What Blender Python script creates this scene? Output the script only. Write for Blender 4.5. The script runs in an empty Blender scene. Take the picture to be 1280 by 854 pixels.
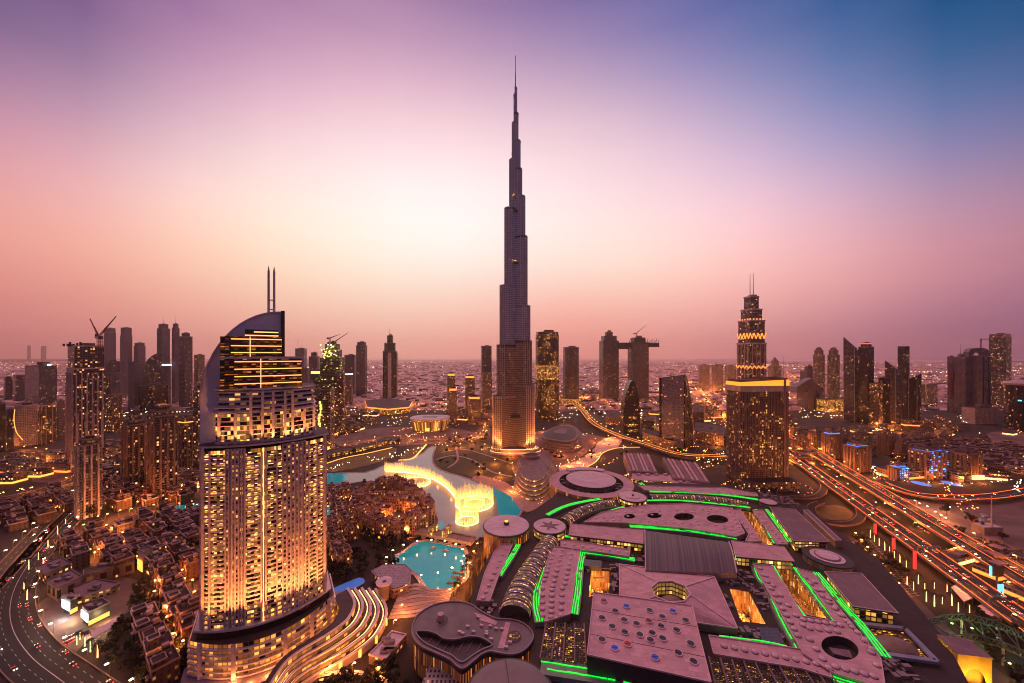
import bpy, math, random
from mathutils import Vector
R=math.radians
rnd=random.Random(7)
S=bpy.context.scene
# ---------------- camera ----------------
F=450.0; H=210.0; HY=443.0          # focal length in px of a 1280 px wide frame, eye height (m), horizon row
cam_d=bpy.data.cameras.new('camera'); cam=bpy.data.objects.new('camera',cam_d); S.collection.objects.link(cam)
cam.location=(0,0,H); cam.rotation_euler=(R(90),0,0)
cam_d.sensor_width=36; cam_d.lens=36*F/1280; cam_d.shift_y=16/1280; cam_d.clip_start=1; cam_d.clip_end=120000
S.camera=cam
S.view_settings.view_transform='Standard'; S.view_settings.look='None'; S.view_settings.exposure=0.0; S.view_settings.gamma=1
S.view_settings.use_curve_mapping=False
S.cycles.use_denoising=True; S.cycles.filter_width=1.05; S.cycles.denoising_prefilter='ACCURATE'
S.cycles.max_bounces=6; S.cycles.diffuse_bounces=2; S.cycles.glossy_bounces=3; S.cycles.transmission_bounces=3; S.cycles.volume_bounces=1; S.cycles.transparent_max_bounces=16
S.cycles.sample_clamp_indirect=3.0; S.cycles.sample_clamp_direct=0
S.cycles.caustics_reflective=False; S.cycles.caustics_refractive=False
S.cycles.volume_step_rate=1.0
# ---------------- world: dusk sky ----------------
def lin(c):
    o=[]
    for v in c[:3]:
        v=v/255.0; o.append(v/12.92 if v<=0.04045 else ((v+0.055)/1.055)**2.4)
    return (o[0],o[1],o[2],1.0)
W=bpy.data.worlds.new('World'); S.world=W; W.use_nodes=True
nt=W.node_tree; N=nt.nodes; L=nt.links
for n in list(N): N.remove(n)
def wn(t,**k):
    n=N.new(t)
    for a,b in k.items(): setattr(n,a,b)
    return n
def wmath(op,a,b=None,c=None,clamp=False):
    n=wn('ShaderNodeMath',operation=op); n.use_clamp=clamp
    for i,v in enumerate((a,b,c)):
        if v is None: continue
        if isinstance(v,(int,float)): n.inputs[i].default_value=v
        else: L.new(v,n.inputs[i])
    return n.outputs[0]
tc=wn('ShaderNodeTexCoord'); sp=wn('ShaderNodeSeparateXYZ'); L.new(tc.outputs['Generated'],sp.inputs[0])
elev=wmath('MULTIPLY',wmath('ARCSINE',wmath('MAXIMUM',sp.outputs['Z'],0.0)),180/math.pi/90)
az=wmath('MULTIPLY',wmath('ARCTAN2',sp.outputs['X'],sp.outputs['Y']),180/math.pi)
def ramp(stops):
    n=wn('ShaderNodeValToRGB'); n.color_ramp.interpolation='B_SPLINE' if False else 'LINEAR'
    e=n.color_ramp.elements
    while len(e)>1: e.remove(e[-1])
    e[0].position=stops[0][0]/90; e[0].color=lin(stops[0][1])
    for p,c in stops[1:]:
        x=e.new(p/90); x.color=lin(c)
    L.new(elev,n.inputs[0]); return n.outputs[0]
AZS=[-58,-50,-42,-34,-26,-18,-9,0,9,18,26,34,42,50,58]
ELS=[0,2.5,5,8,11,14,17,20,24,28,32,36,40,44]
TAB=[[[201,121,126],[207,126,127],[217,135,131],[230,150,141],[237,160,151],[232,161,160],[220,154,165],[200,142,165],[160,119,155],[116,92,137],[102,83,131],[102,83,131],[102,83,131],[102,83,131]],[[212,136,137],[219,143,138],[229,152,141],[241,167,152],[249,180,164],[248,184,176],[240,182,184],[224,172,185],[191,150,176],[154,123,159],[127,98,145],[125,97,144],[125,97,144],[125,97,144]],[[227,150,144],[234,162,151],[242,175,158],[250,191,168],[257,206,182],[261,215,195],[260,219,207],[253,214,212],[234,196,206],[213,171,193],[188,144,178],[158,118,162],[156,117,161],[156,117,161]],[[235,160,150],[241,173,158],[247,189,168],[253,207,181],[259,222,195],[263,233,209],[265,238,220],[263,236,225],[255,224,224],[243,204,214],[222,178,200],[194,150,183],[168,127,168],[168,127,168]],[[240,168,155],[245,182,165],[249,197,177],[254,215,192],[259,230,207],[262,241,221],[264,247,231],[264,247,237],[260,238,235],[253,222,227],[239,199,213],[215,172,196],[183,143,178],[170,131,171]],[[243,170,156],[247,185,168],[251,200,181],[255,217,198],[258,233,215],[260,245,231],[261,252,242],[262,254,247],[263,247,245],[258,231,235],[246,210,220],[224,183,203],[193,153,185],[164,129,170]],[[244,167,153],[248,181,165],[252,195,179],[255,213,197],[257,229,215],[258,243,232],[259,252,245],[261,254,250],[263,248,247],[260,234,237],[248,213,222],[224,186,205],[191,155,187],[153,124,168]],[[243,158,146],[248,172,157],[252,186,170],[255,204,188],[257,221,207],[259,236,224],[261,244,236],[262,247,243],[262,242,242],[257,229,233],[242,209,220],[216,182,204],[181,151,186],[141,119,167]],[[240,150,140],[246,163,150],[251,176,161],[255,195,179],[257,216,201],[259,231,218],[260,238,229],[260,239,235],[258,232,234],[251,220,227],[234,201,215],[205,174,200],[167,144,183],[126,113,166]],[[232,147,140],[240,161,150],[247,176,163],[253,197,181],[257,216,200],[260,229,216],[261,232,225],[259,230,229],[253,221,228],[241,208,221],[219,188,209],[184,161,196],[144,131,179],[111,108,166]],[[221,143,141],[232,158,152],[242,174,165],[253,193,181],[260,209,197],[263,219,211],[262,222,220],[256,219,225],[243,208,223],[222,192,215],[192,169,203],[153,142,189],[112,115,172],[96,104,165]],[[204,133,140],[218,149,151],[233,166,162],[248,183,177],[256,197,191],[258,204,204],[254,206,214],[242,202,218],[217,188,215],[187,169,205],[150,146,191],[110,121,175],[77,100,161],[77,100,161]],[[180,118,136],[196,133,146],[215,150,156],[234,167,168],[241,178,181],[238,182,192],[225,181,200],[205,174,203],[169,158,199],[130,138,187],[91,117,170],[53,95,153],[52,94,152],[52,94,152]],[[149,97,127],[166,111,136],[187,127,145],[208,143,155],[211,150,164],[198,151,173],[175,146,178],[145,136,179],[103,121,170],[60,103,154],[22,84,137],[20,83,136],[20,83,136],[20,83,136]],[[131,83,119],[144,95,127],[162,108,135],[179,122,143],[182,129,151],[165,128,158],[139,122,162],[106,113,161],[62,98,150],[18,81,131],[3,75,124],[3,75,124],[3,75,124],[3,75,124]]]

TOP=(84,68,102)
rows=[ramp([(e,c) for e,c in zip(ELS,r)]+[(58,tuple((r[-1][k]+TOP[k])//2 for k in range(3))),(90,TOP)]) for r in TAB]
rB=ramp([(0,(108,74,88)),(6,(110,74,90)),(14,(98,74,96)),(30,(90,76,110)),(90,TOP)])
def mixc(f,a,b):
    n=wn('ShaderNodeMix',data_type='RGBA'); L.new(f,n.inputs['Factor']); L.new(a,n.inputs['A']); L.new(b,n.inputs['B']); return n.outputs['Result']
AZ0=-9.0
col=rows[0]
for i in range(1,len(AZS)):
    col=mixc(wmath('DIVIDE',wmath('SUBTRACT',az,AZS[i-1]),AZS[i]-AZS[i-1],clamp=True),col,rows[i])
tB=wmath('DIVIDE',wmath('SUBTRACT',wmath('ABSOLUTE',az),60),60,clamp=True)
col=mixc(tB,col,rB)
bg=wn('ShaderNodeBackground'); L.new(col,bg.inputs[0]); bg.inputs[1].default_value=1.0
wo=wn('ShaderNodeOutputWorld'); L.new(bg.outputs[0],wo.inputs[0])
W.cycles.sampling_method='MANUAL'; W.cycles.sample_map_resolution=512
# broad pink fill lamp added high ahead to brighten the roofs
sky_fill_d=bpy.data.lights.new('sun','SUN'); sky_fill_d.energy=1.05; sky_fill_d.angle=R(40); sky_fill_d.color=(1.0,0.38,0.32)
sun=bpy.data.objects.new('sun',sky_fill_d); S.collection.objects.link(sun)
sun.rotation_euler=Vector((-math.sin(R(AZ0)),-math.cos(R(AZ0)),-math.tan(R(64)))).to_track_quat('-Z','Y').to_euler()

# ---------------- helpers ----------------
def G(px,py,z=0.0):
    D=(H-z)*F/(py-HY); return ((px-640)*D/F, D)
def Hy(py,Y): return H-(py-HY)*Y/F
def link(o): S.collection.objects.link(o)
def thing(name,label,cat,loc=(0,0,0),rot=0.0,group=None,kind=None):
    o=bpy.data.objects.new(name,None); o.empty_display_size=1; link(o)
    o.location=loc; o.rotation_euler=(0,0,rot); tag(o,label,cat,group,kind); return o
def tag(o,label=None,cat=None,group=None,kind=None):
    if label: o['label']=label
    if cat: o['category']=cat
    if group: o['group']=group
    if kind: o['kind']=kind
    return o
class MB:
    def __init__(s): s.v=[];s.f=[];s.m=[];s.uv=[];s.mats=[]
    def mi(s,m):
        if m not in s.mats: s.mats.append(m)
        return s.mats.index(m)
    def face(s,pts,m,uvs=None):
        b=len(s.v); s.v+=pts; s.f.append(tuple(range(b,b+len(pts)))); s.m.append(s.mi(m))
        s.uv+= uvs if uvs else [(p[0],p[1]) for p in pts]
    def prism(s,poly,z0,z1,wm,tm=None,top=True,bot=False,poly1=None,u0=0.0):
        A=sum(poly[i-1][0]*poly[i][1]-poly[i][0]*poly[i-1][1] for i in range(len(poly)))
        if A<0:
            poly=poly[::-1]; poly1=poly1[::-1] if poly1 else None
        p1=poly1 or poly; n=len(poly); u=u0; tm=tm or wm
        for i in range(n):
            a=poly[i]; b=poly[(i+1)%n]; c=p1[(i+1)%n]; d=p1[i]
            l=math.hypot(b[0]-a[0],b[1]-a[1])
            s.face([(a[0],a[1],z0),(b[0],b[1],z0),(c[0],c[1],z1),(d[0],d[1],z1)],wm,[(u,z0),(u+l,z0),(u+l,z1),(u,z1)]); u+=l
        if top: s.face([(p[0],p[1],z1) for p in p1],tm)
        if bot: s.face([(p[0],p[1],z0) for p in poly[::-1]],tm)
    def box(s,cx,cy,z0,sx,sy,sz,m,tm=None,a=0.0,bot=False):
        s.prism(rect(cx,cy,sx,sy,a),z0,z0+sz,m,tm,bot=bot)
    def beam(s,p,q,w,m,h=None):
        p=Vector(p);q=Vector(q);d=(q-p)
        if d.length<1e-6: return
        d.normalize(); up=Vector((0,0,1)) if abs(d.z)<0.95 else Vector((1,0,0))
        x=d.cross(up).normalized()*w/2; y=d.cross(x).normalized()*(h or w)/2
        P=[p-x-y,p+x-y,p+x+y,p-x+y]; Q=[q-x-y,q+x-y,q+x+y,q-x+y]
        for i in range(4): s.face([tuple(P[i]),tuple(P[(i+1)%4]),tuple(Q[(i+1)%4]),tuple(Q[i])],m)
        s.face([tuple(v) for v in P[::-1]],m); s.face([tuple(v) for v in Q],m)
    def cone(s,cx,cy,z0,z1,r0,r1,n,m,cap=True):
        a=[(cx+r0*math.cos(2*math.pi*i/n),cy+r0*math.sin(2*math.pi*i/n)) for i in range(n)]
        b=[(cx+r1*math.cos(2*math.pi*i/n),cy+r1*math.sin(2*math.pi*i/n)) for i in range(n)]
        s.prism(a,z0,z1,m,top=cap,poly1=b)
    def dome(s,cx,cy,z0,rx,h,m,n=12,k=4,ry=None):
        ry=ry or rx
        for j in range(k):
            t0=j/k*math.pi/2; t1=(j+1)/k*math.pi/2
            a=ell(cx,cy,rx*math.cos(t0),ry*math.cos(t0),n); b=ell(cx,cy,max(rx*math.cos(t1),.01),max(ry*math.cos(t1),.01),n)
            s.prism(a,z0+h*math.sin(t0),z0+h*math.sin(t1),m,top=False,poly1=b)
    def strip(s,path,w,z,m,h=0.0,wm=None):
        """flat ribbon along path ((x,y[,z])) ; h>0 gives it a thickness below"""
        Ls=offs(path,w/2); Rs=offs(path,-w/2); d=0
        for i in range(len(path)-1):
            z0=z+(path[i][2] if len(path[i])>2 else 0); z1=z+(path[i+1][2] if len(path[i+1])>2 else 0)
            l=math.hypot(path[i+1][0]-path[i][0],path[i+1][1]-path[i][1])
            s.face([(*Rs[i],z0),(*Rs[i+1],z1),(*Ls[i+1],z1),(*Ls[i],z0)],m,[(0,d),(0,d+l),(w,d+l),(w,d)])
            if h>0:
                k=wm or m
                s.face([(*Rs[i],z0-h),(*Rs[i+1],z1-h),(*Rs[i+1],z1),(*Rs[i],z0)],k)
                s.face([(*Ls[i],z0),(*Ls[i+1],z1),(*Ls[i+1],z1-h),(*Ls[i],z0-h)],k)
                s.face([(*Ls[i],z0-h),(*Ls[i+1],z1-h),(*Rs[i+1],z1-h),(*Rs[i],z0-h)],k)
            d+=l
        if h>0:
            for i in (0,len(path)-1):
                zz=z+(path[i][2] if len(path[i])>2 else 0)
                s.face([(*Ls[i],zz-h),(*Rs[i],zz-h),(*Rs[i],zz),(*Ls[i],zz)],wm or m)
    def grid(s,fn,nu,nv,m,uvs=None):
        for i in range(nu):
            for j in range(nv):
                c=[(i/nu,j/nv),((i+1)/nu,j/nv),((i+1)/nu,(j+1)/nv),(i/nu,(j+1)/nv)]
                s.face([tuple(fn(*q)) for q in c],m,[uvs(*q) for q in c] if uvs else None)
    def make(s,name,parent=None,off=(0,0,0)):
        me=bpy.data.meshes.new(name)
        me.from_pydata([(v[0]-off[0],v[1]-off[1],v[2]-off[2]) for v in s.v],[],s.f)
        for m in s.mats: me.materials.append(m)
        me.polygons.foreach_set('material_index',s.m)
        uvl=me.uv_layers.new(name='UVMap'); uvl.data.foreach_set('uv',[c for p in s.uv for c in p])
        me.update()
        o=bpy.data.objects.new(name,me); link(o)
        if parent: o.parent=parent
        else: o.location=off
        return o
def part(mb,name,t,label=None):
    """mesh given in world coordinates becomes a child of t"""
    if not mb.f: return None
    l=t.location; a=-t.rotation_euler.z
    if a:
        c,sn=math.cos(a),math.sin(a)
        mb.v=[((v[0]-l[0])*c-(v[1]-l[1])*sn,(v[0]-l[0])*sn+(v[1]-l[1])*c,v[2]-l[2]) for v in mb.v]; o=mb.make(name,t)
    else: o=mb.make(name,t,tuple(l))
    if label: o['label']=label
    return o
def sub(mb,name,p,label=None):
    l=p.parent.location if p.parent else p.location
    o=mb.make(name,None,tuple(l)); o.location=(0,0,0); o.parent=p
    if label: o['label']=label
    return o
def solo(mb,name,label=None,cat=None,group=None,kind=None):
    xs=[v[0] for v in mb.v]; ys=[v[1] for v in mb.v]; zs=[v[2] for v in mb.v]
    o=mb.make(name,None,((min(xs)+max(xs))/2,(min(ys)+max(ys))/2,min(zs))); return tag(o,label,cat,group,kind)
def dup(root,loc,rot=0.0,label=None,group=None):
    r=root.copy(); link(r); r.location=loc; r.rotation_euler=(0,0,rot)
    if label: r['label']=label
    if group: r['group']=group
    for ch in list(root.children):
        c=ch.copy(); link(c); c.parent=r
        for g in ch.children:
            d=g.copy(); link(d); d.parent=c
    return r
def offs(path,w):
    o=[]
    for i in range(len(path)):
        a=path[max(i-1,0)]; b=path[min(i+1,len(path)-1)]
        dx,dy=b[0]-a[0],b[1]-a[1]; l=math.hypot(dx,dy) or 1
        o.append((path[i][0]-dy/l*w,path[i][1]+dx/l*w))
    return o
def rect(cx,cy,sx,sy,a=0.0):
    c,s=math.cos(a),math.sin(a)
    return [(cx+x*c-y*s,cy+x*s+y*c) for x,y in ((-sx/2,-sy/2),(sx/2,-sy/2),(sx/2,sy/2),(-sx/2,sy/2))]
def ell(cx,cy,rx,ry,n=32,a=0.0,t0=0.0,t1=2*math.pi,open_=False):
    c,s=math.cos(a),math.sin(a); k=n+1 if open_ else n
    return [(cx+rx*math.cos(t0+(t1-t0)*i/n)*c-ry*math.sin(t0+(t1-t0)*i/n)*s, cy+rx*math.cos(t0+(t1-t0)*i/n)*s+ry*math.sin(t0+(t1-t0)*i/n)*c) for i in range(k)]
def smooth(pts,n=6,closed=False):
    """Catmull-Rom through points"""
    o=[]; m=len(pts); rng=range(m) if closed else range(m-1)
    for i in rng:
        if closed: p0,p1,p2,p3=(pts[(i+k)%m] for k in (-1,0,1,2))
        else: p0,p1,p2,p3=pts[max(i-1,0)],pts[i],pts[i+1],pts[min(i+2,m-1)]
        for j in range(n):
            t=j/n
            o.append(tuple(0.5*((2*p1[k])+(-p0[k]+p2[k])*t+(2*p0[k]-5*p1[k]+4*p2[k]-p3[k])*t*t+(-p0[k]+3*p1[k]-3*p2[k]+p3[k])*t**3) for k in range(len(p1))))
    if not closed: o.append(tuple(pts[-1]))
    return o
def GP(pts,z=0.0): return [G(p[0],p[1],z) for p in pts]
def scale(poly,k,cx=None,cy=None):
    if cx is None:
        cx=sum(p[0] for p in poly)/len(poly); cy=sum(p[1] for p in poly)/len(poly)
    return [(cx+(p[0]-cx)*k,cy+(p[1]-cy)*k) for p in poly]
def inset(poly,d):
    A=sum(poly[i-1][0]*poly[i][1]-poly[i][0]*poly[i-1][1] for i in range(len(poly)))
    if A<0: poly=poly[::-1]
    n=len(poly); o=[]
    for i in range(n):
        a,b,c=poly[i-1],poly[i],poly[(i+1)%n]
        e1=(b[0]-a[0],b[1]-a[1]); e2=(c[0]-b[0],c[1]-b[1])
        l1=math.hypot(*e1) or 1; l2=math.hypot(*e2) or 1
        n1=(-e1[1]/l1,e1[0]/l1); n2=(-e2[1]/l2,e2[0]/l2)
        k=1+n1[0]*n2[0]+n1[1]*n2[1]; k=max(k,0.3)
        o.append((b[0]+(n1[0]+n2[0])/k*d,b[1]+(n1[1]+n2[1])/k*d))
    return o
def inpoly(x,y,poly):
    r=False; n=len(poly)
    for i in range(n):
        a,b=poly[i-1],poly[i]
        if (a[1]>y)!=(b[1]>y) and x<(b[0]-a[0])*(y-a[1])/(b[1]-a[1])+a[0]: r=not r
    return r
# ---------------- materials ----------------
def newmat(name):
    m=bpy.data.materials.new(name); m.use_nodes=True; t=m.node_tree
    for n in list(t.nodes): t.nodes.remove(n)
    o=t.nodes.new('ShaderNodeOutputMaterial'); b=t.nodes.new('ShaderNodeBsdfPrincipled'); t.links.new(b.outputs[0],o.inputs[0])
    return m,t,b
def math_(t,op,a,b=None,c=None,clamp=False):
    n=t.nodes.new('ShaderNodeMath'); n.operation=op; n.use_clamp=clamp
    for i,v in enumerate((a,b,c)):
        if v is None: continue
        if isinstance(v,(int,float)): n.inputs[i].default_value=v
        else: t.links.new(v,n.inputs[i])
    return n.outputs[0]
def mixn(t,f,a,b):
    n=t.nodes.new('ShaderNodeMix'); n.data_type='RGBA'
    for k,v in (('Factor',f),('A',a),('B',b)):
        if isinstance(v,(int,float)): n.inputs[k].default_value=v
        elif isinstance(v,tuple): n.inputs[k].default_value=(v[0],v[1],v[2],1)
        else: t.links.new(v,n.inputs[k])
    return n.outputs['Result']
def noise(t,scale,detail=3,coord='Object'):
    tc=t.nodes.new('ShaderNodeTexCoord'); n=t.nodes.new('ShaderNodeTexNoise'); n.inputs['Scale'].default_value=scale; n.inputs['Detail'].default_value=detail
    t.links.new(tc.outputs[coord],n.inputs['Vector']); return n.outputs['Fac']
_mc={}
def mat(name,col,rough=0.7,metal=0.0,var=0.25,sc=0.15,spec=0.5,obvar=0.0):
    if name in _mc: return _mc[name]
    m,t,b=newmat(name); f=noise(t,sc,5)
    f=math_(t,'MULTIPLY_ADD',math_(t,'SUBTRACT',f,0.5),2.2,0.5,clamp=True)
    if obvar:
        oi=t.nodes.new('ShaderNodeObjectInfo'); f=math_(t,'ADD',math_(t,'MULTIPLY',f,1-obvar),math_(t,'MULTIPLY',oi.outputs['Random'],obvar))
    c=mixn(t,f,tuple(x*(1-var) for x in col),tuple(min(x*(1+var),1) for x in col))
    t.links.new(c,b.inputs['Base Color']); b.inputs['Roughness'].default_value=rough; b.inputs['Metallic'].default_value=metal
    b.inputs['Specular IOR Level'].default_value=spec
    _mc[name]=m; return m
def panelmat(name,col,pw=3.2,ph=1.6,rough=.7,seam=.55,stain=.35):
    '''sheet roofing: seams, panel-to-panel tone differences and rain stains'''
    if name in _mc: return _mc[name]
    m,t,b=newmat(name); tc=t.nodes.new('ShaderNodeTexCoord'); mp=t.nodes.new('ShaderNodeMapping'); mp.inputs['Rotation'].default_value=(0,0,R(8)); t.links.new(tc.outputs['Object'],mp.inputs[0])
    br=t.nodes.new('ShaderNodeTexBrick'); t.links.new(mp.outputs[0],br.inputs['Vector']); br.inputs['Scale'].default_value=1; br.inputs['Brick Width'].default_value=pw; br.inputs['Row Height'].default_value=ph; br.inputs['Mortar Size'].default_value=.09; br.inputs['Mortar Smooth'].default_value=.3; br.inputs['Bias'].default_value=0
    br.inputs['Color1'].default_value=(*[c*.86 for c in col],1); br.inputs['Color2'].default_value=(*[min(1,c*1.1) for c in col],1); br.inputs['Mortar'].default_value=(*[c*seam for c in col],1)
    n=noise(t,.09,6); n2=noise(t,.9,4); f=math_(t,'MULTIPLY',math_(t,'SUBTRACT',math_(t,'ADD',math_(t,'MULTIPLY',n,.7),math_(t,'MULTIPLY',n2,.3)),.42,clamp=True),3.2,clamp=True)
    t.links.new(mixn(t,math_(t,'MULTIPLY',f,stain),br.outputs['Color'],tuple(c*.35 for c in col)),b.inputs['Base Color'])
    t.links.new(math_(t,'MULTIPLY_ADD',n2,.3,rough-.15),b.inputs['Roughness']); _mc[name]=m; return m
def emis(name,col,st,base=(.05,.05,.05),sample=False):
    if name in _mc: return _mc[name]
    m,t,b=newmat(name); b.inputs['Base Color'].default_value=(*base,1); b.inputs['Roughness'].default_value=.5
    b.inputs['Emission Color'].default_value=(*col,1); b.inputs['Emission Strength'].default_value=st
    m.cycles.emission_sampling='FRONT_BACK' if sample else 'NONE'
    _mc[name]=m; return m
def facade(name,wall,cw=3.5,ch=3.6,wx=.7,wy=.6,lit=.12,st=1.5,warm=(1,.55,.18),warm2=(1,.8,.5),glass=(.03,.03,.04),grough=.12,wrough=.6,clump=.0,wmetal=0.0,vband=None,top=None):
    """wall with a grid of windows in metres (UV); some rooms are lit"""
    if name in _mc: return _mc[name]
    m,t,b=newmat(name)
    uv=t.nodes.new('ShaderNodeUVMap'); sx=t.nodes.new('ShaderNodeSeparateXYZ'); t.links.new(uv.outputs[0],sx.inputs[0])
    u=math_(t,'DIVIDE',sx.outputs[0],cw); v=math_(t,'DIVIDE',sx.outputs[1],ch)
    iu=math_(t,'FLOOR',u); iv=math_(t,'FLOOR',v); fu=math_(t,'FRACT',u); fv=math_(t,'FRACT',v)
    def inside(f,w,c=.5): return math_(t,'LESS_THAN',math_(t,'ABSOLUTE',math_(t,'SUBTRACT',f,c)),w/2)
    mask=math_(t,'MULTIPLY',inside(fu,wx),inside(fv,wy,.52))
    oi=t.nodes.new('ShaderNodeObjectInfo')
    cb=t.nodes.new('ShaderNodeCombineXYZ'); t.links.new(iu,cb.inputs[0]); t.links.new(iv,cb.inputs[1]); t.links.new(math_(t,'MULTIPLY',oi.outputs['Random'],97.0),cb.inputs[2])
    wh=t.nodes.new('ShaderNodeTexWhiteNoise'); wh.noise_dimensions='3D'; t.links.new(cb.outputs[0],wh.inputs['Vector'])
    sc=t.nodes.new('ShaderNodeSeparateColor'); t.links.new(wh.outputs['Color'],sc.inputs[0])
    p=lit
    if clump:
        nz=t.nodes.new('ShaderNodeTexNoise'); nz.inputs['Scale'].default_value=clump; nz.inputs['Detail'].default_value=2
        t.links.new(cb.outputs[0],nz.inputs['Vector'])
        p=math_(t,'MULTIPLY',math_(t,'MULTIPLY',math_(t,'SUBTRACT',nz.outputs['Fac'],.38,clamp=True),5.0),lit)
    on=math_(t,'LESS_THAN',wh.outputs['Value'],p)
    br=math_(t,'MULTIPLY_ADD',math_(t,'POWER',sc.outputs[1],4.0),2.2,.16)
    # curtains and furniture make each lit room uneven
    e=math_(t,'MULTIPLY',math_(t,'MULTIPLY',on,mask),math_(t,'MULTIPLY',br,st*.62))
    wv=noise(t,.12,4); wc=mixn(t,wv,tuple(x*.75 for x in wall),tuple(min(1,x*1.25) for x in wall))
    gl=mixn(t,sc.outputs[2],tuple(x*.6 for x in glass),tuple(x*1.8 for x in glass))
    t.links.new(mixn(t,mask,wc,gl),b.inputs['Base Color'])
    t.links.new(math_(t,'MULTIPLY_ADD',mask,grough-wrough,wrough),b.inputs['Roughness'])
    if wmetal: b.inputs['Metallic'].default_value=wmetal
    t.links.new(mixn(t,sc.outputs[0],(*warm,1),(*warm2,1)),b.inputs['Emission Color'])
    t.links.new(e,b.inputs['Emission Strength'])
    m.cycles.emission_sampling='NONE'
    _mc[name]=m; return m
# ---------------- haze ----------------
RX=24000
hz,t_,b_=newmat('haze_air'); t_.nodes.remove(b_)
pv=t_.nodes.new('ShaderNodeVolumePrincipled'); pv.inputs['Color'].default_value=(1.0,.82,.76,1); pv.inputs['Density'].default_value=4.8e-5; pv.inputs['Anisotropy'].default_value=.86
t_.links.new(pv.outputs[0],[n for n in t_.nodes if n.type=='OUTPUT_MATERIAL'][0].inputs['Volume'])
hb=MB(); hb.box(0,8000,-3,48000,19000,855,hz,bot=True); tag(hb.make('haze'),'pale pink evening haze over the whole city','haze',kind='stuff')
# ---------------- ground, sea ----------------
def groundmat(name,a,b_,sc1=.02,sc2=.002,rough=.85):
    m,t,b=newmat(name)
    f1=noise(t,sc1,6); f2=noise(t,sc2,4)
    f=math_(t,'MULTIPLY_ADD',math_(t,'SUBTRACT',math_(t,'ADD',math_(t,'MULTIPLY',f1,.5),math_(t,'MULTIPLY',f2,.5)),.5),4.0,.5,clamp=True)
    t.links.new(mixn(t,f,a,b_),b.inputs['Base Color']); b.inputs['Roughness'].default_value=rough; return m
earth=groundmat('city_ground',(.010,.007,.007),(.055,.032,.028))
g=MB(); g.box(0,8000,-.5,46000,18000,.5,earth); tag(g.make('ground'),'flat city ground running out to the coast','ground',kind='structure')
seam=mat('sea_water',(.60,.46,.46),rough=.25,var=.1,sc=.001)
for i,(pa,pb,ya,yb,lb) in enumerate([(430,860,449.2,450.6,'pale strip of sea along the horizon beyond the suburbs'),(980,1400,449.4,451.6,'pale band of water on the far side of the business towers')]):
    m_=MB(); m_.face([(*G(p[0],p[1]),.4) for p in ((pa,yb),(pb,yb-.5),(pb+30,ya),(pa-30,ya))],seam); tag(m_.make('sea'),lb,'sea',kind='structure')
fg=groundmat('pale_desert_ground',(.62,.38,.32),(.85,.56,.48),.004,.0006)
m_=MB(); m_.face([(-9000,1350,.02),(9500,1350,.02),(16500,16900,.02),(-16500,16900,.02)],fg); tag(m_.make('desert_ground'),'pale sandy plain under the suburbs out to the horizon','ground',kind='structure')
# ---------------- towers ----------------
WARM=(1,.34,.08); GOLD=(1,.45,.08); COOL=(.6,.85,1)
roofm=panelmat('roof_grey',(.10,.065,.065),6,4,.8); darkm=mat('dark_metal',(.05,.045,.05),.45,metal=.3)
conc=mat('concrete',(.30,.21,.19),.8); stone=mat('pale_stone',(.66,.50,.46),.7); sandw=mat('sand_render',(.34,.21,.16),.85,obvar=.4)
glassd=mat('dark_glass',(.03,.035,.05),.08,spec=.8,var=.3,sc=.05)
steel=mat('steel',(.35,.33,.35),.35,metal=.8); redl=emis('red_beacon',(1,.05,.03),6)
goldl=emis('gold_light',(1,.33,.05),2.8); warml=emis('warm_light',(1,.42,.14),3.6); whitel=emis('white_light',(.9,.95,1),4.0); orangel=emis('orange_light',(1,.20,.03),3.0)
greenl=emis('green_light',(.0,1,.04),1.35,sample=True); bluel=emis('blue_light',(.03,.22,1),2.5); cyanl=emis('cyan_light',(.1,.8,1),2.5)
FC=dict(
 off=facade('office_glass',(.16,.13,.14),2.4,3.9,.86,.72,.07,1.2,WARM,(.9,.9,1),(.05,.05,.065),.1),
 offd=facade('dark_office_glass',(.02,.015,.018),2.2,3.9,.88,.78,.05,1.6,WARM,COOL,(.025,.025,.035),.08),
 grey=facade('grey_office',(.22,.17,.19),3.0,3.9,.6,.5,.05,1.0,WARM,COOL,(.06,.06,.075),.15),
 resi=facade('residence_wall',(.24,.16,.14),3.4,3.4,.62,.58,.24,1.7,WARM,(1,.8,.45),(.035,.03,.035),.15),
 resid=facade('dark_residence_wall',(.15,.115,.115),3.0,3.4,.72,.66,.19,1.9,WARM,(1,.85,.6),(.03,.025,.03),.12),
 gold=facade('golden_lit_wall',(.12,.09,.08),2.6,3.9,.8,.68,.42,1.5,(1,.33,.06),(1,.50,.14),(.04,.03,.03),.12,clump=.12),
 far=facade('far_tower_wall',(.16,.11,.12),4.5,5,.6,.55,.08,1.2,WARM,(1,.8,.6),(.06,.05,.06),.2),
 cons=facade('unfinished_floors',(.20,.165,.155),4.0,4.0,.85,.66,.3,1.6,(1,.75,.15),(1,.85,.45),(.02,.02,.02),.6,clump=.2),
 low=facade('low_block_wall',(.26,.16,.13),4.0,3.6,.5,.5,.34,2.2,WARM,(1,.75,.35),(.03,.025,.03),.2),
 white=facade('white_block_wall',(.55,.48,.50),2.6,3.6,.5,.55,.08,1.0,WARM,COOL,(.08,.07,.08),.2),
)
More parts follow.
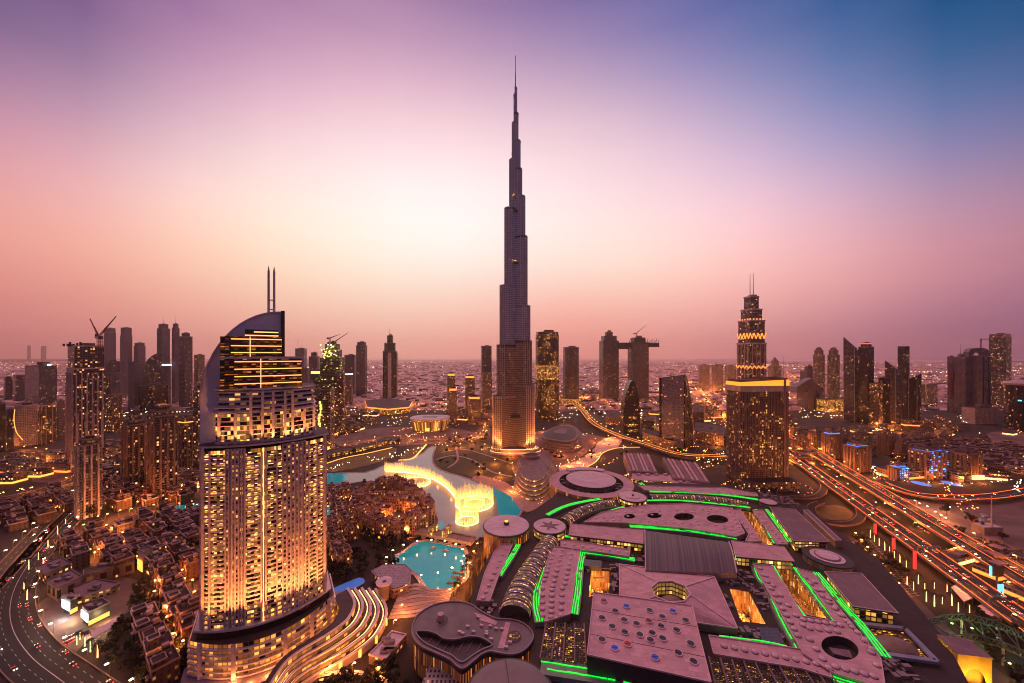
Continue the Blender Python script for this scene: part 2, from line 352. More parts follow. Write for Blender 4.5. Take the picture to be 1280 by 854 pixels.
def fit(x0,x1,yb,asp=1.0,rot=0.0,shape='box'):
    D=H*F/(yb-HY)
    if shape=='round': U=ell(0,0,.5,.5*asp,28)
    elif shape=='oct': U=[(x*.5,y*.5*asp) for x,y in ((-1,-.6),(-.6,-1),(.6,-1),(1,-.6),(1,.6),(.6,1),(-.6,1),(-1,.6))]
    elif shape=='bow': U=[(-.5,.5*asp)]+[(.5*math.sin(t),.5*asp-asp*math.cos(t)**.8 if math.cos(t)>0 else .5*asp) for t in [R(a) for a in range(-80,81,10)]]+[(.5,.5*asp)]
    else: U=rect(0,0,1,asp)
    a=R(rot); c,s=math.cos(a),math.sin(a)
    U=[(x*c-y*s,x*s+y*c) for x,y in U]
    k=(x1-x0)*D/F; cx=((x0+x1)/2-640)*D/F; cy=D
    for _ in range(40):
        cy=D-min(p[1] for p in U)*k
        xs=[640+F*(cx+p[0]*k)/(cy+p[1]*k) for p in U]
        e=max(xs)-min(xs); k*=(x1-x0)/e if e>0 else 1; cx+=((x0+x1)/2-(max(xs)+min(xs))/2)*cy/F
    return [(cx+p[0]*k,cy+p[1]*k) for p in U],cx,cy,k
def crown_rail(poly,z,m,h=1.6,w=.5):
    mb=MB(); q=inset(poly,w); mb.prism(poly,z,z+h,m,m,top=False); mb.prism(q,z,z+h,m,m,top=False)
    for v in range(0): pass
    n=len(poly)
    A=sum(poly[i-1][0]*poly[i][1]-poly[i][0]*poly[i-1][1] for i in range(n)); P=poly[::-1] if A<0 else poly
    for i in range(n): mb.face([(*P[i],z+h),(*P[(i+1)%n],z+h),(*q[(i+1)%n],z+h),(*q[i],z+h)],m)
    return mb
def piers(T,poly,z0,z1,n,w,d,m,edges=None,name='pier'):
    A=sum(poly[i-1][0]*poly[i][1]-poly[i][0]*poly[i-1][1] for i in range(len(poly)));P=poly[::-1] if A<0 else poly
    for i in range(len(P)):
        if edges is not None and i not in edges: continue
        a,b=P[i],P[(i+1)%len(P)]; ang=math.atan2(b[1]-a[1],b[0]-a[0]); nx,ny=math.sin(ang),-math.cos(ang)
        if nx*(0-a[0])+ny*(0-a[1])<0: continue       # face turned away from the photographer's side
        for k in range(n):
            t=(k+.5)/n if n>1 else .5
            mb=MB(); mb.box(a[0]+(b[0]-a[0])*t+nx*d*.3,a[1]+(b[1]-a[1])*t+ny*d*.3,z0,w,d,z1-z0,m,a=ang); part(mb,name,T)
def balconies(T,poly,z0,z1,step,out,m,h=.5,name='balcony',every=1):
    P=inset(poly,-out); mb=MB(); mb.prism(P,z0,z0+h,m,m,bot=True); o=part(mb,name,T); z=z0+step*every; n=1
    while z<z1-1 and n<70:
        c=o.copy(); link(c); c.parent=T; c.location=(0,0,z-z0); z+=step*every; n+=1
def tower(label,x0,x1,yt,yb,fac='far',shape='box',rot=12,asp=.8,tiers=None,mast=None,cat='tower',group=None,name='tower',crown=True,rails=True,pier=0,pierm=None,balc=0,top=None,lamp=None,base=None,roof=None,bm=None):
    poly,cx,cy,k=fit(x0,x1,yb,asp,rot,shape); fm=FC[fac] if isinstance(fac,str) else fac
    T=thing(name,label,cat,(cx,cy,0),0,group)
    z=Hy(yt,cy-k*asp*.3); P=poly; zb=0.0; near=cy<1500
    wall=MB(); rf=MB(); rl=MB()
    seq=[(1.0,z)] if not tiers else [(sc,Hy(y,cy-k*asp*.3)) for sc,y in tiers]
    for i,(sc,zt) in enumerate(seq):
        P=scale(poly,sc,cx,cy); wall.prism(P,zb,zt,fm,roof or roofm,u0=i*3.1)
        if rails and k>12: 
            r=crown_rail(inset(P,-.15),zt-.8 ,pierm or conc,h=2.4 if k>25 else 1.8); part(r,'parapet',T)
        zb=zt
    part(wall,'wall',T)
    if pier: piers(T,poly,0,seq[0][1]-1,pier,k*.022+.3,1.6,pierm or conc)
    if balc: balconies(T,poly,balc*2,seq[0][1]-2,balc,1.1,bm or pierm or conc)
    if crown and top is None:
        m_=MB(); rr=random.Random(int(x0*13+yb)); a=R(rot); s=k*seq[-1][0]
        m_.box(cx+s*.08,cy,zb,s*.42,s*asp*.4,max(4,k*.12),conc if rr.random()<.5 else roofm,roofm,a=a)
        part(m_,'plant_room',T)
        for q in range(3 if near else 1):
            m_=MB(); m_.box(cx+rr.uniform(-.32,.32)*s*math.cos(a),cy+rr.uniform(-.25,.1)*s*asp,zb,s*.1,s*.08,max(1.5,k*.05),steel,a=a); part(m_,'roof_unit',T)
    if top=='dome': m_=MB(); m_.dome(cx,cy,zb,k*seq[-1][0]*.42,k*.35,conc,16,5); part(m_,'dome',T)
    if top=='pyramid': m_=MB(); q=scale(poly,seq[-1][0]*.9,cx,cy); m_.prism(q,zb,zb+k*.55,conc,poly1=scale(q,.05,cx,cy)); part(m_,'spire_roof',T)
    for mx,my in (mast or []):
        m_=MB(); X=(mx-640)*cy/F; m_.cone(X,cy,zb-.5,Hy(my,cy),max(k*.018,.5),max(k*.006,.15),6,steel); part(m_,'mast',T)
    if lamp:
        m_=MB(); q=inset(P,-.4); m_.prism(q,zb-lamp[1],zb-.9,lamp[0],lamp[0],top=False); part(m_,'light_band',T)
    if base:
        q=scale(poly,base[0],cx,cy); m_=MB(); m_.prism(q,0,base[1],FC[base[2]],roofm); part(m_,'podium',T)
    return T,poly,cx,cy,k,zb
# --- far left skyline
g1='hazy towers at the far end of the skyline'
tower('faint low tower in the haze, smaller of the far pair',34,38.5,432,451.5,'far',asp=1,group=g1)
tower('faint tower with a crane stub in the haze, bigger of the far pair',51,58,433,452,'far',asp=1,mast=[(57,424)],group=g1)
tower('dark narrow block on the edge of the left business district',4.5,16,471.5,502,'offd',rot=-25)
tower('dark block beside the office with the white roof light',16.5,31,469.5,503,'off',rot=-25)
T,P,cx,cy,k,zb=tower('wide glass office with a white light strip along its roof',31,71.5,457.5,507,'off',rot=-22,asp=.35)
m_=MB(); X0,X1=(48-640)*cy/F,(71-640)*cy/F; m_.box((X0+X1)/2+2,cy-4,zb+.8,X1-X0-3,2,7,whitel,a=R(-22)); part(m_,'roof_sign',T)
T,P,cx,cy,k,zb=tower('curved white framed hotel block with a glowing curved edge',18,47,507,558,'white','bow',rot=-30,asp=.6,pierm=stone,bm=stone,balc=4.2)
pts=smooth([(20,512),(19,525),(22,540),(30,550)],6); m_=MB()
for a,b in zip(pts,pts[1:]): m_.beam(((a[0]-640)*(cy-22)/F,cy-24,Hy(a[1],cy-24)),((b[0]-640)*(cy-22)/F,cy-24,Hy(b[1],cy-24)),.8,goldl)
part(m_,'light_strip',T)
tower('white framed block with golden lit rooms beside the curved hotel',49,70,507,556,FC['gold'],rot=-28,asp=.7,pierm=stone,pier=2)
tower('narrow grey block behind the golden lit hotel',71,81,501,551,'grey',rot=-28,asp=1)
tower('black glass tower cut by the left edge of the picture',-14,7,505,566,'offd',rot=-30,asp=1)
tower('dark glass block beside the tower at the left edge',8,17,512,563,'offd',rot=-30,asp=1)
# --- tall dark finned tower
T,P,cx,cy,k,zb=tower('tall dark tower with white vertical fins and an unfinished top',83,131.5,461,592,'resid',rot=-30,asp=.75,tiers=[(1,461),(.94,433)],pierm=stone)
piers(T,P,40,zb-48,6,1.7,2.2,stone)
piers(T,P,0,zb-120,4,1.3,3.0,stone,name='fin')
for q in range(9): m_=MB(); m_.box(cx+rnd.uniform(-.4,.4)*k,cy-rnd.uniform(.1,.4)*k,zb,2,2,rnd.uniform(3,8),darkm); part(m_,'column_stub',T)
T,P,cx,cy,k,zb=tower('shorter dark apartment tower in front of the finned tower',94.5,127,549.5,650,'resid',rot=-28,asp=.9,tiers=[(1,556),(.8,549.5)],balc=3.5,bm=conc)
piers(T,P,0,zb-8,3,1.6,2.6,stone)
# --- cranes
def crane(label,px,yt,yb,jib,group='tower cranes on the skyline'):
    """px column, yt cab row, yb foot row, jib end (px,py); foot stands at the depth given in jib[2]"""
    Y=jib[2]; X=(px-640)*Y/F; z0=Hy(yb,Y); z1=Hy(yt,Y); T=thing('tower_crane',label,'crane',(X,Y,z0),0,group)
    w=max(1.6,Y*.0012); m=mat('crane_paint',(.30,.10,.06),.5)
    a=MB()
    for sx,sy in ((-1,-1),(1,-1),(1,1),(-1,1)): a.beam((X+sx*w,Y+sy*w,z0),(X+sx*w,Y+sy*w,z1),w*.35,m)
    n=max(3,int((z1-z0)/(3*w)))
    for i in range(n):
        za=z0+(z1-z0)*i/n; zb_=z0+(z1-z0)*(i+1)/n; a.beam((X-w,Y-w,za),(X+w,Y-w,zb_),w*.3,m); a.beam((X+w,Y+w,za),(X-w,Y+w,zb_),w*.3,m)
    part(a,'mast',T)
    jx,jz=(jib[0]-640)*Y/F,Hy(jib[1],Y); b=MB(); b.beam((X,Y,z1),(jx,Y,jz),w*.7,m); b.beam((X,Y-w,z1+w),(jx,Y,jz),w*.5,m); b.beam((X,Y+w,z1+w),(jx,Y,jz),w*.5,m); part(b,'jib',T)
    c=MB(); dx=(X-jx)*.22; c.beam((X,Y,z1),(X+dx,Y,z1+abs(dx)*.15),w*1.1,m); c.box(X+dx,Y,z1-w*1.5,w*3,w*2.4,w*3,darkm,bot=True); part(c,'counterweight',T)
    d=MB(); d.box(X,Y-w*2,z1-w,w*2.4,w*2,w*2.4,stone,bot=True); part(d,'cab',T)
    return T
crane('tower crane with its jib raised to the left, over the dark finned tower',123.5,422,436,(112.5,398.5,650))
crane('tower crane with its jib raised to the right, over the dark finned tower',126,419,436,(145,395.5,655))
# --- left business district behind
gb='towers of the business district on the left skyline'
tower('brown twin tower with ragged unfinished roof, next to the raised cranes',129.5,145,410.5,494,'grey',rot=-15,asp=1,tiers=[(1,416),(.92,410.5)],group=gb)
tower('brown twin tower with flat roof, second of the ragged pair',150,165.5,410,497,'grey',rot=-15,asp=1,tiers=[(1,420),(.9,410)],group=gb)
tower('shorter stone tower right of the brown twin towers',167,182,429,496,'grey',rot=-15,asp=1,tiers=[(1,433),(.85,429)],group=gb)
tower('blank grey slab below the brown twin towers',131,150.5,452,507,'far',rot=-18,asp=.7,group=gb)
T,P,cx,cy,k,zb=tower('grey block with a tall column of orange windows',131,150.5,466,520,'grey',rot=-18,asp=.7,group=gb)
m_=MB(); m_.box(cx+1,cy-k*.48,30,k*.22,2,zb-50,FC['gold']); part(m_,'lit_stair',T)
tower('grey square block under the shorter stone tower',160,179,453,513,'grey',rot=-18,asp=.8,group=gb)
T,P,cx,cy,k,zb=tower('glass office with a curved sail roof left of the masted towers',179,203,466,508,'off',rot=-15,asp=.4,crown=False,group=gb)
def profile(pts,Y,th,m,T,name,sm=None,ang=0.0,side=None):
    """an outline in the vertical plane (px,py) at depth Y, given a thickness"""
    q=[((p[0]-640)*Y/F,Hy(p[1],Y)) for p in pts]; A=sum(q[i-1][0]*q[i][1]-q[i][0]*q[i-1][1] for i in range(len(q)))
    if A<0: q=q[::-1]
    cx=sum(p[0] for p in q)/len(q); c,s=math.cos(ang),math.sin(ang)
    def P3(p,d): x=p[0]-cx; return (cx+x*c-d*s,Y+x*s+d*c,p[1])
    mb=MB(); n=len(q)
    mb.face([P3(p,0) for p in q],m,[(p[0],p[1]) for p in q]); mb.face([P3(p,th) for p in q[::-1]],m,[(p[0],p[1]) for p in q[::-1]])
    for i in range(n):
        a,b=q[i],q[(i+1)%n]; l=math.hypot(b[0]-a[0],b[1]-a[1])
        vert=abs(b[1]-a[1])>abs(b[0]-a[0])
        mb.face([P3(a,0),P3(a,th),P3(b,th),P3(b,0)],side or m,[(0,a[1]),(th,a[1]),(th,b[1]),(0,b[1])] if vert else [(0,0),(th,0),(th,l),(0,l)])
    return part(mb,name,T) if T else mb
profile([(179,467)]+[(179+23*(1-math.cos(t)),466-25*math.sin(t)) for t in [i*math.pi/2/8 for i in range(9)]]+[(203,467)],cy-10,22,FC['off'],T,'sail_roof')
T1=tower('first office tower with a white crown and a thin mast',196,212.5,409.5,505,'grey',rot=-12,asp=1,tiers=[(1,411),(.75,405.5)],mast=[(204.5,394)],group='two crowned towers with thin masts')
T2=tower('second office tower with a white crown and mast, the slimmer one',214.7,224.5,408.6,507,'grey',rot=-12,asp=1,tiers=[(1,410),(.72,405)],mast=[(219.5,394)],group='two crowned towers with thin masts')
tower('stepped tower with scattered lit windows right of the masted towers',223.5,240.7,416.7,511,'far',rot=-15,asp=.9,tiers=[(1,421),(.6,416.7)],group=gb)
tower('slim stone tower before the big sail roofed hotel',242.7,256,444,517,'resi',rot=-15,asp=1,group=gb)
tower('dark windowless looking block low in the business district',174,210,481.7,514,'offd',rot=-18,asp=.6,group=gb)
tower('grey round topped office with a white lit cap',202.5,214,455,509,'grey','round',rot=0,asp=1,lamp=(whitel,7),group=gb)
tower('dark apartment slab right of the finned tower',132.5,153,494,541,'resid',rot=-20,asp=.7,group=gb)
ga='apartment towers beside the old quarter on the left'
for lb,x0,x1,ti,yb,fc in (('apartment tower with stepped brown roof, leftmost of the brown group',152.5,184,[(1,531),(.8,526),(.5,520)],616,'resid'),
    ('widest brown apartment tower of the group, with a lit rooftop',184,221.5,[(1,520),(.85,514),(.55,508)],626,'resid'),
    ('brown apartment tower with a golden lit loggia near its top',220,249,[(1,529),(.9,522)],590,'resid')):
    T,P,cx,cy,k,zb=tower(lb,x0,x1,ti[-1][1],yb,fc,rot=-24,asp=.85,tiers=ti,balc=3.4,bm=sandw,group=ga)
    piers(T,P,0,Hy(ti[0][1],cy)-2,3,1.8,3.0,sandw)
    m_=MB(); q=scale(P,ti[-1][0]*.96,cx,cy); z=Hy(ti[-1][1],cy); m_.prism(inset(scale(P,ti[-1][0],cx,cy),-.5),z-9,z-6,goldl,goldl,top=False) if 'golden' in lb else m_.prism(q,z+.5,z+1.6,warml if 'lit roof' in lb else sandw); part(m_,'roof_band',T)
tower('slim apartment tower behind the brown group near the hotel',241.5,257,485,600,'resid',rot=-20,asp=1,group=ga)
# --- centre left
gc='towers on the skyline between the hotel and the tallest tower'
tower('dark tower with two thin roof masts right of the hotel crown',369,383.5,436,492,'grey',asp=1,mast=[(372.8,421),(376.5,424)],group=gc)
tower('low grey slab under the tower with two thin masts',373,387,461,505,'grey',asp=.8,group=gc)
tower('ragged brown tower left of the floodlit building site',386,399.6,443,500,'far',asp=1,tiers=[(1,446),(.6,441)],group=gc)
T,P,cx,cy,k,zb=tower('unfinished tower with yellow floodlit top floors under two cranes',400,430.5,431,535,'cons',rot=10,asp=.8,tiers=[(1,447),(.8,437),(.62,430)],rails=False,balc=4.0,group=gc)
for q in range(26):
    m_=MB(); a=rnd.uniform(-.45,.45); m_.box(cx+a*k,cy-k*.47,zb-rnd.uniform(2,42),2.6,1.2,1.6,emis('site_lamp',(1,.85,.2),8)); part(m_,'site_lamp',T)
for q in range(10): m_=MB(); m_.box(cx+rnd.uniform(-.25,.25)*k,cy-rnd.uniform(-.2,.2)*k,zb,1.5,1.5,rnd.uniform(4,10),darkm); part(m_,'column_stub',T)
crane('left crane of the two over the floodlit building site',412.5,423,431,(424.5,418,1030)); crane('right crane of the two over the floodlit building site',419.5,427,431,(435,416,1045))
T,P,cx,cy,k,zb=tower('unfinished lower block with a yellow lit deck left of the building site',389,408,464,531,'cons',rot=10,asp=.8,rails=False,group=gc,lamp=(emis('deck_light',(1,.75,.1),3),7))
tower('plain brown slab right of the building site',430.5,445,444,494,'far',asp=.8,group=gc)
tower('brown tower with chamfered top, second of the pair left of the spired tower',445,459,428,495,'far','oct',rot=0,asp=1,tiers=[(1,432),(.8,428)],group=gc)
T,P,cx,cy,k,zb=tower('stepped dark tower with a single spire, standing alone',478.5,496.5,439,499,'offd',rot=14,asp=1,tiers=[(1,439),(.8,429),(.42,419.5)],mast=[(487,410)],group=gc)
piers(T,P,0,Hy(441,cy),1,k*.25,5,stone)
tower('grey block with a white lit roof edge beside the building site',430,441,467,507,'far',asp=.9,lamp=(whitel,5),group=gc)
tower('grey slab in front of the unfinished tower',419,431.5,467,541,'resid',asp=.9,group=gc)
T,P,cx,cy,k,zb=tower('brown apartment tower with a tall golden light screen on its front',392,418,487,566,'resid',rot=8,asp=.8,balc=3.4,bm=conc,group=gc)
scr=MB()
for i in range(22):
    z=zb-30-i*6.5; w=k*.05+k*.13*abs(math.sin(i*1.9+.6))*(.5+i/30); scr.box(cx-1+2*math.sin(i*.8),cy-k*.47,z,w,2,5.2,emis('screen_gold',(1,.7,.12),2.4))
part(scr,'light_screen',T)
tower('tall slim tower with a glazed upper half left of the tallest tower',601,614.5,433,515,'off',asp=1,group=gc)
tower('lower stone tower joined to the foot of the slim glazed tower',601.5,615,466.5,517.5,'resi',asp=1,group=gc)
g2='low towers with golden crowns near the lake'
for lb,x0,x1,yt,yb in (('left slim tower with an orange lit crown',559,569,467,526),('slim tower standing in front of the left orange crowned one',561,571.5,485.6,529),('dark low tower with an orange lit crown, middle one',581,593.5,470,521),('pale ribbed tower with an orange lit crown, front right one',584.5,601,496,528)):
    tower(lb,x0,x1,yt,yb,'resi',asp=1,lamp=(orangel,9),group=g2,tiers=[(1,yt+3),(.8,yt)])
# --- right centre
T,P,cx,cy,k,zb=tower('tower with a bright golden band of windows right of the tallest tower',669.5,698.5,416,523,FC['gold'],'oct',rot=6,asp=.9,tiers=[(1,419),(.96,415.5)])
balconies(T,P,4,zb-10,3.9,.5,mat('dark_slab',(.10,.075,.07),.6)); piers(T,P,0,zb-8,2,1.4,1.2,mat('dark_slab',(.1,.1,.1)))
m_=MB(); q=inset(P,-.8); m_.prism(q,Hy(474,cy),Hy(456,cy),FC.setdefault('goldband',facade('golden_band',(.1,.07,.05),2.6,3.9,.85,.66,.85,1.9,(1,.33,.05),(1,.48,.12),(.04,.03,.03),.15)),top=False); part(m_,'golden_floors',T)
T,P,cx,cy,k,zb=tower('plain brown glass tower with a rounded corner and yellow lit base',704,723.5,434.5,507,'off','oct',rot=8,asp=.9)
m_=MB(); m_.box(cx-4,cy-k*.6,0,k*1.3,k*.5,26,FC['goldband']); part(m_,'podium',T)
# linked twin towers
Ta=tower('left tower of the pair joined by a sky bridge, with a ragged top',749,773.5,421,500,'off',rot=4,asp=.8,tiers=[(1,426),(.8,420),(.4,415)],rails=False,group='twin towers joined by a sky bridge')
T,P,cx,cy,k,zb=Tb=tower('right tower of the pair, carrying the cantilevered sky bridge',784.5,811,428,502,'off',rot=4,asp=.8,tiers=[(1,428),(.7,422)],rails=False,group='twin towers joined by a sky bridge')
br=MB(); Y=cy
def bx(px0,px1,py0,py1,dy,m,dep=30): return ((px0+px1)/2-640)*Y/F,Y+dy,Hy(py1,Y),(px1-px0)*Y/F,dep,(py1-py0)*Y/F,m
br.box(*bx(771,785,428.5,436.5,0,darkm),bot=True); part(br,'sky_bridge',T)
br=MB(); br.box(*bx(783,821,429,434,-5,darkm,44),bot=True)
for i in range(14): x=(784+i*2.7-640)*Y/F; br.beam((x,Y-28,Hy(429,Y)),(x+6,Y-28,Hy(426 if i%2 else 424,Y)),2.2,darkm); br.beam((x+8,Y-26,Hy(434,Y)),(x,Y-26,Hy(429,Y)),1.8,darkm)
part(br,'cantilever',T)
crane('crane over the cantilevered sky bridge with a thin jib',795.5,417,424,(807,407,1560))
# sail shaped pair
def sail(label,pts,yb,th,fm,sm,rib=True):
    Y=H*F/(yb-HY); X=(sum(p[0] for p in pts)/len(pts)-640)*Y/F; T=thing('sail_tower',label,'tower',(X,Y,0),0,'two sail shaped glass towers')
    profile(pts,Y,th,fm,T,'wall',side=sm); return T,Y
left=[(799.5,543)]+[(799.5-20.5*t,475.5+13*0+ (0)) for t in []]
arc=[(779.5,543),(779,520),(780.5,503),(784,488),(788,479),(791,475.5),(794.5,480),(797.5,490),(799.5,503),(800,520),(800,543)]
T,Y=sail('dark pointed sail shaped glass tower, the smaller left one',smooth(arc,3),543,26,FC['offd'],FC['offd'])
for i,(p,q) in enumerate(((779,800),(779,800),(780,799.5))):
    m_=MB(); yy=(530,537,521)[i]; m_.box(((p+q)/2-640)*Y/F+2,Y-.6,Hy(yy+3,Y),(q-p)*Y/F*.55,1.4,(3.2)*Y/F,FC['goldband']); part(m_,'lit_floors',T)
Y=H*F/(564-HY); T=thing('sail_tower','dark pointed sail shaped glass tower, the bigger right one with a curved front',cat:='tower',(( 845-640)*Y/F,Y,0),0,'two sail shaped glass towers')if False else thing('sail_tower','bigger pointed sail shaped glass tower with a curved sloping front','tower',((845-640)*Y/F,Y,0),0,'two sail shaped glass towers')
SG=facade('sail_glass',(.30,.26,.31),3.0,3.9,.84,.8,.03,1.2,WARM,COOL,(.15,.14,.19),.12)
def sailfront(u,v):
    # curved glazed front from left edge to the pointed prow
    px=824+31*u; top=472.5-4.2*u**1.5; py=563*(1-v)+top*v; Yq=Y+40-34*u+10*math.sin(u*math.pi)*0; z=(563-py)/(563-top)*Hy(top,Yq)
    return ((px-640)*Yq/F,Yq,z)
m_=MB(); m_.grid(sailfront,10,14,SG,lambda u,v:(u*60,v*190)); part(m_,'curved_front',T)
def sailside(u,v):
    w=(1-(v**2.6))
    px=855+1.2+10.5*u*(w*.92+.08 if v<1 else .0); Yq=Y+6+42*u; 
    top=468.4; z=v*Hy(top,Y+6); return ((px-640)*Yq/F,Yq,z)
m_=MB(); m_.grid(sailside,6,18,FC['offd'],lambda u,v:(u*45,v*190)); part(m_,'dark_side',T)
m_=MB()
pr=[sailside(1,i/18) for i in range(19)]
for a,b in zip(pr,pr[1:]): m_.beam(a,b,1.5,steel)
part(m_,'edge_rib',T)
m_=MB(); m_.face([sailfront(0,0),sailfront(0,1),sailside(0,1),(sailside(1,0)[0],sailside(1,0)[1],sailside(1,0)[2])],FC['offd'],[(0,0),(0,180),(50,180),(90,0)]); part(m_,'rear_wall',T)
# --- stepped tower with twin masts behind the slab hotel
T,P,cx,cy,k,zb=tower('stepped art deco tower with twin masts and glowing gold bands',921,958,428.5,546,'resid',rot=10,asp=.9,tiers=[(1,428.5),(.90,400),(.72,386),(.5,371.5)],crown=False,rails=False)
piers(T,P,0,Hy(430,cy),4,1.8,2.2,stone)
for sc,y,h in ((1,457,12),(.92,417,24),(.75,399,26)):
    q=inset(scale(P,sc,cx,cy),-1.2); Q=q; z=Hy(y,cy); m_=MB()
    for i in range(len(Q)):
        a,b=Q[i],Q[(i+1)%len(Q)]; n=4
        for j in range(n):
            A=(a[0]+(b[0]-a[0])*j/n,a[1]+(b[1]-a[1])*j/n); B=(a[0]+(b[0]-a[0])*(j+.5)/n,a[1]+(b[1]-a[1])*(j+.5)/n); C=(a[0]+(b[0]-a[0])*(j+1)/n,a[1]+(b[1]-a[1])*(j+1)/n)
            m_.beam((*A,z),(*B,z-h*.6),1.3,orangel); m_.beam((*B,z-h*.6),(*C,z),1.3,orangel)
    part(m_,'light_lattice',T)
for sc,y in ((1,430),(.9,402),(.72,388),(.5,372)):
    q=inset(scale(P,sc,cx,cy),-.8); m_=MB(); m_.prism(q,Hy(y,cy)-1.5,Hy(y,cy)+2.5,stone,stone,top=False); part(m_,'cornice',T)
for mx,my in ((937.6,342),(941.6,341)):
    m_=MB(); m_.cone((mx-640)*cy/F,cy,zb-1,Hy(my,cy),1.2,.5,6,steel); part(m_,'mast',T)
m_=MB(); m_.box(cx,cy-k*.1,zb-.2,k*.3,k*.3,7,stone); part(m_,'plant_room',T)
# --- slab hotel with the golden crown
T,P,cx,cy,k,zb=tower('broad brown slab hotel with a sloping golden lit crown',908,986,489,609,facade('slab_hotel_wall',(.24,.15,.12),3.2,3.4,.66,.66,.5,1.7,(1,.32,.06),(1,.45,.14),(.025,.018,.02),.2,clump=.15),'box',rot=4,asp=.42,tiers=[(1,489)],crown=False,rails=False)
piers(T,P,0,zb,15,.55,.8,mat('brown_stone',(.36,.24,.19),.7)); balconies(T,P,8,zb-2,3.4,.25,mat('brown_stone',(.36,.24,.19)),h=.3)
Yf=min(p[1] for p in P); brn=mat('brown_stone',(.36,.24,.19))
q=inset(P,-1.2); sl=sorted(P,key=lambda p:p[0]); A=sum(q[i-1][0]*q[i][1]-q[i][0]*q[i-1][1] for i in range(4)); 
m_=MB(); m_.prism(q,zb,zb+9,stone,roofm); part(m_,'cornice',T)
def hz_at(x): # the crown rises towards the right
    t=(x-q0)/(q1-q0); return zb+17+5*t
q0=min(p[0] for p in q); q1=max(p[0] for p in q)
for nm,ins,za,mm in (('crown_light',.6,0,emis('crown_gold',(1,.30,.02),1.7,sample=True)),('crown_screen',3.0,0,conc)):
    m_=MB(); qq=inset(q,ins if nm=='crown_light' else 2.2)
    for i in range(4):
        a,b=qq[i],qq[(i+1)%4]; ta=9 if nm=='crown_light' else hz_at(a[0])-zb; tb=9 if nm=='crown_light' else hz_at(b[0])-zb
        if nm=='crown_light': m_.face([(*a,zb+8.5),(*b,zb+8.5),(*b,zb+8.5+.8*(hz_at(b[0])-zb-9)),(*a,zb+8.5+.8*(hz_at(a[0])-zb-9))],mm)
        else: m_.face([(*a,zb+9),(*b,zb+9),(*b,zb+tb),(*a,zb+ta)],mm); m_.face([(*b,zb+8.9),(*a,zb+8.9),(*a,zb+ta),(*b,zb+tb)],mm)
    part(m_,nm,T)
m_=MB(); qq=inset(q,4.5); m_.prism(qq,zb+9,zb+18,darkm,roofm); part(m_,'plant_room',T)
m_=MB(); X=(984.3-640)*Yf/F; m_.box(X-1,Yf+8,0,3.4,9,zb+22,brn); part(m_,'end_pier',T)
m_=MB(); m_.cone(X-1,Yf+8,zb+22,Hy(443.8,Yf+8),.7,.2,6,steel); part(m_,'mast',T)
m_=MB(); m_.box(cx,cy-k*.35,0,k*1.05,k*.25,14,FC['low'],roofm,a=R(4)); part(m_,'podium',T)
# far residential blocks
g3='far residential blocks left of the stepped tower'
for i,(a,b,y) in enumerate(((873,887,456.7),(889.5,904,456.7),(906,920,457.5))):
    tower(('left','middle','right')[i]+' one of the three far beige blocks',a,b,y,489,'resi',rot=5,asp=.6,group=g3)
tower('beige block with a pointed dome right of the stepped tower',960,977,452,493,'resi',rot=5,asp=.8,top='pyramid',tiers=[(1,458),(.6,452)])
# --- right skyline
gr='towers of the business district on the right skyline'
T,P,cx,cy,k,zb=tower('grey tower with a steep gable and a tall arched recess',996,1027.5,490,513,'grey',rot=18,asp=.5,crown=False,group=gr)
profile([(996,491),(996,484),(1010,475),(1015,473),(1027,486),(1027,491)],cy-k*.22,k*.4,FC['grey'],T,'gable')
m_=MB(); m_.box(cx+k*.12,cy-k*.3,0,k*.2,4,zb-8,glassd); m_.cone(cx+k*.12,cy-k*.3+.01,zb-8,zb+6,k*.1,1,10,glassd); part(m_,'arched_recess',T)
tower('grey slab behind the gabled tower with the arched recess',1000,1023,458.6,505,'grey',rot=18,asp=.4,tiers=[(1,464),(.5,458.6)],group=gr)
for i,(a,b) in enumerate(((1016,1031),(1034,1049.8))):
    tower(('left','right')[i]+' one of the two stone towers with rounded shoulders',a,b,444,509,'resi','oct',rot=15,asp=1,tiers=[(1,444),(.78,438),(.5,435.4)],group='two stone towers with rounded shoulders')
T=thing('hotel_podium','low orange lit podium under the two round shouldered stone towers','podium',((1040-640)*1380/F,1380,0)); m_=MB(); m_.box((1040-640)*1340/F,1340,0,95,40,44,FC['goldband'],roofm,a=R(15)); part(m_,'wall',T)
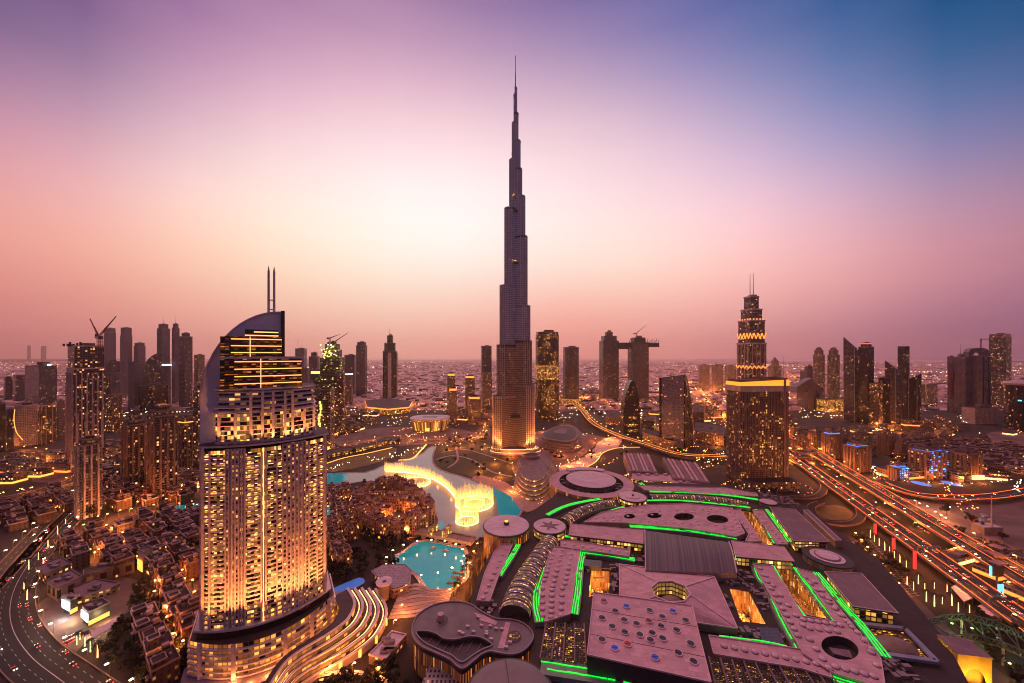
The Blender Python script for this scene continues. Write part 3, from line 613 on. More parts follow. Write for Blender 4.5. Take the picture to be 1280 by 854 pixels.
def slant(label,x0,x1,yl,yr,yb,fac,rot=20,asp=.8,group=gr,notch=None):
    poly,cx,cy,k=fit(x0,x1,yb,asp,rot); T=thing('glass_tower',label,'tower',(cx,cy,0),0,group); m=MB(); fm=FC[fac] if isinstance(fac,str) else fac
    xs=[640+F*p[0]/p[1] for p in poly]; a,b=min(xs),max(xs)
    zt=[Hy(yl+(yr-yl)*(x-a)/(b-a),p[1]) for x,p in zip(xs,poly)]; zm=min(zt)-1
    A=sum(poly[i-1][0]*poly[i][1]-poly[i][0]*poly[i-1][1] for i in range(4))
    if A<0: poly=poly[::-1]; zt=zt[::-1]
    u=0
    for i in range(4):
        p,q=poly[i],poly[(i+1)%4]; l=math.hypot(q[0]-p[0],q[1]-p[1])
        m.face([(*p,0),(*q,0),(*q,zt[(i+1)%4]),(*p,zt[i])],fm,[(u,0),(u+l,0),(u+l,zt[(i+1)%4]),(u,zt[i])]); u+=l
    part(m,'wall',T); m=MB(); m.face([(*poly[i],zt[i]) for i in (0,1,2)],roofm); m.face([(*poly[i],zt[i]) for i in (0,2,3)],roofm); part(m,'sloping_roof',T)
    m=MB()
    for i in range(4):
        for dz in (0,):
            m.beam((*poly[i],zt[i]),(*poly[(i+1)%4],zt[(i+1)%4]),1.6,steel); m.beam((*poly[i],0),(*poly[i],zt[i]),1.2,steel)
    part(m,'edge_frame',T)
    return T,poly,cx,cy,k
slant('grey glass tower with a steep slanting roof, tallest of the wedge shaped ones',1054.5,1077,421.5,441,528,'off')
tower('black tower with a small red sign on top, beside the tallest wedge tower',1073,1092.5,429,531,'offd',rot=20,asp=.8,tiers=[(1,434),(.7,429)],group=gr,lamp=(redl,2.5))
tower('squat dark block in front of the black tower with the red sign',1087,1104,480,533,'gold',rot=22,asp=.8,group=gr)
tower('dark block behind the smaller wedge tower',1098,1112.5,472.6,531,'offd',rot=22,asp=.8,group=gr)
slant('smaller grey glass wedge tower with a slanting roof',1106.5,1127,451,466,530,'off')
T,P,cx,cy,k,zb=tower('black square tower with a notched crown and a row of roof lights',1122,1137,437,523,'offd',rot=20,asp=1,crown=False,rails=False,group=gr)
for sx in (-.35,.35): m_=MB(); m_.box(cx+sx*k,cy,zb,k*.26,k*.8,Hy(433,cy)-zb,darkm,a=R(20)); part(m_,'crown_block',T)
m_=MB(); m_.box(cx,cy-k*.55,zb-22,k*.7,2,5,FC['goldband'],a=R(20)); part(m_,'lit_floor',T)
slant('black wedge tower leaning up to the right, beside the notched one',1136,1151.5,474,467,531,'offd')
tower('low block with golden lit side right of the black wedge',1151.5,1158,481,507,'gold',rot=20,asp=1,group=gr)
tower('low brown block right of the golden lit one',1158,1172,481,507,'resi',rot=20,asp=.8,group=gr)
T,P,cx,cy,k,zb=tower('narrow grey tower with a tall red figure on its side banner',1184,1194,446,516,'grey',rot=20,asp=1,group=gr)
ban=MB(); Yb=cy-k*.8; bw=7.5*Yb/F
ban.box((1188.3-640)*Yb/F,Yb,Hy(499,Yb),bw,1.0,(499-454)*Yb/F,mat('banner_cloth',(.40,.34,.36),.7),bot=True); bo=part(ban,'banner',T)
fg=MB(); rm=mat('banner_red',(.55,.02,.03),.6)
def fb(x,y,w,h,tilt=0): fg.beam(((x-640)*Yb/F,Yb-.9,Hy(y,Yb)),((x+tilt-640)*Yb/F,Yb-.9,Hy(y+h,Yb)),w*Yb/F,rm,h=.6)
fb(1188,459,1.7,3.2); fb(1188,463,4.4,14); fb(1186.9,476,1.9,20,-1.4); fb(1189.2,476,1.9,20,1.6); fb(1185.7,464,1.1,10,-.6); fb(1190.4,464,1.1,10,.9)
sub(fg,'printed_figure',bo)
T,P,cx,cy,k,zb=tower('grey twin tower with a pointed dome, left of the arched one',1192,1214,447,518,'grey',rot=18,asp=.8,crown=False,group='grey twin towers with curved tops')
m_=MB(); m_.dome(cx-k*.2,cy,zb,k*.24,k*.42,conc,14,6); part(m_,'dome',T); m_=MB(); m_.cone(cx-k*.2,cy,zb+k*.4,Hy(430,cy),.8,.2,6,steel); part(m_,'mast',T)
T,P,cx,cy,k,zb=tower('grey twin tower with a wide arched top, right of the domed one',1210.5,1237,445,519,'grey',rot=18,asp=.7,crown=False,group='grey twin towers with curved tops')
profile([(1210.5,447),(1211,440),(1214,436),(1220,435),(1230,435),(1235,437),(1237,441),(1237,447),(1231,447),(1230,442),(1226,440),(1221,440),(1217,443),(1216,447)],cy-8,16,FC['grey'],T,'arch')
for i in range(2): m_=MB(); m_.box(cx+(i-.5)*k*.5,cy-k*.42,zb*.08,k*.2,3,zb*.9,glassd,a=R(18)); part(m_,'glass_bay',T)
T,P,cx,cy,k,zb=tower('tall dark square tower with lit floors, highest on the right',1236,1264.5,418,512,'resid',rot=20,asp=.9,tiers=[(1,421),(.95,418)],group=gr)
fr=MB(); Yq=cy
for a,b in (((1225.5,424),(1236,424)),((1226,424),(1226,436))): fr.beam(((a[0]-640)*Yq/F,Yq,Hy(a[1],Yq)),((b[0]-640)*Yq/F,Yq,Hy(b[1],Yq)),3,conc)
part(fr,'roof_frame',T)
T,P,cx,cy,k,zb=tower('dark round building with a pale saucer roof at the right edge',1254,1304,482,541,'offd','round',rot=0,asp=.8,crown=False,rails=False)
m_=MB(); m_.cone(cx,cy,zb,zb+5,k*.47,k*.50,28,stone); m_.dome(cx,cy,zb+5,k*.5,k*.1,stone,28,3,ry=k*.5); part(m_,'saucer_roof',T)
for i in range(8): m_=MB(); a=rnd.uniform(3.6,5.6); m_.box(cx+k*.5*math.cos(a),cy+k*.41*math.sin(a),rnd.uniform(20,90),6,2,3,cyanl if i%2 else goldl,a=a+1.57); part(m_,'light_panel',T)
T,P,cx,cy,k,zb=tower('long low white block with many narrow bays on the right',1202.5,1248,510,530.5,'white',rot=8,asp=.35,name='office_block',cat='building')
piers(T,P,0,zb,14,2.2,2,stone)
# --- low blocks with blue lights
gl='mid rise apartment blocks beyond the highway'
bl=[('apartment block with blue roof lights nearest the highway',1054,1089,556,591,'b'),('apartment block with blue lights left of the nearest one',1027,1053,541,574,'b'),
('large hotel block with bright blue lit balconies above the blue pools',1135,1184,562,600,'B'),('apartment block with an arched roof and orange lit base right of the blue hotel',1187,1227,565,600,'r'),
('low blue lit wing left of the blue hotel',1110,1135,582,601,'B'),('beige block behind the blue roofed one',1063,1091,543,562,''),('tall beige block behind the gap before the blue hotel',1096,1120,541,569,''),
('beige block just left of the blue hotel',1120,1136,551,574,''),('brown block at the foot of the golden crowned hotel',990,1012,548,566,''),('second brown block right of the golden crowned hotel',1010,1030,540,560,''),
('beige block in the middle row with warm lit windows',1040,1062,538,553,''),('low beige block behind the arched roof block',1218,1238,546,560,''),('low block in the back row behind the black wedge tower',1140,1165,541,556,''),('small beige block in the back row, right of the last wedge tower',1170,1190,545,560,'')]
for lb,x0,x1,yt,yb,kd in bl:
    T,P,cx,cy,k,zb=tower(lb,x0,x1,yt,yb,'low',rot=14,asp=.6,balc=3.6,bm=sandw,group=gl,name='apartment_block',cat='building',tiers=[(1,yt+2),(.7,yt-1),(.4,yt-3)])
    piers(T,P,0,Hy(yt+2,cy)-1,4,2.4,3,sandw)
    if kd in('b','B'):
        m_=MB(); q=scale(P,.72,cx,cy); z=Hy(yt-1,cy); m_.prism(inset(q,-.3),z-2.8,z-1.2,bluel,bluel,top=False); m_.prism(inset(scale(P,.4,cx,cy),.4),Hy(yt-3,cy)-4,Hy(yt-3,cy)-2,bluel,bluel,top=False); part(m_,'roof_light',T)
    if kd=='B':
        fr_=sorted(P,key=lambda p:p[1])[:2]; 
        for i in range(26):
            t=rnd.random(); x=fr_[0][0]+(fr_[1][0]-fr_[0][0])*t; y=fr_[0][1]+(fr_[1][1]-fr_[0][1])*t-2
            m_=MB(); m_.box(x,y,rnd.randint(1,max(2,int(zb/3.6)-2))*3.6+1,rnd.uniform(2.5,5.5),.6,1.3,bluel if rnd.random()<.75 else cyanl,a=R(14)); part(m_,'balcony_light',T)
    if kd=='r':
        m_=MB(); m_.box(cx,cy-k*.36,0,k*.8,3,7,warml); part(m_,'lit_base',T)
for x0,x1,lb in ((1144,1158,'blue lit swimming pool, left of two before the blue hotel'),(1181,1198,'blue lit swimming pool, right of two before the blue hotel')):
    c0=G((x0+x1)/2,604.5,.3); m_=MB(); m_.prism(ell(c0[0],c0[1],9.5,13,20),.05,.35,stone,emis('pool_blue',(.02,.28,.9),.9)); solo(m_,'swimming_pool',lb,'pool',group='pools before the blue hotel')
# --- the tallest tower
def supertall():
    gx,gy=G(644.5,570); cx,cy=gx,gy+40
    T=thing('stepped_skyscraper','tallest tower, needle thin with setbacks climbing in a spiral','tower',(cx,cy,0))
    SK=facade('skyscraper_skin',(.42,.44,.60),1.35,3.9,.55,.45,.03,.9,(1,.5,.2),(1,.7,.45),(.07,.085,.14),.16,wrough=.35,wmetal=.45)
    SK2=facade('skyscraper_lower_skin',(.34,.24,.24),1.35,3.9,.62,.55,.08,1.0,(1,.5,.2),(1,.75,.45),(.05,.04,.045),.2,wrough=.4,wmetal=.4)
    Z=lambda y:Hy(y,cy)
    pxm=cy/F
    Lr=[(29,548,493),(24,493,431),(20,431,358),(13.8,358,262),(7.4,262,200.5),(4.0,200.5,153.7),(1.9,153.7,118)]
    Rr=[(23,548,480),(19.5,480,426),(17.6,426,383),(14.2,383,297),(11.5,297,247),(7.6,247,212),(6.2,212,177),(3.6,177,142),(1.6,142,110)]
    Br=[(26,548,460),(22,460,400),(18,400,330),(14,330,270),(10,270,225),(7,225,190),(4,190,160)]
    FEET=[]
    def wing(dirx,diry,segs,w0,kx):
        m=MB(); rim=[]; z0=-1
        for i,(r,ya,yb) in enumerate(segs):
            reach=r*pxm*kx; w=min(w0*(1-.06*i),reach*1.3+3); zt=Z(yb); nx,ny=-diry,dirx; e=max(reach-w/2,.5)
            poly=[(cx-nx*w/2,cy-ny*w/2)]+[(cx+dirx*(e+w/2*math.cos(a))+nx*w/2*math.sin(a),cy+diry*(e+w/2*math.cos(a))+ny*w/2*math.sin(a)) for a in [R(d) for d in range(-90,91,20)]]+[(cx+nx*w/2,cy+ny*w/2)]
            zz0=max(0,z0)
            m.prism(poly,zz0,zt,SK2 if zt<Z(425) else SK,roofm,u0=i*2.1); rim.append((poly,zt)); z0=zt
        part(m,'wing',T)
        if diry<0: FEET.extend(rim[0][0][1:-1])
        for i,(p,z) in enumerate(rim):
            m=MB(); m.prism(inset(p,-.35),z-5,z-1,darkm if i%2 else steel,steel,top=False); part(m,'setback_rim',T)
        # bull-nose fins on the two lowest steps
        for s,(p,z) in enumerate(rim[:6]):
            zb_=0 if s==0 else rim[s-1][1]
            m=MB()
            for j in range(1,len(p)-1):
                a=p[j]; dx,dy=a[0]-cx,a[1]-cy; l=math.hypot(dx,dy)
                if diry>.5: continue
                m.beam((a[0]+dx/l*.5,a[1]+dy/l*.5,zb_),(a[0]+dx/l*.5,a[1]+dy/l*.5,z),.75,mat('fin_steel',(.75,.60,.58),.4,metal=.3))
            part(m,'fins',T)
    c30=math.cos(R(28)); s30=math.sin(R(28))
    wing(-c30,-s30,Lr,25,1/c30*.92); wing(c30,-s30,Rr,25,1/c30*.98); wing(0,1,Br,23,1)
    m=MB(); m.cone(cx,cy,0,Z(300),14,11,12,darkm); m.cone(cx,cy,Z(300),Z(150),10,4.0,12,darkm,cap=True); part(m,'core',T)
    m=MB()
    for r,a,b in ((3.4,152,128),(2.2,128,108),(1.3,108,92),(.75,92,69.5)): m.cone(cx,cy,Z(a),Z(b),r,r*.82,10,steel)
    part(m,'spire',T)
    for y in (331,267,214,250,519):
        m=MB(); m.prism(ell(cx,cy,{331:16,267:15,214:10,250:12,519:22}[y],{331:16,267:15,214:10,250:12,519:22}[y],16),Z(y)-3,Z(y)+3,darkm,darkm); part(m,'plant_floor',T)
    for i in range(16):
        y=rnd.choice((246,247,262,326,327,329,383,431)); x=cx+rnd.uniform(-9,9)*pxm*.9; m=MB(); m.box(x,cy-13-rnd.uniform(0,6),Z(y)-2,1.1,.8,.8,warml); part(m,'terrace_light',T)
    # uplit foot: lamps throwing light up between the fins
    up=MB(); ld=bpy.data.lights.new('uplight','SPOT'); ld.energy=800000; ld.color=(1,.36,.08); ld.spot_size=R(26); ld.spot_blend=.7; ld.shadow_soft_size=.8
    for p in FEET:
        dx,dy=p[0]-cx,p[1]-cy; l=math.hypot(dx,dy); x,y=p[0]+dx/l*3.2,p[1]+dy/l*3.2
        up.box(x,y,12,1.4,1.4,1.0,warml)
        lo=bpy.data.objects.new('uplight',ld); link(lo); lo.parent=T; lo.location=(x-cx,y-cy,13.4); lo.rotation_euler=Vector((dx/l*.045,dy/l*.045,-1)).to_track_quat('-Z','Y').to_euler(); lo.rotation_euler=Vector((-dx/l*.05,-dy/l*.05,1)).to_track_quat('-Z','Y').to_euler()
    part(up,'uplight_housing',T)
    for k_,(r,h) in enumerate(((52,6),(47,12))):
        m=MB(); q=[(cx+r*(1+.12*math.cos(3*t+.5*math.pi))*math.cos(t),cy+r*.8*(1+.12*math.cos(3*t+.5*math.pi))*math.sin(t)) for t in [i*2*math.pi/48 for i in range(48)]]
        m.prism(q,0 if k_==0 else 6,h,stone,mat('terrace_stone',(.30,.24,.22),.7)); m.prism(inset(q,-.2),h-1.4,h-.6,warml,warml,top=False); part(m,'podium_step',T)
supertall()
# ================= sail crowned hotel =================
def hotel():
    gx,gy=(-172,254); ang=R(33)              # the bowed front faces the camera
    T=thing('sail_crowned_hotel','cream hotel tower with gold lit balconies, a curved sail crown and twin masts','hotel',(gx,gy,0),ang)
    st=mat('hotel_stone',(.70,.54,.56),.65,sc=.3); stt=mat('hotel_trim',(.82,.66,.68),.6); dk=mat('hotel_dark_glass',(.02,.018,.022),.1)
    WIN=facade('hotel_room_wall',(.10,.06,.04),1.9,3.0,.92,.84,1.15,2.3,(1,.33,.05),(1,.50,.14),(.03,.02,.02),.2,clump=.5)
    GRD=facade('hotel_punched_wall',(.60,.46,.47),2.6,3.0,.50,.52,.6,1.7,(1,.36,.08),(1,.55,.2),(.02,.015,.02),.2)
    BND=facade('hotel_band_wall',(.5,.4,.42),3.4,3.3,.95,.5,.22,1.5,(1,.38,.1),(1,.6,.3),(.015,.013,.02),.12)
    def L(p): # local -> world
        c,s=math.cos(ang),math.sin(ang); return (gx+p[0]*c-p[1]*s,gy+p[0]*s+p[1]*c)
    def bow(w,sag,dep,y0=0,n=20): # plan: bowed front (towards -y), straight back
        f=[(-w+2*w*i/n, y0-sag*(1-((2*i/n-1))**2)) for i in range(n+1)]; return f+[(w,y0+dep),(-w,y0+dep)]
    def LP(pl): return [L(p) for p in pl]
    W1=36; SAG=11; zB=31; z1=147
    fy=lambda x,w=W1,s=SAG:-s*(1-(x/w)**2)
    m=MB(); m.prism(LP(bow(W1,SAG,26)),zB,z1,WIN,roofm); part(m,'room_wall',T)
    # punched stone panels standing proud of the glass, between balcony bays
    panels=[(-23,-12.5),(8.5,22.5)]
    for a,b in panels:
        n=5; m=MB(); f=[(a+(b-a)*i/n,fy(a+(b-a)*i/n)-1.5) for i in range(n+1)]; bk=[(b,fy(b)+.3),(a,fy(a)+.3)]
        m.prism(LP(f+bk),zB,z1+1,GRD,stt); part(m,'stone_panel',T)
        for k in range(7):
            x=a+(b-a)*k/6; mm=MB(); y=fy(x)-1.8; mm.prism(LP([(x-.38,y-.5),(x+.38,y-.5),(x+.38,y+.6),(x-.38,y+.6)]),zB,z1+1,st); part(mm,'mullion',T)
        for k in range(int((z1-zB)/3)):
            pass
    for x in (-W1+.8,-3.6,-1.0,W1-.8,24.6,30.0,-31.5,5.2):
        m=MB(); w=.9 if abs(x)<34 else 1.5; y=fy(x)-1.6
        m.prism(LP([(x-w/2,y-.8),(x+w/2,y-.8),(x+w/2,y+2),(x-w/2,y+2)]),zB,z1+(2 if w>1 else 0),st); part(m,'pier',T)
    m=MB(); y=fy(-2.4)-2.3; m.prism(LP([(-2.7,y-.5),(-2.1,y-.5),(-2.1,y+.4),(-2.7,y+.4)]),zB,z1,emis('hotel_seam',(1,.45,.18),2.6)); part(m,'light_seam',T)
    # balconies: one floor made once, then copied up the tower
    slab=MB(); rail=MB(); gaps=[(-34.6,-23.4),(-12.1,-4.3),(-.3,4.6),(5.8,8.2),(22.9,34.6)]
    for a,b in gaps:
        n=max(1,int((b-a)/2.5)); f=[(a+(b-a)*i/n,fy(a+(b-a)*i/n)-1.7) for i in range(n+1)]
        slab.prism(LP(f+[(b,fy(b)+.2),(a,fy(a)+.2)]),zB+3,zB+3.28,stt,stt,bot=True)
        slab.prism(LP(f+[(b,fy(b)-1.55),(a,fy(a)-1.55)]),zB+3.28,zB+4.1,st,st)
        rail.prism(LP([(p[0],p[1]+.25) for p in f]+[(b,fy(b)-1.35),(a,fy(a)-1.35)]),zB+5.72,zB+5.84,warml,warml)
    o=part(slab,'balcony',T); nf=int((z1-zB)/3.0)
    for k in range(1,nf-1): c=o.copy(); link(c); c.parent=T; c.location=(0,0,3.0*k)
    # small warm down-lights under each slab (seen as bright dots in the bays)
    lm=MB(); r2=random.Random(3)
    for k in range(nf-1):
        for a,b in gaps:
            for q in range(max(1,int((b-a)/3.6))):
                x=a+(b-a)*(q+.5)/max(1,int((b-a)/3.6))+r2.uniform(-.3,.3)
                if r2.random()<.8: lm.prism(LP([(x-.8,fy(x)-.9),(x+.8,fy(x)-.9),(x+.8,fy(x)-.3),(x-.8,fy(x)-.3)]),zB+5.45+3*k,zB+5.85+3*k,warml,warml,bot=True)
    o=part(lm,'balcony_downlights',T); o['kind']='stuff'
    # side walls
    for sx in (-1,1):
        m=MB(); m.prism(LP([(sx*W1,1),(sx*(W1+1.2),1),(sx*(W1+1.2),26),(sx*W1,26)]),zB,z1+3,st); part(m,'side_wall',T)
    m=MB(); m.prism(LP(bow(W1+2.3,SAG+1.5,28)),z1+2,z1+3.2,stt,roofm,bot=True); part(m,'cornice',T)
    # second tier : open bands
    W2=29; z2=171
    m=MB(); m.prism(LP(bow(W2,9.5,22,y0=1)),z1+3.2,z2,WIN,roofm); m.prism(LP(bow(W2+.3,9.5,22,y0=.7)),z1+3.2,z1+5,st,top=False); part(m,'upper_room_wall',T)
    W3=30; z3=186
    m=MB(); m.prism(LP(bow(27.5,9,20,y0=2)),z2,z3,BND,roofm); part(m,'banded_wall',T)
    for k in range(5):
        z=z2+.4+k*3.1; m=MB(); m.prism(LP(bow(28.6,9.4,20,y0=1.2)),z,z+1.0,stt,stt,bot=True); part(m,'band',T)
    for k in range(8):
        z=z1+6+k*3; m=MB(); m.prism(LP(bow(W2+1.0,9.8,22,y0=.2)),z,z+.45,stt,stt,bot=True); part(m,'balcony',T)
    for x in (-27,-18,-9.5,-3,3,10,14.5,22,28.2):
        m=MB(); y=1-9.6*(1-(x/W2)**2)-1; m.prism(LP([(x-.8,y-.5),(x+.8,y-.5),(x+.8,y+1.4),(x-.8,y+1.4)]),z1+3.2,z2+ (14 if abs(x)<12 or abs(x)==14.5 else 0),st); part(m,'pier',T)
    m=MB(); m.prism(LP(bow(30.5,10,23,y0=1)),z2-.9,z2+.1,stt,roofm,bot=True); part(m,'cornice',T)
    m=MB(); m.prism(LP(bow(29.5,9.8,21,y0=1)),z3,z3+1.2,stt,roofm,bot=True); part(m,'cornice',T)
    # dark glazed crown boxes with horizontal light lines
    z4=207; z5=222
    def crownbox(xa,xb,za,zb,ya,nl,dep):
        m=MB(); n=6; f=[(xa+(xb-xa)*i/n, ya-2.2*math.sin(math.pi*(.15+.7*i/n))) for i in range(n+1)]
        m.prism(LP(f+[(xb,ya+dep),(xa,ya+dep)]),za,zb,facade('crown_glass',(.06,.03,.02),2.4,1.7,.9,.55,.6,.55,(1,.25,.03),(1,.34,.06),(.03,.015,.01),.15),roofm); part(m,'glazed_crown',T)
        for k in range(nl):
            z=za+(zb-za)*(k+.55)/nl; m=MB(); q=[(p[0],p[1]-.5) for p in f if p[0]>xa+ (xb-xa)*.14]; m.prism(LP(q+[(q[-1][0],q[-1][1]+.9),(q[0][0],q[0][1]+.9)]),z,z+.55,emis('hotel_line',(1,.36,.09),2.6),bot=True); part(m,'light_line',T)
            m=MB(); q=[(p[0],p[1]-1.0) for p in f]; m.prism(LP(q+[(q[-1][0],q[-1][1]+.9),(q[0][0],q[0][1]+.9)]),z+.95,z+1.5,mat('hotel_louvre',(.12,.07,.05),.5),bot=True); part(m,'louvre',T)
        m=MB(); x=(xa+xb)/2-1; m.prism(LP([(x-.15,ya-3.4),(x+.15,ya-3.4),(x+.15,ya-1),(x-.15,ya-1)]),za,zb,emis('hotel_seam',(1,.6,.3),3)); part(m,'light_seam',T)
    crownbox(-26,20,z3+1.2,z4,-5,4,13.9)
    m=MB(); m.prism(LP([(-27,-6.5),(-4,-9),(21.5,-6.5),(23,13),(-27,13)]),z4,z4+1.4,stt,roofm,bot=True); part(m,'roof_plate',T)
    crownbox(-26,8,z4+1.4,z5,-3.5,3,12.4)
    m=MB(); m.prism(LP([(-13,-3),(6,-3),(6,6),(-13,6)]),z5,z5+5,dk,roofm); part(m,'plant_room',T)
    for k in range(2): m=MB(); m.prism(LP([(-13+k*5,-3.6),(6,-3.6),(6,-3.1),(-13+k*5,-3.1)]),z5+.6+k*2.4,z5+1.3+k*2.4,emis('hotel_line',(1,.5,.2),3)); part(m,'light_line',T)
    # the sail: an upright quarter ellipse slab behind the crown
    def sailpt(t): return (8-46*math.cos(t) , 176+65*math.sin(t))
    pl=[(-38,120)]+[sailpt(math.pi/2*i/14) for i in range(15)]+[(9.5,241.2),(9.5,120)]
    m=MB(); ya,yb=9,15
    nacr=len(pl); SM=mat('sail_cladding',(.86,.80,.92),.4,var=.07,sc=.4)
    fr=[(*L((p[0],ya)),p[1]) for p in pl]; bk=[(*L((p[0],yb)),p[1]) for p in pl]
    m.face(fr[::-1] if False else fr,SM,[(p[0],p[1]) for p in pl]); m.face(bk[::-1],SM,[(p[0],p[1]) for p in pl][::-1])
    for i in range(nacr): j=(i+1)%nacr; m.face([fr[i],bk[i],bk[j],fr[j]],stt)
    part(m,'sail_wall',T)
    m=MB()
    for i in range(14):
        a,b=sailpt(math.pi/2*i/14),sailpt(math.pi/2*(i+1)/14); m.beam((*L((a[0],ya-.4)),a[1]),(*L((b[0],ya-.4)),b[1]),1.1,stt)
    part(m,'sail_rim',T)
    m=MB(); m.prism(LP([(7.6,7),(10,7),(10,15.5),(7.6,15.5)]),190,242,dk); part(m,'edge_fin',T)
    for x in (0,3.4):
        m=MB(); c=L((x,13)); m.cone(c[0],c[1],222,271,.9,.75,8,st); m.cone(c[0],c[1],271,275,.75,.1,8,st); part(m,'mast',T)
    m=MB()
    for z in (228,243,250): a,b=L((0,13)),L((3.4,13)); m.beam((*a,z),(*b,z),.7,st)
    part(m,'mast_brace',T)
    # balconied podium ring below
    zP=22
    m=MB(); m.prism(LP(bow(W1+2.5,SAG+3,30)),zB-6,zB,dk,roofm); part(m,'dark_recess',T)
    m=MB(); m.prism(LP(bow(W1+4,SAG+4.5,31)),zB-.8,zB+.4,stt,stt,bot=True); part(m,'cornice',T)
    PW=facade('podium_room_wall',(.20,.12,.09),3.0,3.6,.85,.66,.9,2.0,(1,.25,.03),(1,.38,.07),(.04,.02,.02),.25)
    pp=bow(W1+6,SAG+12,34,y0=2)
    m=MB(); m.prism(LP(pp),0,zB-6,PW,roofm); part(m,'podium_wall',T)
    for k in range(7):
        z=.2+k*3.5; m=MB(); m.prism(LP(inset(pp,-1.4)),z,z+.9,stt,stt,bot=True); part(m,'podium_balcony',T)
    for x in (-36,-18,10,26,38): 
        m=MB(); y=2-(SAG+12)*(1-(x/(W1+6))**2)-1.5; m.prism(LP([(x-1.2,y-.6),(x+1.2,y-.6),(x+1.2,y+1),(x-1.2,y+1)]),0,zB-6,st); part(m,'pier',T)
    q=[(-46,10),(-44,-14),(-30,-24),(0,-30),(30,-22),(46,-4),(52,20)]
    m=MB(); m.prism(LP(smooth(q,4)+[(52,40),(-46,40)]),-.2,3.0,mat('podium_mauve',(.34,.27,.33),.6)); part(m,'terrace',T)
    sd=bpy.data.lights.new('facade_flood','SPOT'); sd.energy=110000; sd.color=(1,.30,.07); sd.spot_size=R(50); sd.spot_blend=.8; sd.shadow_soft_size=.8
    for (x,dy,z) in [(-33+i*6.6,-9,zB+1) for i in range(11)]:
        lo=bpy.data.objects.new('facade_flood',sd); link(lo); lo.parent=T; y=fy(x)+dy; lo.location=(x,y,z); lo.rotation_euler=Vector((0,.16,1)).to_track_quat('-Z','Y').to_euler()
    s2=bpy.data.lights.new('cornice_flood','SPOT'); s2.energy=20000; s2.color=(1,.33,.09); s2.spot_size=R(75); s2.spot_blend=.8; s2.shadow_soft_size=.5
    for x in (-26,-16,-6,2,12,20,27):
        lo=bpy.data.objects.new('cornice_flood',s2); link(lo); lo.parent=T; lo.location=(x,fy(x)-1.6,z1+3.6); lo.rotation_euler=Vector((0,.22,1)).to_track_quat('-Z','Y').to_euler()
    for a in range(7):
        c=L((-27+a*9,-19-(6 if 1<a<5 else 0))); ld=bpy.data.lights.new('facade_lamp','POINT'); ld.energy=2200; ld.color=(1,.3,.07); ld.shadow_soft_size=.5
        lo=bpy.data.objects.new('facade_lamp',ld); link(lo); lo.parent=T; lo.matrix_parent_inverse.identity(); l=((-27+a*9),-19-(6 if 1<a<5 else 0)); lo.location=(l[0],l[1]-2,5)
    # curved stepped wing to the right of the tower
    cxw,cyw=L((62,-2))
    return T,L
HT,HL=hotel()
# curved terraces of the hotel wing (right of the tower)
def terraces():
    T=thing('terraced_hotel_wing','curving terraced hotel wing with warm lit floors beside the cream hotel','building',(*G(430,800),0))
    st=mat('hotel_trim',(.5,.4,.41)); PW=_mc['podium_room_wall']; lit=[0,1,2,3,4]
    outer=GP([(470,738),(484,764),(474,792),(450,814),(420,833),(392,848),(372,864),(356,890)],4)
    inner=GP([(416,768),(423,782),(418,799),(402,814),(380,829),(362,842),(346,858),(330,884)],4)
    O=smooth(outer,5); I=smooth(inner,5); n=min(len(O),len(I))
    zt=[5,8.5,12,15,18]
    for k in range(5):
        a=k/6; b=(k+1)/6
        A=[(O[i][0]*(1-a)+I[i][0]*a,O[i][1]*(1-a)+I[i][1]*a) for i in range(n)]
        B=[(O[i][0]*(1-b)+I[i][0]*b,O[i][1]*(1-b)+I[i][1]*b) for i in range(n)]
        m=MB(); m.prism(A+I[::-1],0 if k==0 else zt[k-1]+.05,zt[k],PW if k else mat('wing_wall',(.42,.33,.34)),roofm); part(m,'storey',T)
        m=MB(); C=[(A[i][0]*.8+B[i][0]*.2,A[i][1]*.8+B[i][1]*.2) for i in range(n)]
        m.prism(inset(A+C[::-1],-.3),zt[k],zt[k]+1.1,st,st); part(m,'terrace_wall',T)
        if k<4: 
            D=[(A[i][0]*.5+B[i][0]*.5,A[i][1]*.5+B[i][1]*.5) for i in range(n)]; m=MB(); m.strip(D,.7,zt[k]+.35,warml,h=.2); part(m,'terrace_lights',T)
    for i in range(6):
        t=3+i*4; a=O[t]; m=MB(); m.box(a[0]-.3,a[1]-.4,0.3,2.6,1.2,5,goldl); part(m,'lit_window',T)
terraces()
# ================= shopping mall =================
from mathutils.geometry import tessellate_polygon
roofp=panelmat('mall_roof',(.78,.45,.47),6,3,.7,.7,.4); roofd=panelmat('mall_roof_dark',(.28,.17,.185),4,12,.65); servm=panelmat('service_roof',(.06,.038,.038),5,5,.8,.4,.6)
wallp=mat('mall_wall',(.36,.25,.22),.7); discm=panelmat('disc_roof',(.88,.62,.65),9,2.2,.6,.8,.3); trimd=mat('dark_trim',(.06,.05,.055),.6)
litw=facade('mall_lit_windows',(.22,.15,.13),3.2,3.4,.8,.7,.85,2.4,(1,.42,.07),(1,.58,.16),(.05,.03,.02),.2)
orw=facade('orange_lit_wall',(.36,.20,.13),2.0,9.0,.35,.9,.85,1.1,(1,.22,.02),(1,.30,.04),(.2,.09,.05),.4)
vaultm=facade('vault_skin',(.21,.16,.165),3.4,1.9,.30,.82,.85,1.7,(1,.36,.10),(1,.48,.2),(.10,.05,.04),.25,wrough=.5)
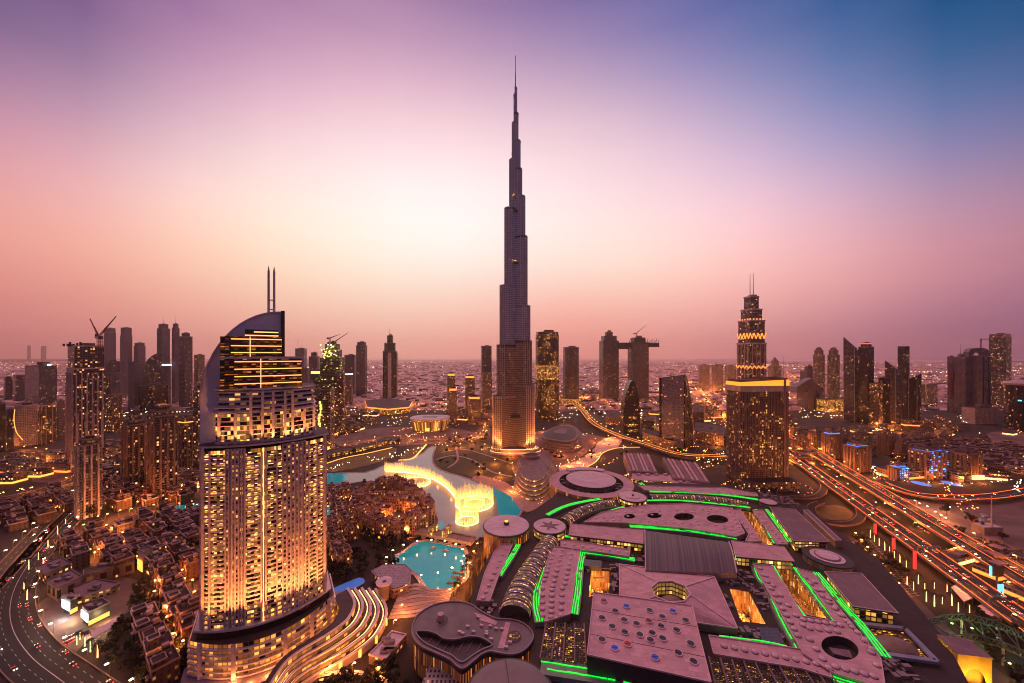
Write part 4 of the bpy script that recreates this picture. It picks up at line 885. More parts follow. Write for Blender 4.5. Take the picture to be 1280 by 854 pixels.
def holed(m,outer,holes,z0,z1,wm,tm,inner=None):
    m.prism(outer,z0,z1,wm,tm,top=False)
    for h in holes:
        A=sum(h[i-1][0]*h[i][1]-h[i][0]*h[i-1][1] for i in range(len(h))); hh=h if A<0 else h[::-1]
        u=0
        for i in range(len(hh)):
            a,b=hh[i],hh[(i+1)%len(hh)]; l=math.hypot(b[0]-a[0],b[1]-a[1]); m.face([(*a,z0),(*b,z0),(*b,z1),(*a,z1)],inner or wm,[(u,z0),(u+l,z0),(u+l,z1),(u,z1)]); u+=l
    loops=[[Vector((p[0],p[1],0)) for p in outer]]+[[Vector((p[0],p[1],0)) for p in h] for h in holes]
    fl=[p for lp in loops for p in lp]
    for t in tessellate_polygon(loops):
        a,b,c=(fl[i] for i in t)
        if (b-a).cross(c-a).z<0: b,c=c,b
        m.face([(a.x,a.y,z1),(b.x,b.y,z1),(c.x,c.y,z1)],tm)
ZB=20.0; ZP=25.0
MALL=thing('shopping_mall','huge shopping mall with mauve roofs, glowing barrel vaults and green light strips','building',(*G(830,700),0))
court={ 'a':GP([(739,713),(762,714),(761,741),(736,746)],ZB),'b':GP([(912,736),(936,740),(957,780),(926,777)],ZB),
 'c':GP([(925,639),(939,640),(969,682),(947,679)],ZB),'d':GP([(968,710),(991,712),(1043,775),(1006,768)],ZB)}
basepoly=GP([(586,757),(596,722),(612,694),(640,668),(664,640),(690,622),(700,612),(784,603),(846,604),(900,606),(946,614),(986,624),(1006,632),(1062,676),(1100,700),(1142,752),(1182,800),(1214,860),(1240,960),(640,960),(660,850),(664,800),(600,764)],ZB)
m=MB(); holed(m,basepoly,list(court.values()),0,ZB,wallp,servm,inner=facade('court_wall',(.42,.22,.12),2.4,5.0,.5,.8,.7,1.5,(1,.40,.06),(1,.6,.2),(.25,.12,.06),.4)); part(m,'podium',MALL)
for k_,c in court.items():
    x=sum(p[0] for p in c)/4; y=sum(p[1] for p in c)/4
    m=MB(); m.prism(scale(c,1.3,x,y),1.0,4.0,mat('court_floor',(.5,.3,.16),.7),bot=False); part(m,'court_floor',MALL)
    for f in ((-.2,),(.25,)):
        ld=bpy.data.lights.new('court_lamp','POINT'); ld.energy=9000 if k_ in 'ab' else 5000; ld.color=(1,.42,.07); ld.shadow_soft_size=1.5
        lo=bpy.data.objects.new('court_lamp',ld); link(lo); lo.parent=MALL; lo.location=(x+(c[2][0]-c[0][0])*f[0]-MALL.location.x,y+(c[2][1]-c[0][1])*f[0]-MALL.location.y,11)
    if k_ in 'ab':
        m=MB(); rr=random.Random(5)
        for i in range(70):
            s,t=rr.random()*.86+.07,rr.random()*.86+.07
            px_=c[0][0]*(1-s)*(1-t)+c[1][0]*s*(1-t)+c[2][0]*s*t+c[3][0]*(1-s)*t; py_=c[0][1]*(1-s)*(1-t)+c[1][1]*s*(1-t)+c[2][1]*s*t+c[3][1]*(1-s)*t
            m.box(px_,py_,4.0,.9,.9,1.6,darkm if i%3 else goldl)
        o=part(m,'court_tables',MALL); o['kind']='stuff'
def plate(px,z=ZP,z0=ZB-.5,holes=(),mt=None,name='roof_plate',T=None,wm=None,rim=True):
    o=GP(px,z); hs=[GP(h,z) for h in holes]; m=MB(); holed(m,o,hs,z0,z,wm or wallp,mt or roofp,inner=trimd); part(m,name,T or MALL)
    if rim:
        m=MB(); q=inset(o,.5); A=sum(o[i-1][0]*o[i][1]-o[i][0]*o[i-1][1] for i in range(len(o))); P=o[::-1] if A<0 else o
        for i in range(len(P)): m.beam((*P[i],z+.3),(*P[(i+1)%len(P)],z+.3),.5,discm,h=.9)
        part(m,'roof_edge',T or MALL)
    return o
def ovalpx(cx,cy,rx,ry,n=24,tilt=0): return ell(cx,cy,rx,ry,n,a=tilt)
domes=[]
def drow(a,b,n,z=ZP,r=2.0):
    for i in range(n):
        t=i/(n-1) if n>1 else .5; domes.append((a[0]+(b[0]-a[0])*t,a[1]+(b[1]-a[1])*t,z,r))
# roof plates
plate([(730,653),(752,641),(775,636),(812,631),(860,630),(915,635),(931,667),(921,671),(860,661),(786,654)],holes=[ovalpx(787,645.5,7,3),ovalpx(818,644.5,9,3.4),ovalpx(855,646,12.5,4.6),ovalpx(897,649,13.5,5,tilt=.1)])
for a,b,n in (((745,648),(905,638),17),((760,641),(910,636),15),((742,652),(775,650),5),((800,651),(915,658),12),((830,650),(840,650),2),((870,652),(880,655),2),((868,641),(885,642),2),((905,660),(922,665),3),((912,640),(926,664),6)): drow(a,b,n,r=1.9)
plate([(798,607),(850,609),(905,610),(945,617),(948,621),(905,618),(850,615),(806,613)],z=24)
drow((805,609),(940,617),14,24,1.5)
plate([(701,676),(716,676),(788,688),(786,696),(701,684)],z=25.5); drow((706,680),(784,691),8,25.5)
plate([(690,684),(726,686),(719,722),(713,768),(681,778),(674,762),(676,735),(682,708)],z=25)
for r_ in ((693,688,680,726,8),(703,688,691,733,8),(716,687,706,730,8),(678,736,678,770,5),(690,738,689,772,6),(703,736,701,770,5)): drow(r_[0:2],r_[2:4],r_[4])
plate([(618,690),(628,680),(641,680),(632,702),(622,724),(612,752),(596,751),(606,716)],z=24); drow((632,686),(604,748),9,24,1.7)
plate([(941,638),(953,638),(985,681),(972,681)],z=25); drow((948,642),(977,678),8)
plate([(915,637),(925,637),(952,677),(932,677),(936,668)],z=25); drow((922,648),(944,673),5)
ov=ovalpx(1050,810,24,14,24,tilt=.28)
plate([(941,705),(964,707.5),(984,736),(1004,771),(1045,778),(1013,732),(996,711),(1015,716),(1040,750),(1072,789),(1101,824),(1107,862),(1042,842),(1004,817),(958,736)],z=25,holes=[ov])
for a,b,n in (((950,711),(997,795),11),((957,720),(1004,782),6),((1004,775),(1050,782),6),((1012,786),(1046,790),4),((1006,722),(1066,785),9),((1018,728),(1090,812),9),((1012,800),(1036,836),4),((1044,834),(1092,846),5),((1082,800),(1096,832),3)): drow(a,b,n,r=2.0)
pb=plate([(886,795),(1000,812),(1037,840),(1040,848),(1000,836),(892,818)],z=24); drow((905,808),(1020,830),10,24,1.9)
m=MB(); c=GP([(1036,812),(1062,816),(1066,826),(1042,820)],22); m.prism(c,20,23.5,roofd); part(m,'roof_unit',MALL)
# clerestory plates
def clere(px,z,zl,name='clerestory_roof',mt=None,low=3.2):
    o=GP(px,z); m=MB(); m.prism(o,z-1.0,z,trimd,mt or roofp,bot=True); part(m,name,MALL)
    m=MB(); m.prism(inset(o,1.6),ZB,z-1.0,litw,roofp,top=False); part(m,'clerestory_windows',MALL)
    m=MB()
    for i in range(len(o)): a,b=o[i],o[(i+1)%len(o)]; m.beam((*a,z+.2),(*b,z+.2),.45,discm)
    part(m,'roof_edge',MALL)
clere([(713,655),(804,663),(804,680),(711,669)],29,0); clere([(914,676),(980,684),(993,702),(920,696)],29,0)
clere([(962,634),(994,637),(1037,677.5),(992,676.5)],31,0,mt=roofd)
clere([(1030.5,715),(1077,717),(1123,767),(1066,758)],30,0,mt=roofd)
for q,z in (([(1004,638),(1010,638),(1052,676),(1044,676)],27),):
    plate(q,z=z,mt=roofd)
plate([(1092,730),(1118,732.5),(1140,752),(1112,750.5)],z=18,z0=0); plate([(1052,680),(1066,678),(1084,700),(1112,728),(1090,728),(1076,712)],z=17,z0=0)
plate([(1124,762),(1140,766),(1178,804),(1150,800)],z=17,z0=0,mt=roofd)
# large low barrel roof in the middle
A=GP([(806,660),(911,674.5)],30); B=GP([(807,709.5),(921,713)],30)
def midroof(u,v):
    x=(A[0][0]*(1-u)+A[1][0]*u)*(1-v)+(B[0][0]*(1-u)+B[1][0]*u)*v; y=(A[0][1]*(1-u)+A[1][1]*u)*(1-v)+(B[0][1]*(1-u)+B[1][1]*u)*v
    return (x,y,27.5+3.2*math.sin(math.pi*v))
seamed=facade('seamed_metal_roof',(.13,.085,.095),1.2,400,.88,1,0,0,glass=(.115,.075,.085),grough=.5,wrough=.45)
m=MB(); m.grid(midroof,20,12,seamed,lambda u,v:(u*90,v*60+5)); part(m,'curved_roof',MALL)
m=MB(); m.prism([A[0],A[1],B[1],B[0]],ZB,27.4,wallp); part(m,'roof_walls',MALL)
m=MB()
for a,b in ((A[0],B[0]),(A[1],B[1])):
    for i in range(10): p=[(a[0]+(b[0]-a[0])*t,a[1]+(b[1]-a[1])*t,28+3.2*math.sin(math.pi*t)) for t in (i/10,(i+1)/10)]; m.beam(p[0],p[1],.9,discm)
part(m,'roof_edge',MALL)
# barrel vaults
def vault(px,wpx,z,h,T=MALL,endwall=True,nseg=4):
    c=smooth([G(p[0],p[1],z) for p in px],nseg); w=[wpx[0]+(wpx[1]-wpx[0])*i/(len(c)-1) for i in range(len(c))]
    w=[wi*p[1]/F for wi,p in zip(w,c)]
    d=[0]
    for a,b in zip(c,c[1:]): d.append(d[-1]+math.hypot(b[0]-a[0],b[1]-a[1]))
    ns=12; m=MB(); rows=[]
    for i,p in enumerate(c):
        a=c[max(i-1,0)]; b=c[min(i+1,len(c)-1)]; dx,dy=b[0]-a[0],b[1]-a[1]; l=math.hypot(dx,dy); nx,ny=-dy/l,dx/l
        rows.append([(p[0]+nx*w[i]/2*math.cos(math.pi*j/ns),p[1]+ny*w[i]/2*math.cos(math.pi*j/ns),z-h*.6+h*math.sin(math.pi*j/ns)) for j in range(ns+1)])
    arc=math.pi*(w[0]/2+h)/2
    for i in range(len(c)-1):
        for j in range(ns):
            m.face([rows[i][j],rows[i][j+1],rows[i+1][j+1],rows[i+1][j]][::-1],vaultm,[(d[i],arc*j/ns),(d[i],arc*(j+1)/ns),(d[i+1],arc*(j+1)/ns),(d[i+1],arc*j/ns)][::-1])
    part(m,'barrel_vault',T)
    m=MB(); n=int(d[-1]/7)
    for k in range(n+1):
        s=k/n*d[-1]*.999; i=max(j for j in range(len(d)) if d[j]<=s); i=min(i,len(c)-2); t=(s-d[i])/(d[i+1]-d[i])
        R_=[tuple(rows[i][j][q]*(1-t)+rows[i+1][j][q]*t for q in range(3)) for j in range(ns+1)]
        for j in range(ns): m.beam((R_[j][0],R_[j][1],R_[j][2]+.15),(R_[j+1][0],R_[j+1][1],R_[j+1][2]+.15),.4,trimd,h=.4)
    part(m,'vault_ribs',T)
    for rw in (rows[0],rows[-1]):
        m=MB(); m.face([rw[0]]+rw[1:-1]+[rw[-1]],trimd); part(m,'end_wall',T)
    for sd in (0,-1):
        m=MB()
        for i in range(len(c)-1):
            a,b=rows[i][sd],rows[i+1][sd]; m.face([(a[0],a[1],ZB-.3),(b[0],b[1],ZB-.3),(b[0],b[1],a[2]+.1),(a[0],a[1],b[2]+.1)],wallp)
            m.beam((a[0],a[1],a[2]+.3),(b[0],b[1],b[2]+.3),.8,roofp)
        part(m,'vault_wall',T)
vault([(688,672),(676,690),(662,712),(651,735),(643,762)],(22,38),26,7.0)
vault([(704,651),(722,639),(744,631),(768,627)],(16,14),27,5.5)
vault([(812,620),(845,620),(880,622),(910,625),(936,630)],(11,13),25,4)
# discs
def ddisc(px,py,rpx,z,z0,wm,T,name='rotunda',rim=1.0,inner=None,label=None,nn=40,rimm=None,dm=None):
    cx,cy=G(px,py,z); r=rpx*cy/F/math.sqrt(1+((px-640)/F)**2)
    m=MB(); m.prism(ell(cx,cy,r*.965,r*.965,nn),z0,z-1.6,wm,trimd); o=part(m,name,T,label)
    m=MB(); m.prism(ell(cx,cy,r,r,nn),z-1.7,z-.5,rimm or trimd,rimm or trimd,bot=True); sub(m,'rim',o)
    m=MB(); m.prism(ell(cx,cy,r-rim,r-rim,nn),z-.5,z,discm,dm or discm); sub(m,'roof_disc',o)
    return cx,cy,r,o
# great ring with the central disc
cx,cy=G(738.5,602,24); r0=52.5*cy/F/1.02
m=MB(); holed(m,ell(cx,cy,r0,r0,56),[ell(cx,cy,r0*.76,r0*.76,48)],4,24,orw,roofp,inner=trimd); part(m,'ring_roof',MALL)
m=MB(); m.prism(ell(cx,cy,r0*.77,r0*.77,40),4,17,trimd,servm); part(m,'ring_well',MALL)
m=MB()
for a in (1.2,): pass
m.prism(ell(cx,cy,r0*.58,r0*.58,48),17,27,FC['grey'],trimd); o=part(m,'central_drum',MALL)
m=MB(); m.prism(ell(cx,cy,r0*.60,r0*.60,48),27,28,trimd,trimd,bot=True); sub(m,'rim',o)
m=MB(); m.cone(cx,cy,28,29.5,r0*.59,r0*.3,48,discm); sub(m,'roof_disc',o)
for i in range(16):
    a=i*.4; m=MB(); rr=r0*(.66+.04*(i%2)); m.box(cx+rr*math.cos(a),cy+rr*math.sin(a),17,5,4,4+i%3,mat('duct',(.25,.18,.18)),a=a); part(m,'roof_unit',MALL)
for q in (0,1):
    m=MB(); aa=[R(60)+q*.0,R(120)]; ring=ell(cx,cy+2,r0*.98,r0*.98,16,t0=R(55),t1=R(120),open_=True); rin=ell(cx,cy-6,r0*.93,r0*.9,16,t0=R(60),t1=R(115),open_=True)
    if q==0: m.prism(ring+rin[::-1],24,26,discm); part(m,'crescent_canopy',MALL)
cx,cy,r,o=ddisc(790.5,620.5,18.5,29,20,litw,MALL,rim=.8)
m=MB(); m.prism(ell(cx,cy,r*.5,r*.5,28),29,29.6,roofp,discm); sub(m,'inner_disc',o); m=MB(); m.cone(cx+1,cy+1,29.6,31,1.5,1.5,8,trimd); sub(m,'vent',o)
cx,cy,r,o=ddisc(687,657,21,29,20,litw,MALL,rim=.8)
st_=[(cx+(r*.62 if i%2==0 else r*.24)*math.cos(math.pi*i/6+.2),cy+(r*.62 if i%2==0 else r*.24)*math.sin(math.pi*i/6+.2)) for i in range(12)]
m=MB(); m.prism(st_,29,29.35,roofd,roofd); sub(m,'star_emblem',o)
cx,cy,r,o=ddisc(633,656,29.3,31,0,orw,MALL,rim=1.0)
m=MB(); m.cone(cx,cy+1,31,34,2.8,2.8,14,trimd); m.cone(cx,cy+1,34,34.6,2.0,2.0,14,goldl); sub(m,'roof_cap',o)
cx,cy,r,o=ddisc(1034,695,33,27,0,facade('brown_drum',(.30,.20,.16),4.5,30,.8,1,.0,0,glass=(.34,.23,.18),grough=.6),MALL,rim=5.6)
m=MB(); m.prism(ell(cx,cy,r*.52,r*.52,36),27,27.5,roofd,roofd); sub(m,'inner_ring',o); m=MB(); m.prism(ell(cx,cy,r*.46,r*.46,36),27.5,27.9,discm,discm); sub(m,'inner_disc',o)
cx,cy,r,o=ddisc(960,627,12,25,0,wallp,MALL,rim=.6)
# hipped roof with octagonal opening
hp=GP([(774,705.5),(893,721.5),(922,786),(775,766)],25); hz_=31
ox,oy=G(838,739.5,hz_); orx=25*oy/F; octo=ell(ox,oy,orx,orx*.82,8,a=R(22.5))
m=MB(); ho=hp; mid=[]
def near(p): return min(range(8),key=lambda i:(octo[i][0]-p[0])**2+(octo[i][1]-p[1])**2)
A=sum(ho[i-1][0]*ho[i][1]-ho[i][0]*ho[i-1][1] for i in range(4)); ho=ho[::-1] if A<0 else ho
def bet(p): # direction-based nearest octagon corner pair
    a=math.atan2(p[1]-oy,p[0]-ox); return min(range(8),key=lambda i:abs((math.atan2(octo[i][1]-oy,octo[i][0]-ox)-a+math.pi)%(2*math.pi)-math.pi))
ids=[bet(p) for p in ho]
shade=[roofp,roofd]
for i in range(4):
    p,q=ho[i],ho[(i+1)%4]; a,b=ids[i],ids[(i+1)%4]; seq=[a]
    while seq[-1]!=b: seq.append((seq[-1]+1)%8)
    m.face([(*p,25),(*q,25)]+[(*octo[j],hz_) for j in seq[::-1]],roofp)
part(m,'hipped_roof',MALL)
m=MB(); m.prism(ho,ZB-.4,25,wallp,top=False); part(m,'hipped_walls',MALL)
m=MB(); m.prism(octo,ZB+.2,hz_,litw,litw,top=False); m.prism(octo[::-1],ZB+.2,hz_,litw,litw,top=False); o=part(m,'lantern_well',MALL)
# inside face of the well
m=MB()
for i in range(8): a,b=octo[i],octo[(i+1)%8]; a=(ox+(a[0]-ox)*.985,oy+(a[1]-oy)*.985); b=(ox+(b[0]-ox)*.985,oy+(b[1]-oy)*.985); m.face([(*b,ZB+.3),(*a,ZB+.3),(*a,hz_-.4),(*b,hz_-.4)],litw,[(0,ZB),(12,ZB),(12,hz_),(0,hz_)])
part(m,'lantern_windows',MALL)
m=MB(); m.dome(ox,oy-2,ZB+1,orx*.66,7,mat('copper_dome',(.26,.16,.11),.5),24,6,ry=orx*.52); part(m,'sunken_dome',MALL)
m=MB()
for i in range(8): m.beam((*octo[i],hz_+.2),(*octo[(i+1)%8],hz_+.2),1.0,discm)
for i in range(4): m.beam((*ho[i],25.3),(*octo[ids[i]],hz_+.2),.7,discm); m.beam((*ho[i],25.3),(*ho[(i+1)%4],25.3),.7,discm)
part(m,'roof_edge',MALL)
# spotted roof
sp=[(742,741),(865,757.5),(889,854),(734,819)]; ZS=34
o=plate(sp,z=ZS,name='spotted_roof',wm=trimd)
sk=[(662,352,'r'),(800,385,'b'),(943,412,''),(1085,415,'b'),(732,415,''),(1020,450,''),(1163,472,''),(650,457,''),(787,470,''),(862,493,''),(937,475,'r'),(1013,508,''),(1108,532,''),(713,510,''),(790,545,''),(882,560,''),(958,550,''),(947,592,''),(1022,583,''),(650,590,''),(728,642,'b'),(808,617,'R'),(1195,615,''),(1118,672,''),(975,700,'b'),(1212,725,'')]
gl_={'':mat('skylight_glass',(.06,.05,.05),.15),'r':mat('red_skylight_glass',(.30,.04,.05),.2),'R':mat('bright_red_skylight',(.6,.03,.02),.3),'b':emis('blue_skylight',(.03,.07,.5),.35,base=(.02,.05,.3))}
for x,y,c in sk:
    p=G(620+x/4.908,680+y/4.908,ZS); m=MB(); m.prism(ell(p[0],p[1],2.55,2.55,16),ZS-.2,ZS+.7,discm,discm); o=part(m,'round_skylight',MALL,{'r':'dull red round skylight','R':'bright red round skylight','b':'blue lit round skylight'}.get(c))
    m=MB(); m.prism(ell(p[0],p[1],2.05,2.05,16),ZS+.7,ZS+.78,gl_[c],gl_[c]); sub(m,'glass',o)
    m=MB(); m.beam((p[0]-2,p[1],ZS+.85),(p[0]+2,p[1],ZS+.85),.16,trimd); m.beam((p[0],p[1]-2,ZS+.85),(p[0],p[1]+2,ZS+.85),.16,trimd); sub(m,'glazing_bar',o)
m=MB(); 
for t in (.27,.66):
    a=G(742+(734-742)*t,741+(819-741)*t,ZS); b=G(865+(889-865)*t,757.5+(854-757.5)*t,ZS); m.beam((*a,ZS+.05),(*b,ZS+.05),.25,trimd,h=.14)
part(m,'roof_joint',MALL)
# glass grid pergolas glowing from below
glow=facade('glowing_ceiling',(.10,.05,.02),2.2,1.4,.75,.6,.72,2.6,(1,.32,.03),(1,.5,.1),(.08,.04,.01),.3,clump=.3)
def gridroof(px,z,nu,nv,name='glass_grid_roof',n3=4):
    c=GP(px,z); m=MB(); m.grid(lambda u,v:((c[0][0]*(1-u)+c[1][0]*u)*(1-v)+(c[3][0]*(1-u)+c[2][0]*u)*v,(c[0][1]*(1-u)+c[1][1]*u)*(1-v)+(c[3][1]*(1-u)+c[2][1]*u)*v,z-2.0),1,1,glow,lambda u,v:(u*nu*3,v*nv*1.6)); part(m,'glowing_hall',MALL)
    m=MB(); P=lambda u,v:((c[0][0]*(1-u)+c[1][0]*u)*(1-v)+(c[3][0]*(1-u)+c[2][0]*u)*v,(c[0][1]*(1-u)+c[1][1]*u)*(1-v)+(c[3][1]*(1-u)+c[2][1]*u)*v,z)
    for i in range(nu+1): m.beam(P(i/nu,0),P(i/nu,1),.35,trimd)
    for j in range(nv+1): m.beam(P(0,j/nv),P(1,j/nv),.25,trimd)
    part(m,name,MALL)
    m=MB()
    for i in range(n3+1): p,q=P(i/n3,0),P(i/n3,1); m.beam((p[0],p[1],z+.6),(q[0],q[1],z+.6),.9,roofd)
    part(m,'grid_beam',MALL)
gridroof([(683,779),(730,781),(733,830),(675,824)],24,14,20)
gridroof([(886,822),(1036,842),(1060,872),(894,858)],23,44,16,n3=10)
# green light strips: real light tubes laid along the recesses
gfloor=mat('recess_floor',(.25,.28,.25),.6)
def green(px,w=5.0,z=23.2,k=3):
    c=[G(p[0],p[1],z) for p in px]; c=smooth(c,3) if len(c)>2 else c
    m=MB(); w*=1.45; m.strip(c,w,z+.06,gfloor,h=3.4); part(m,'recess_floor',MALL)
    m=MB(); rr=random.Random(int(px[0][0]))
    for i in range(len(c)-1):
        a,b=c[i],c[i+1]; l=math.hypot(b[0]-a[0],b[1]-a[1]); n=max(1,int(l/3.6)); dx,dy=(b[0]-a[0])/l,(b[1]-a[1])/l
        for j in range(n):
            for s in range(k):
                if rr.random()<.05: continue
                o=(-.5+ (s+.5)/k)*w*.8+rr.uniform(-.2,.2); t0=j/n; t1=(j+rr.uniform(.9,1.0))/n
                p=(a[0]+(b[0]-a[0])*t0-dy*o,a[1]+(b[1]-a[1])*t0+dx*o,z+.5); q=(a[0]+(b[0]-a[0])*t1-dy*o,a[1]+(b[1]-a[1])*t1+dx*o,z+.5); m.beam(p,q,.42+rr.random()*.45,greenl,h=.3)
    part(m,'green_light_strip',MALL)
green([(688,683),(683,702),(675,726),(670,750),(675,778)],5); green([(729,688),(725,710),(722,740),(718,768)],4.6); green([(728,690),(760,694),(794,700)],5)
green([(648,681),(640,695),(630,710),(624,720)],4.2); green([(780,634),(760,640),(742,649)],3.4,k=2) ; green([(684,644),(704,634),(726,628),(750,624)],4.6); green([(706,671),(745,674),(803,684)],3.4,k=2)
green([(812,615),(850,615.5),(905,619),(948,625)],4.2); green([(808,626),(850,626),(905,631),(938,635)],3.2,k=2); green([(787,658),(830,661),(870,665),(921,673)],5)
green([(920,637),(945,676)],3.6); green([(944,637),(970,680)],3.6); green([(958,637),(987,678)],3.4,k=2); green([(944,703),(951,722),(963,738),(978,770),(1002,813)],6.0)
green([(966,708),(1004,770),(1045,780)],3.0,k=2); green([(994,710),(1046,778)],3.6); green([(1020,716),(1050,752),(1077,782),(1108,822)],4.6); green([(1040,846),(1070,856),(1110,866)],7,k=3)
green([(676,832),(740,842),(800,852),(880,862)],8,k=2); green([(900,797),(950,803),(985,810)],3,k=2); green([(905,698),(990,706)],3.2,k=2); green([(800,604),(812,612)],5)
m=MB(); m.strip(GP([(676,829),(740,838),(800,848),(880,858)],ZB+1),3,ZB+1,trimd,h=1); part(m,'gantry',MALL)
# roof domes
n_=0; rest=MB()
for i,(x,y,z,r) in enumerate(sorted(domes,key=lambda d:-d[1])):
    p=G(x,y,z)
    if n_<99:
        m=MB(); m.dome(p[0],p[1],z+.35,r,r*.55,discm,10,3); m.prism(ell(p[0],p[1],r*1.08,r*1.08,10),z,z+.35,roofd,top=False); part(m,'roof_dome',MALL); n_+=1
    else: rest.dome(p[0],p[1],z,r,r*.55,discm,8,2)
o=part(rest,'small_roof_domes',MALL); o['kind']='stuff'
# plant and ducts scattered over the service roof
blk=[GP(q,ZB) for q in ([(776,698),(905,716),(925,735),(915,740),(895,722),(776,704)],[(885,724),(925,715),(940,718),(965,760),(925,778)],[(732,712),(772,706),(772,740),(742,742)],[(900,785),(985,790),(990,808),(900,797)],[(760,690),(806,696),(806,704),(764,700)],[(1090,826),(1140,820),(1150,850),(1110,850)],[(1050,760),(1064,760),(1080,778),(1066,778)],[(596,752),(616,752),(640,770),(600,764)],[(946,614),(985,624),(1000,632),(960,632)])]
rr=random.Random(11); un=mat('service_unit',(.30,.22,.22),.7,obvar=.6)
units=MB(); cnt=0
for q in blk:
    xs=[p[0] for p in q]; ys=[p[1] for p in q]
    for k in range(int((max(xs)-min(xs))*(max(ys)-min(ys))/26)+14):
        x,y=rr.uniform(min(xs),max(xs)),rr.uniform(min(ys),max(ys))
        if not inpoly(x,y,q): continue
        if any(inpoly(x,y,scale(c,1.25)) for c in court.values()): continue
        w,d,h=rr.uniform(1.2,5.5),rr.uniform(1,3.5),rr.uniform(.8,3.2)
        if cnt<70: m=MB(); m.box(x,y,ZB-.1,w,d,h,un,a=-.1+rr.choice((0,1.57))); part(m,'service_unit',MALL); cnt+=1
        else: units.box(x,y,ZB-.1,w,d,h,un,a=-.1+rr.choice((0,1.57)))
for i in range(46):
    q=rr.choice(blk); c=[sum(p[k] for p in q)/len(q) for k in (0,1)]; xs=[p[0] for p in q]; ys=[p[1] for p in q]; x,y=rr.uniform(min(xs),max(xs)),rr.uniform(min(ys),max(ys))
    if not inpoly(x,y,q): continue
    L_=rr.uniform(5,14); a=-.1+rr.choice((0,1.57)); m=MB(); p,q2=(x,y,ZB+.9),(x+L_*math.cos(a),y+L_*math.sin(a),ZB+.9)
    if inpoly(q2[0],q2[1],q): m.beam(p,q2,rr.uniform(.5,1.1),mat('duct_metal',(.34,.24,.24),.5,metal=.4)); m.beam(q2,(q2[0],q2[1],ZB),.8,mat('duct_metal',(.3,.2,.2))); part(m,'duct',MALL)
if units.f: o=part(units,'small_service_units',MALL); o['kind']='stuff'
for q,zz in (([(949,784),(972,785),(984,811),(952,805)],22.5),([(730,699),(752,701),(752,709),(729,707)],24),([(868,700),(885,703),(884,708),(868,706)],26)):
    m=MB(); m.prism(GP(q,zz),ZB,zz,trimd,facade('grille_roof',(.13,.10,.12),1.2,1.2,.8,.8,0,0,glass=(.07,.06,.075))); part(m,'grille_roof',MALL)
# framed skylight with a shallow dome on the right
fr=[(1074,779),(1131,785),(1171,826),(1104,817)]; c=GP(fr,23); m=MB(); m.prism(inset(c,2),20,21,trimd,glow); part(m,'atrium_floor',MALL)
m=MB()
for i in range(4): m.beam((*c[i],22.5),(*c[(i+1)%4],22.5),3.0,mat('blue_grey_frame',(.30,.32,.42),.5),h=1.6)
part(m,'skylight_frame',MALL)
x,y=G(1120,803,24); m=MB(); m.dome(x,y,21,11.5,3.6,mat('copper_dome',(.26,.16,.11)),24,5,ry=9); part(m,'shallow_dome',MALL)
# lit outer wall of the mall along the lake promenade
w=smooth(GP([(586,757),(592,738),(600,718),(612,694)],8),4); m=MB()
for i in range(len(w)-1): a,b=w[i],w[i+1]; l=math.hypot(b[0]-a[0],b[1]-a[1]); m.face([(a[0]-3,a[1],0),(b[0]-3,b[1],0),(b[0]-3,b[1],17),(a[0]-3,a[1],17)][::-1],orw,[(i*4,0),(i*4+l,0),(i*4+l,17),(i*4,17)][::-1])
part(m,'lit_promenade_wall',MALL)
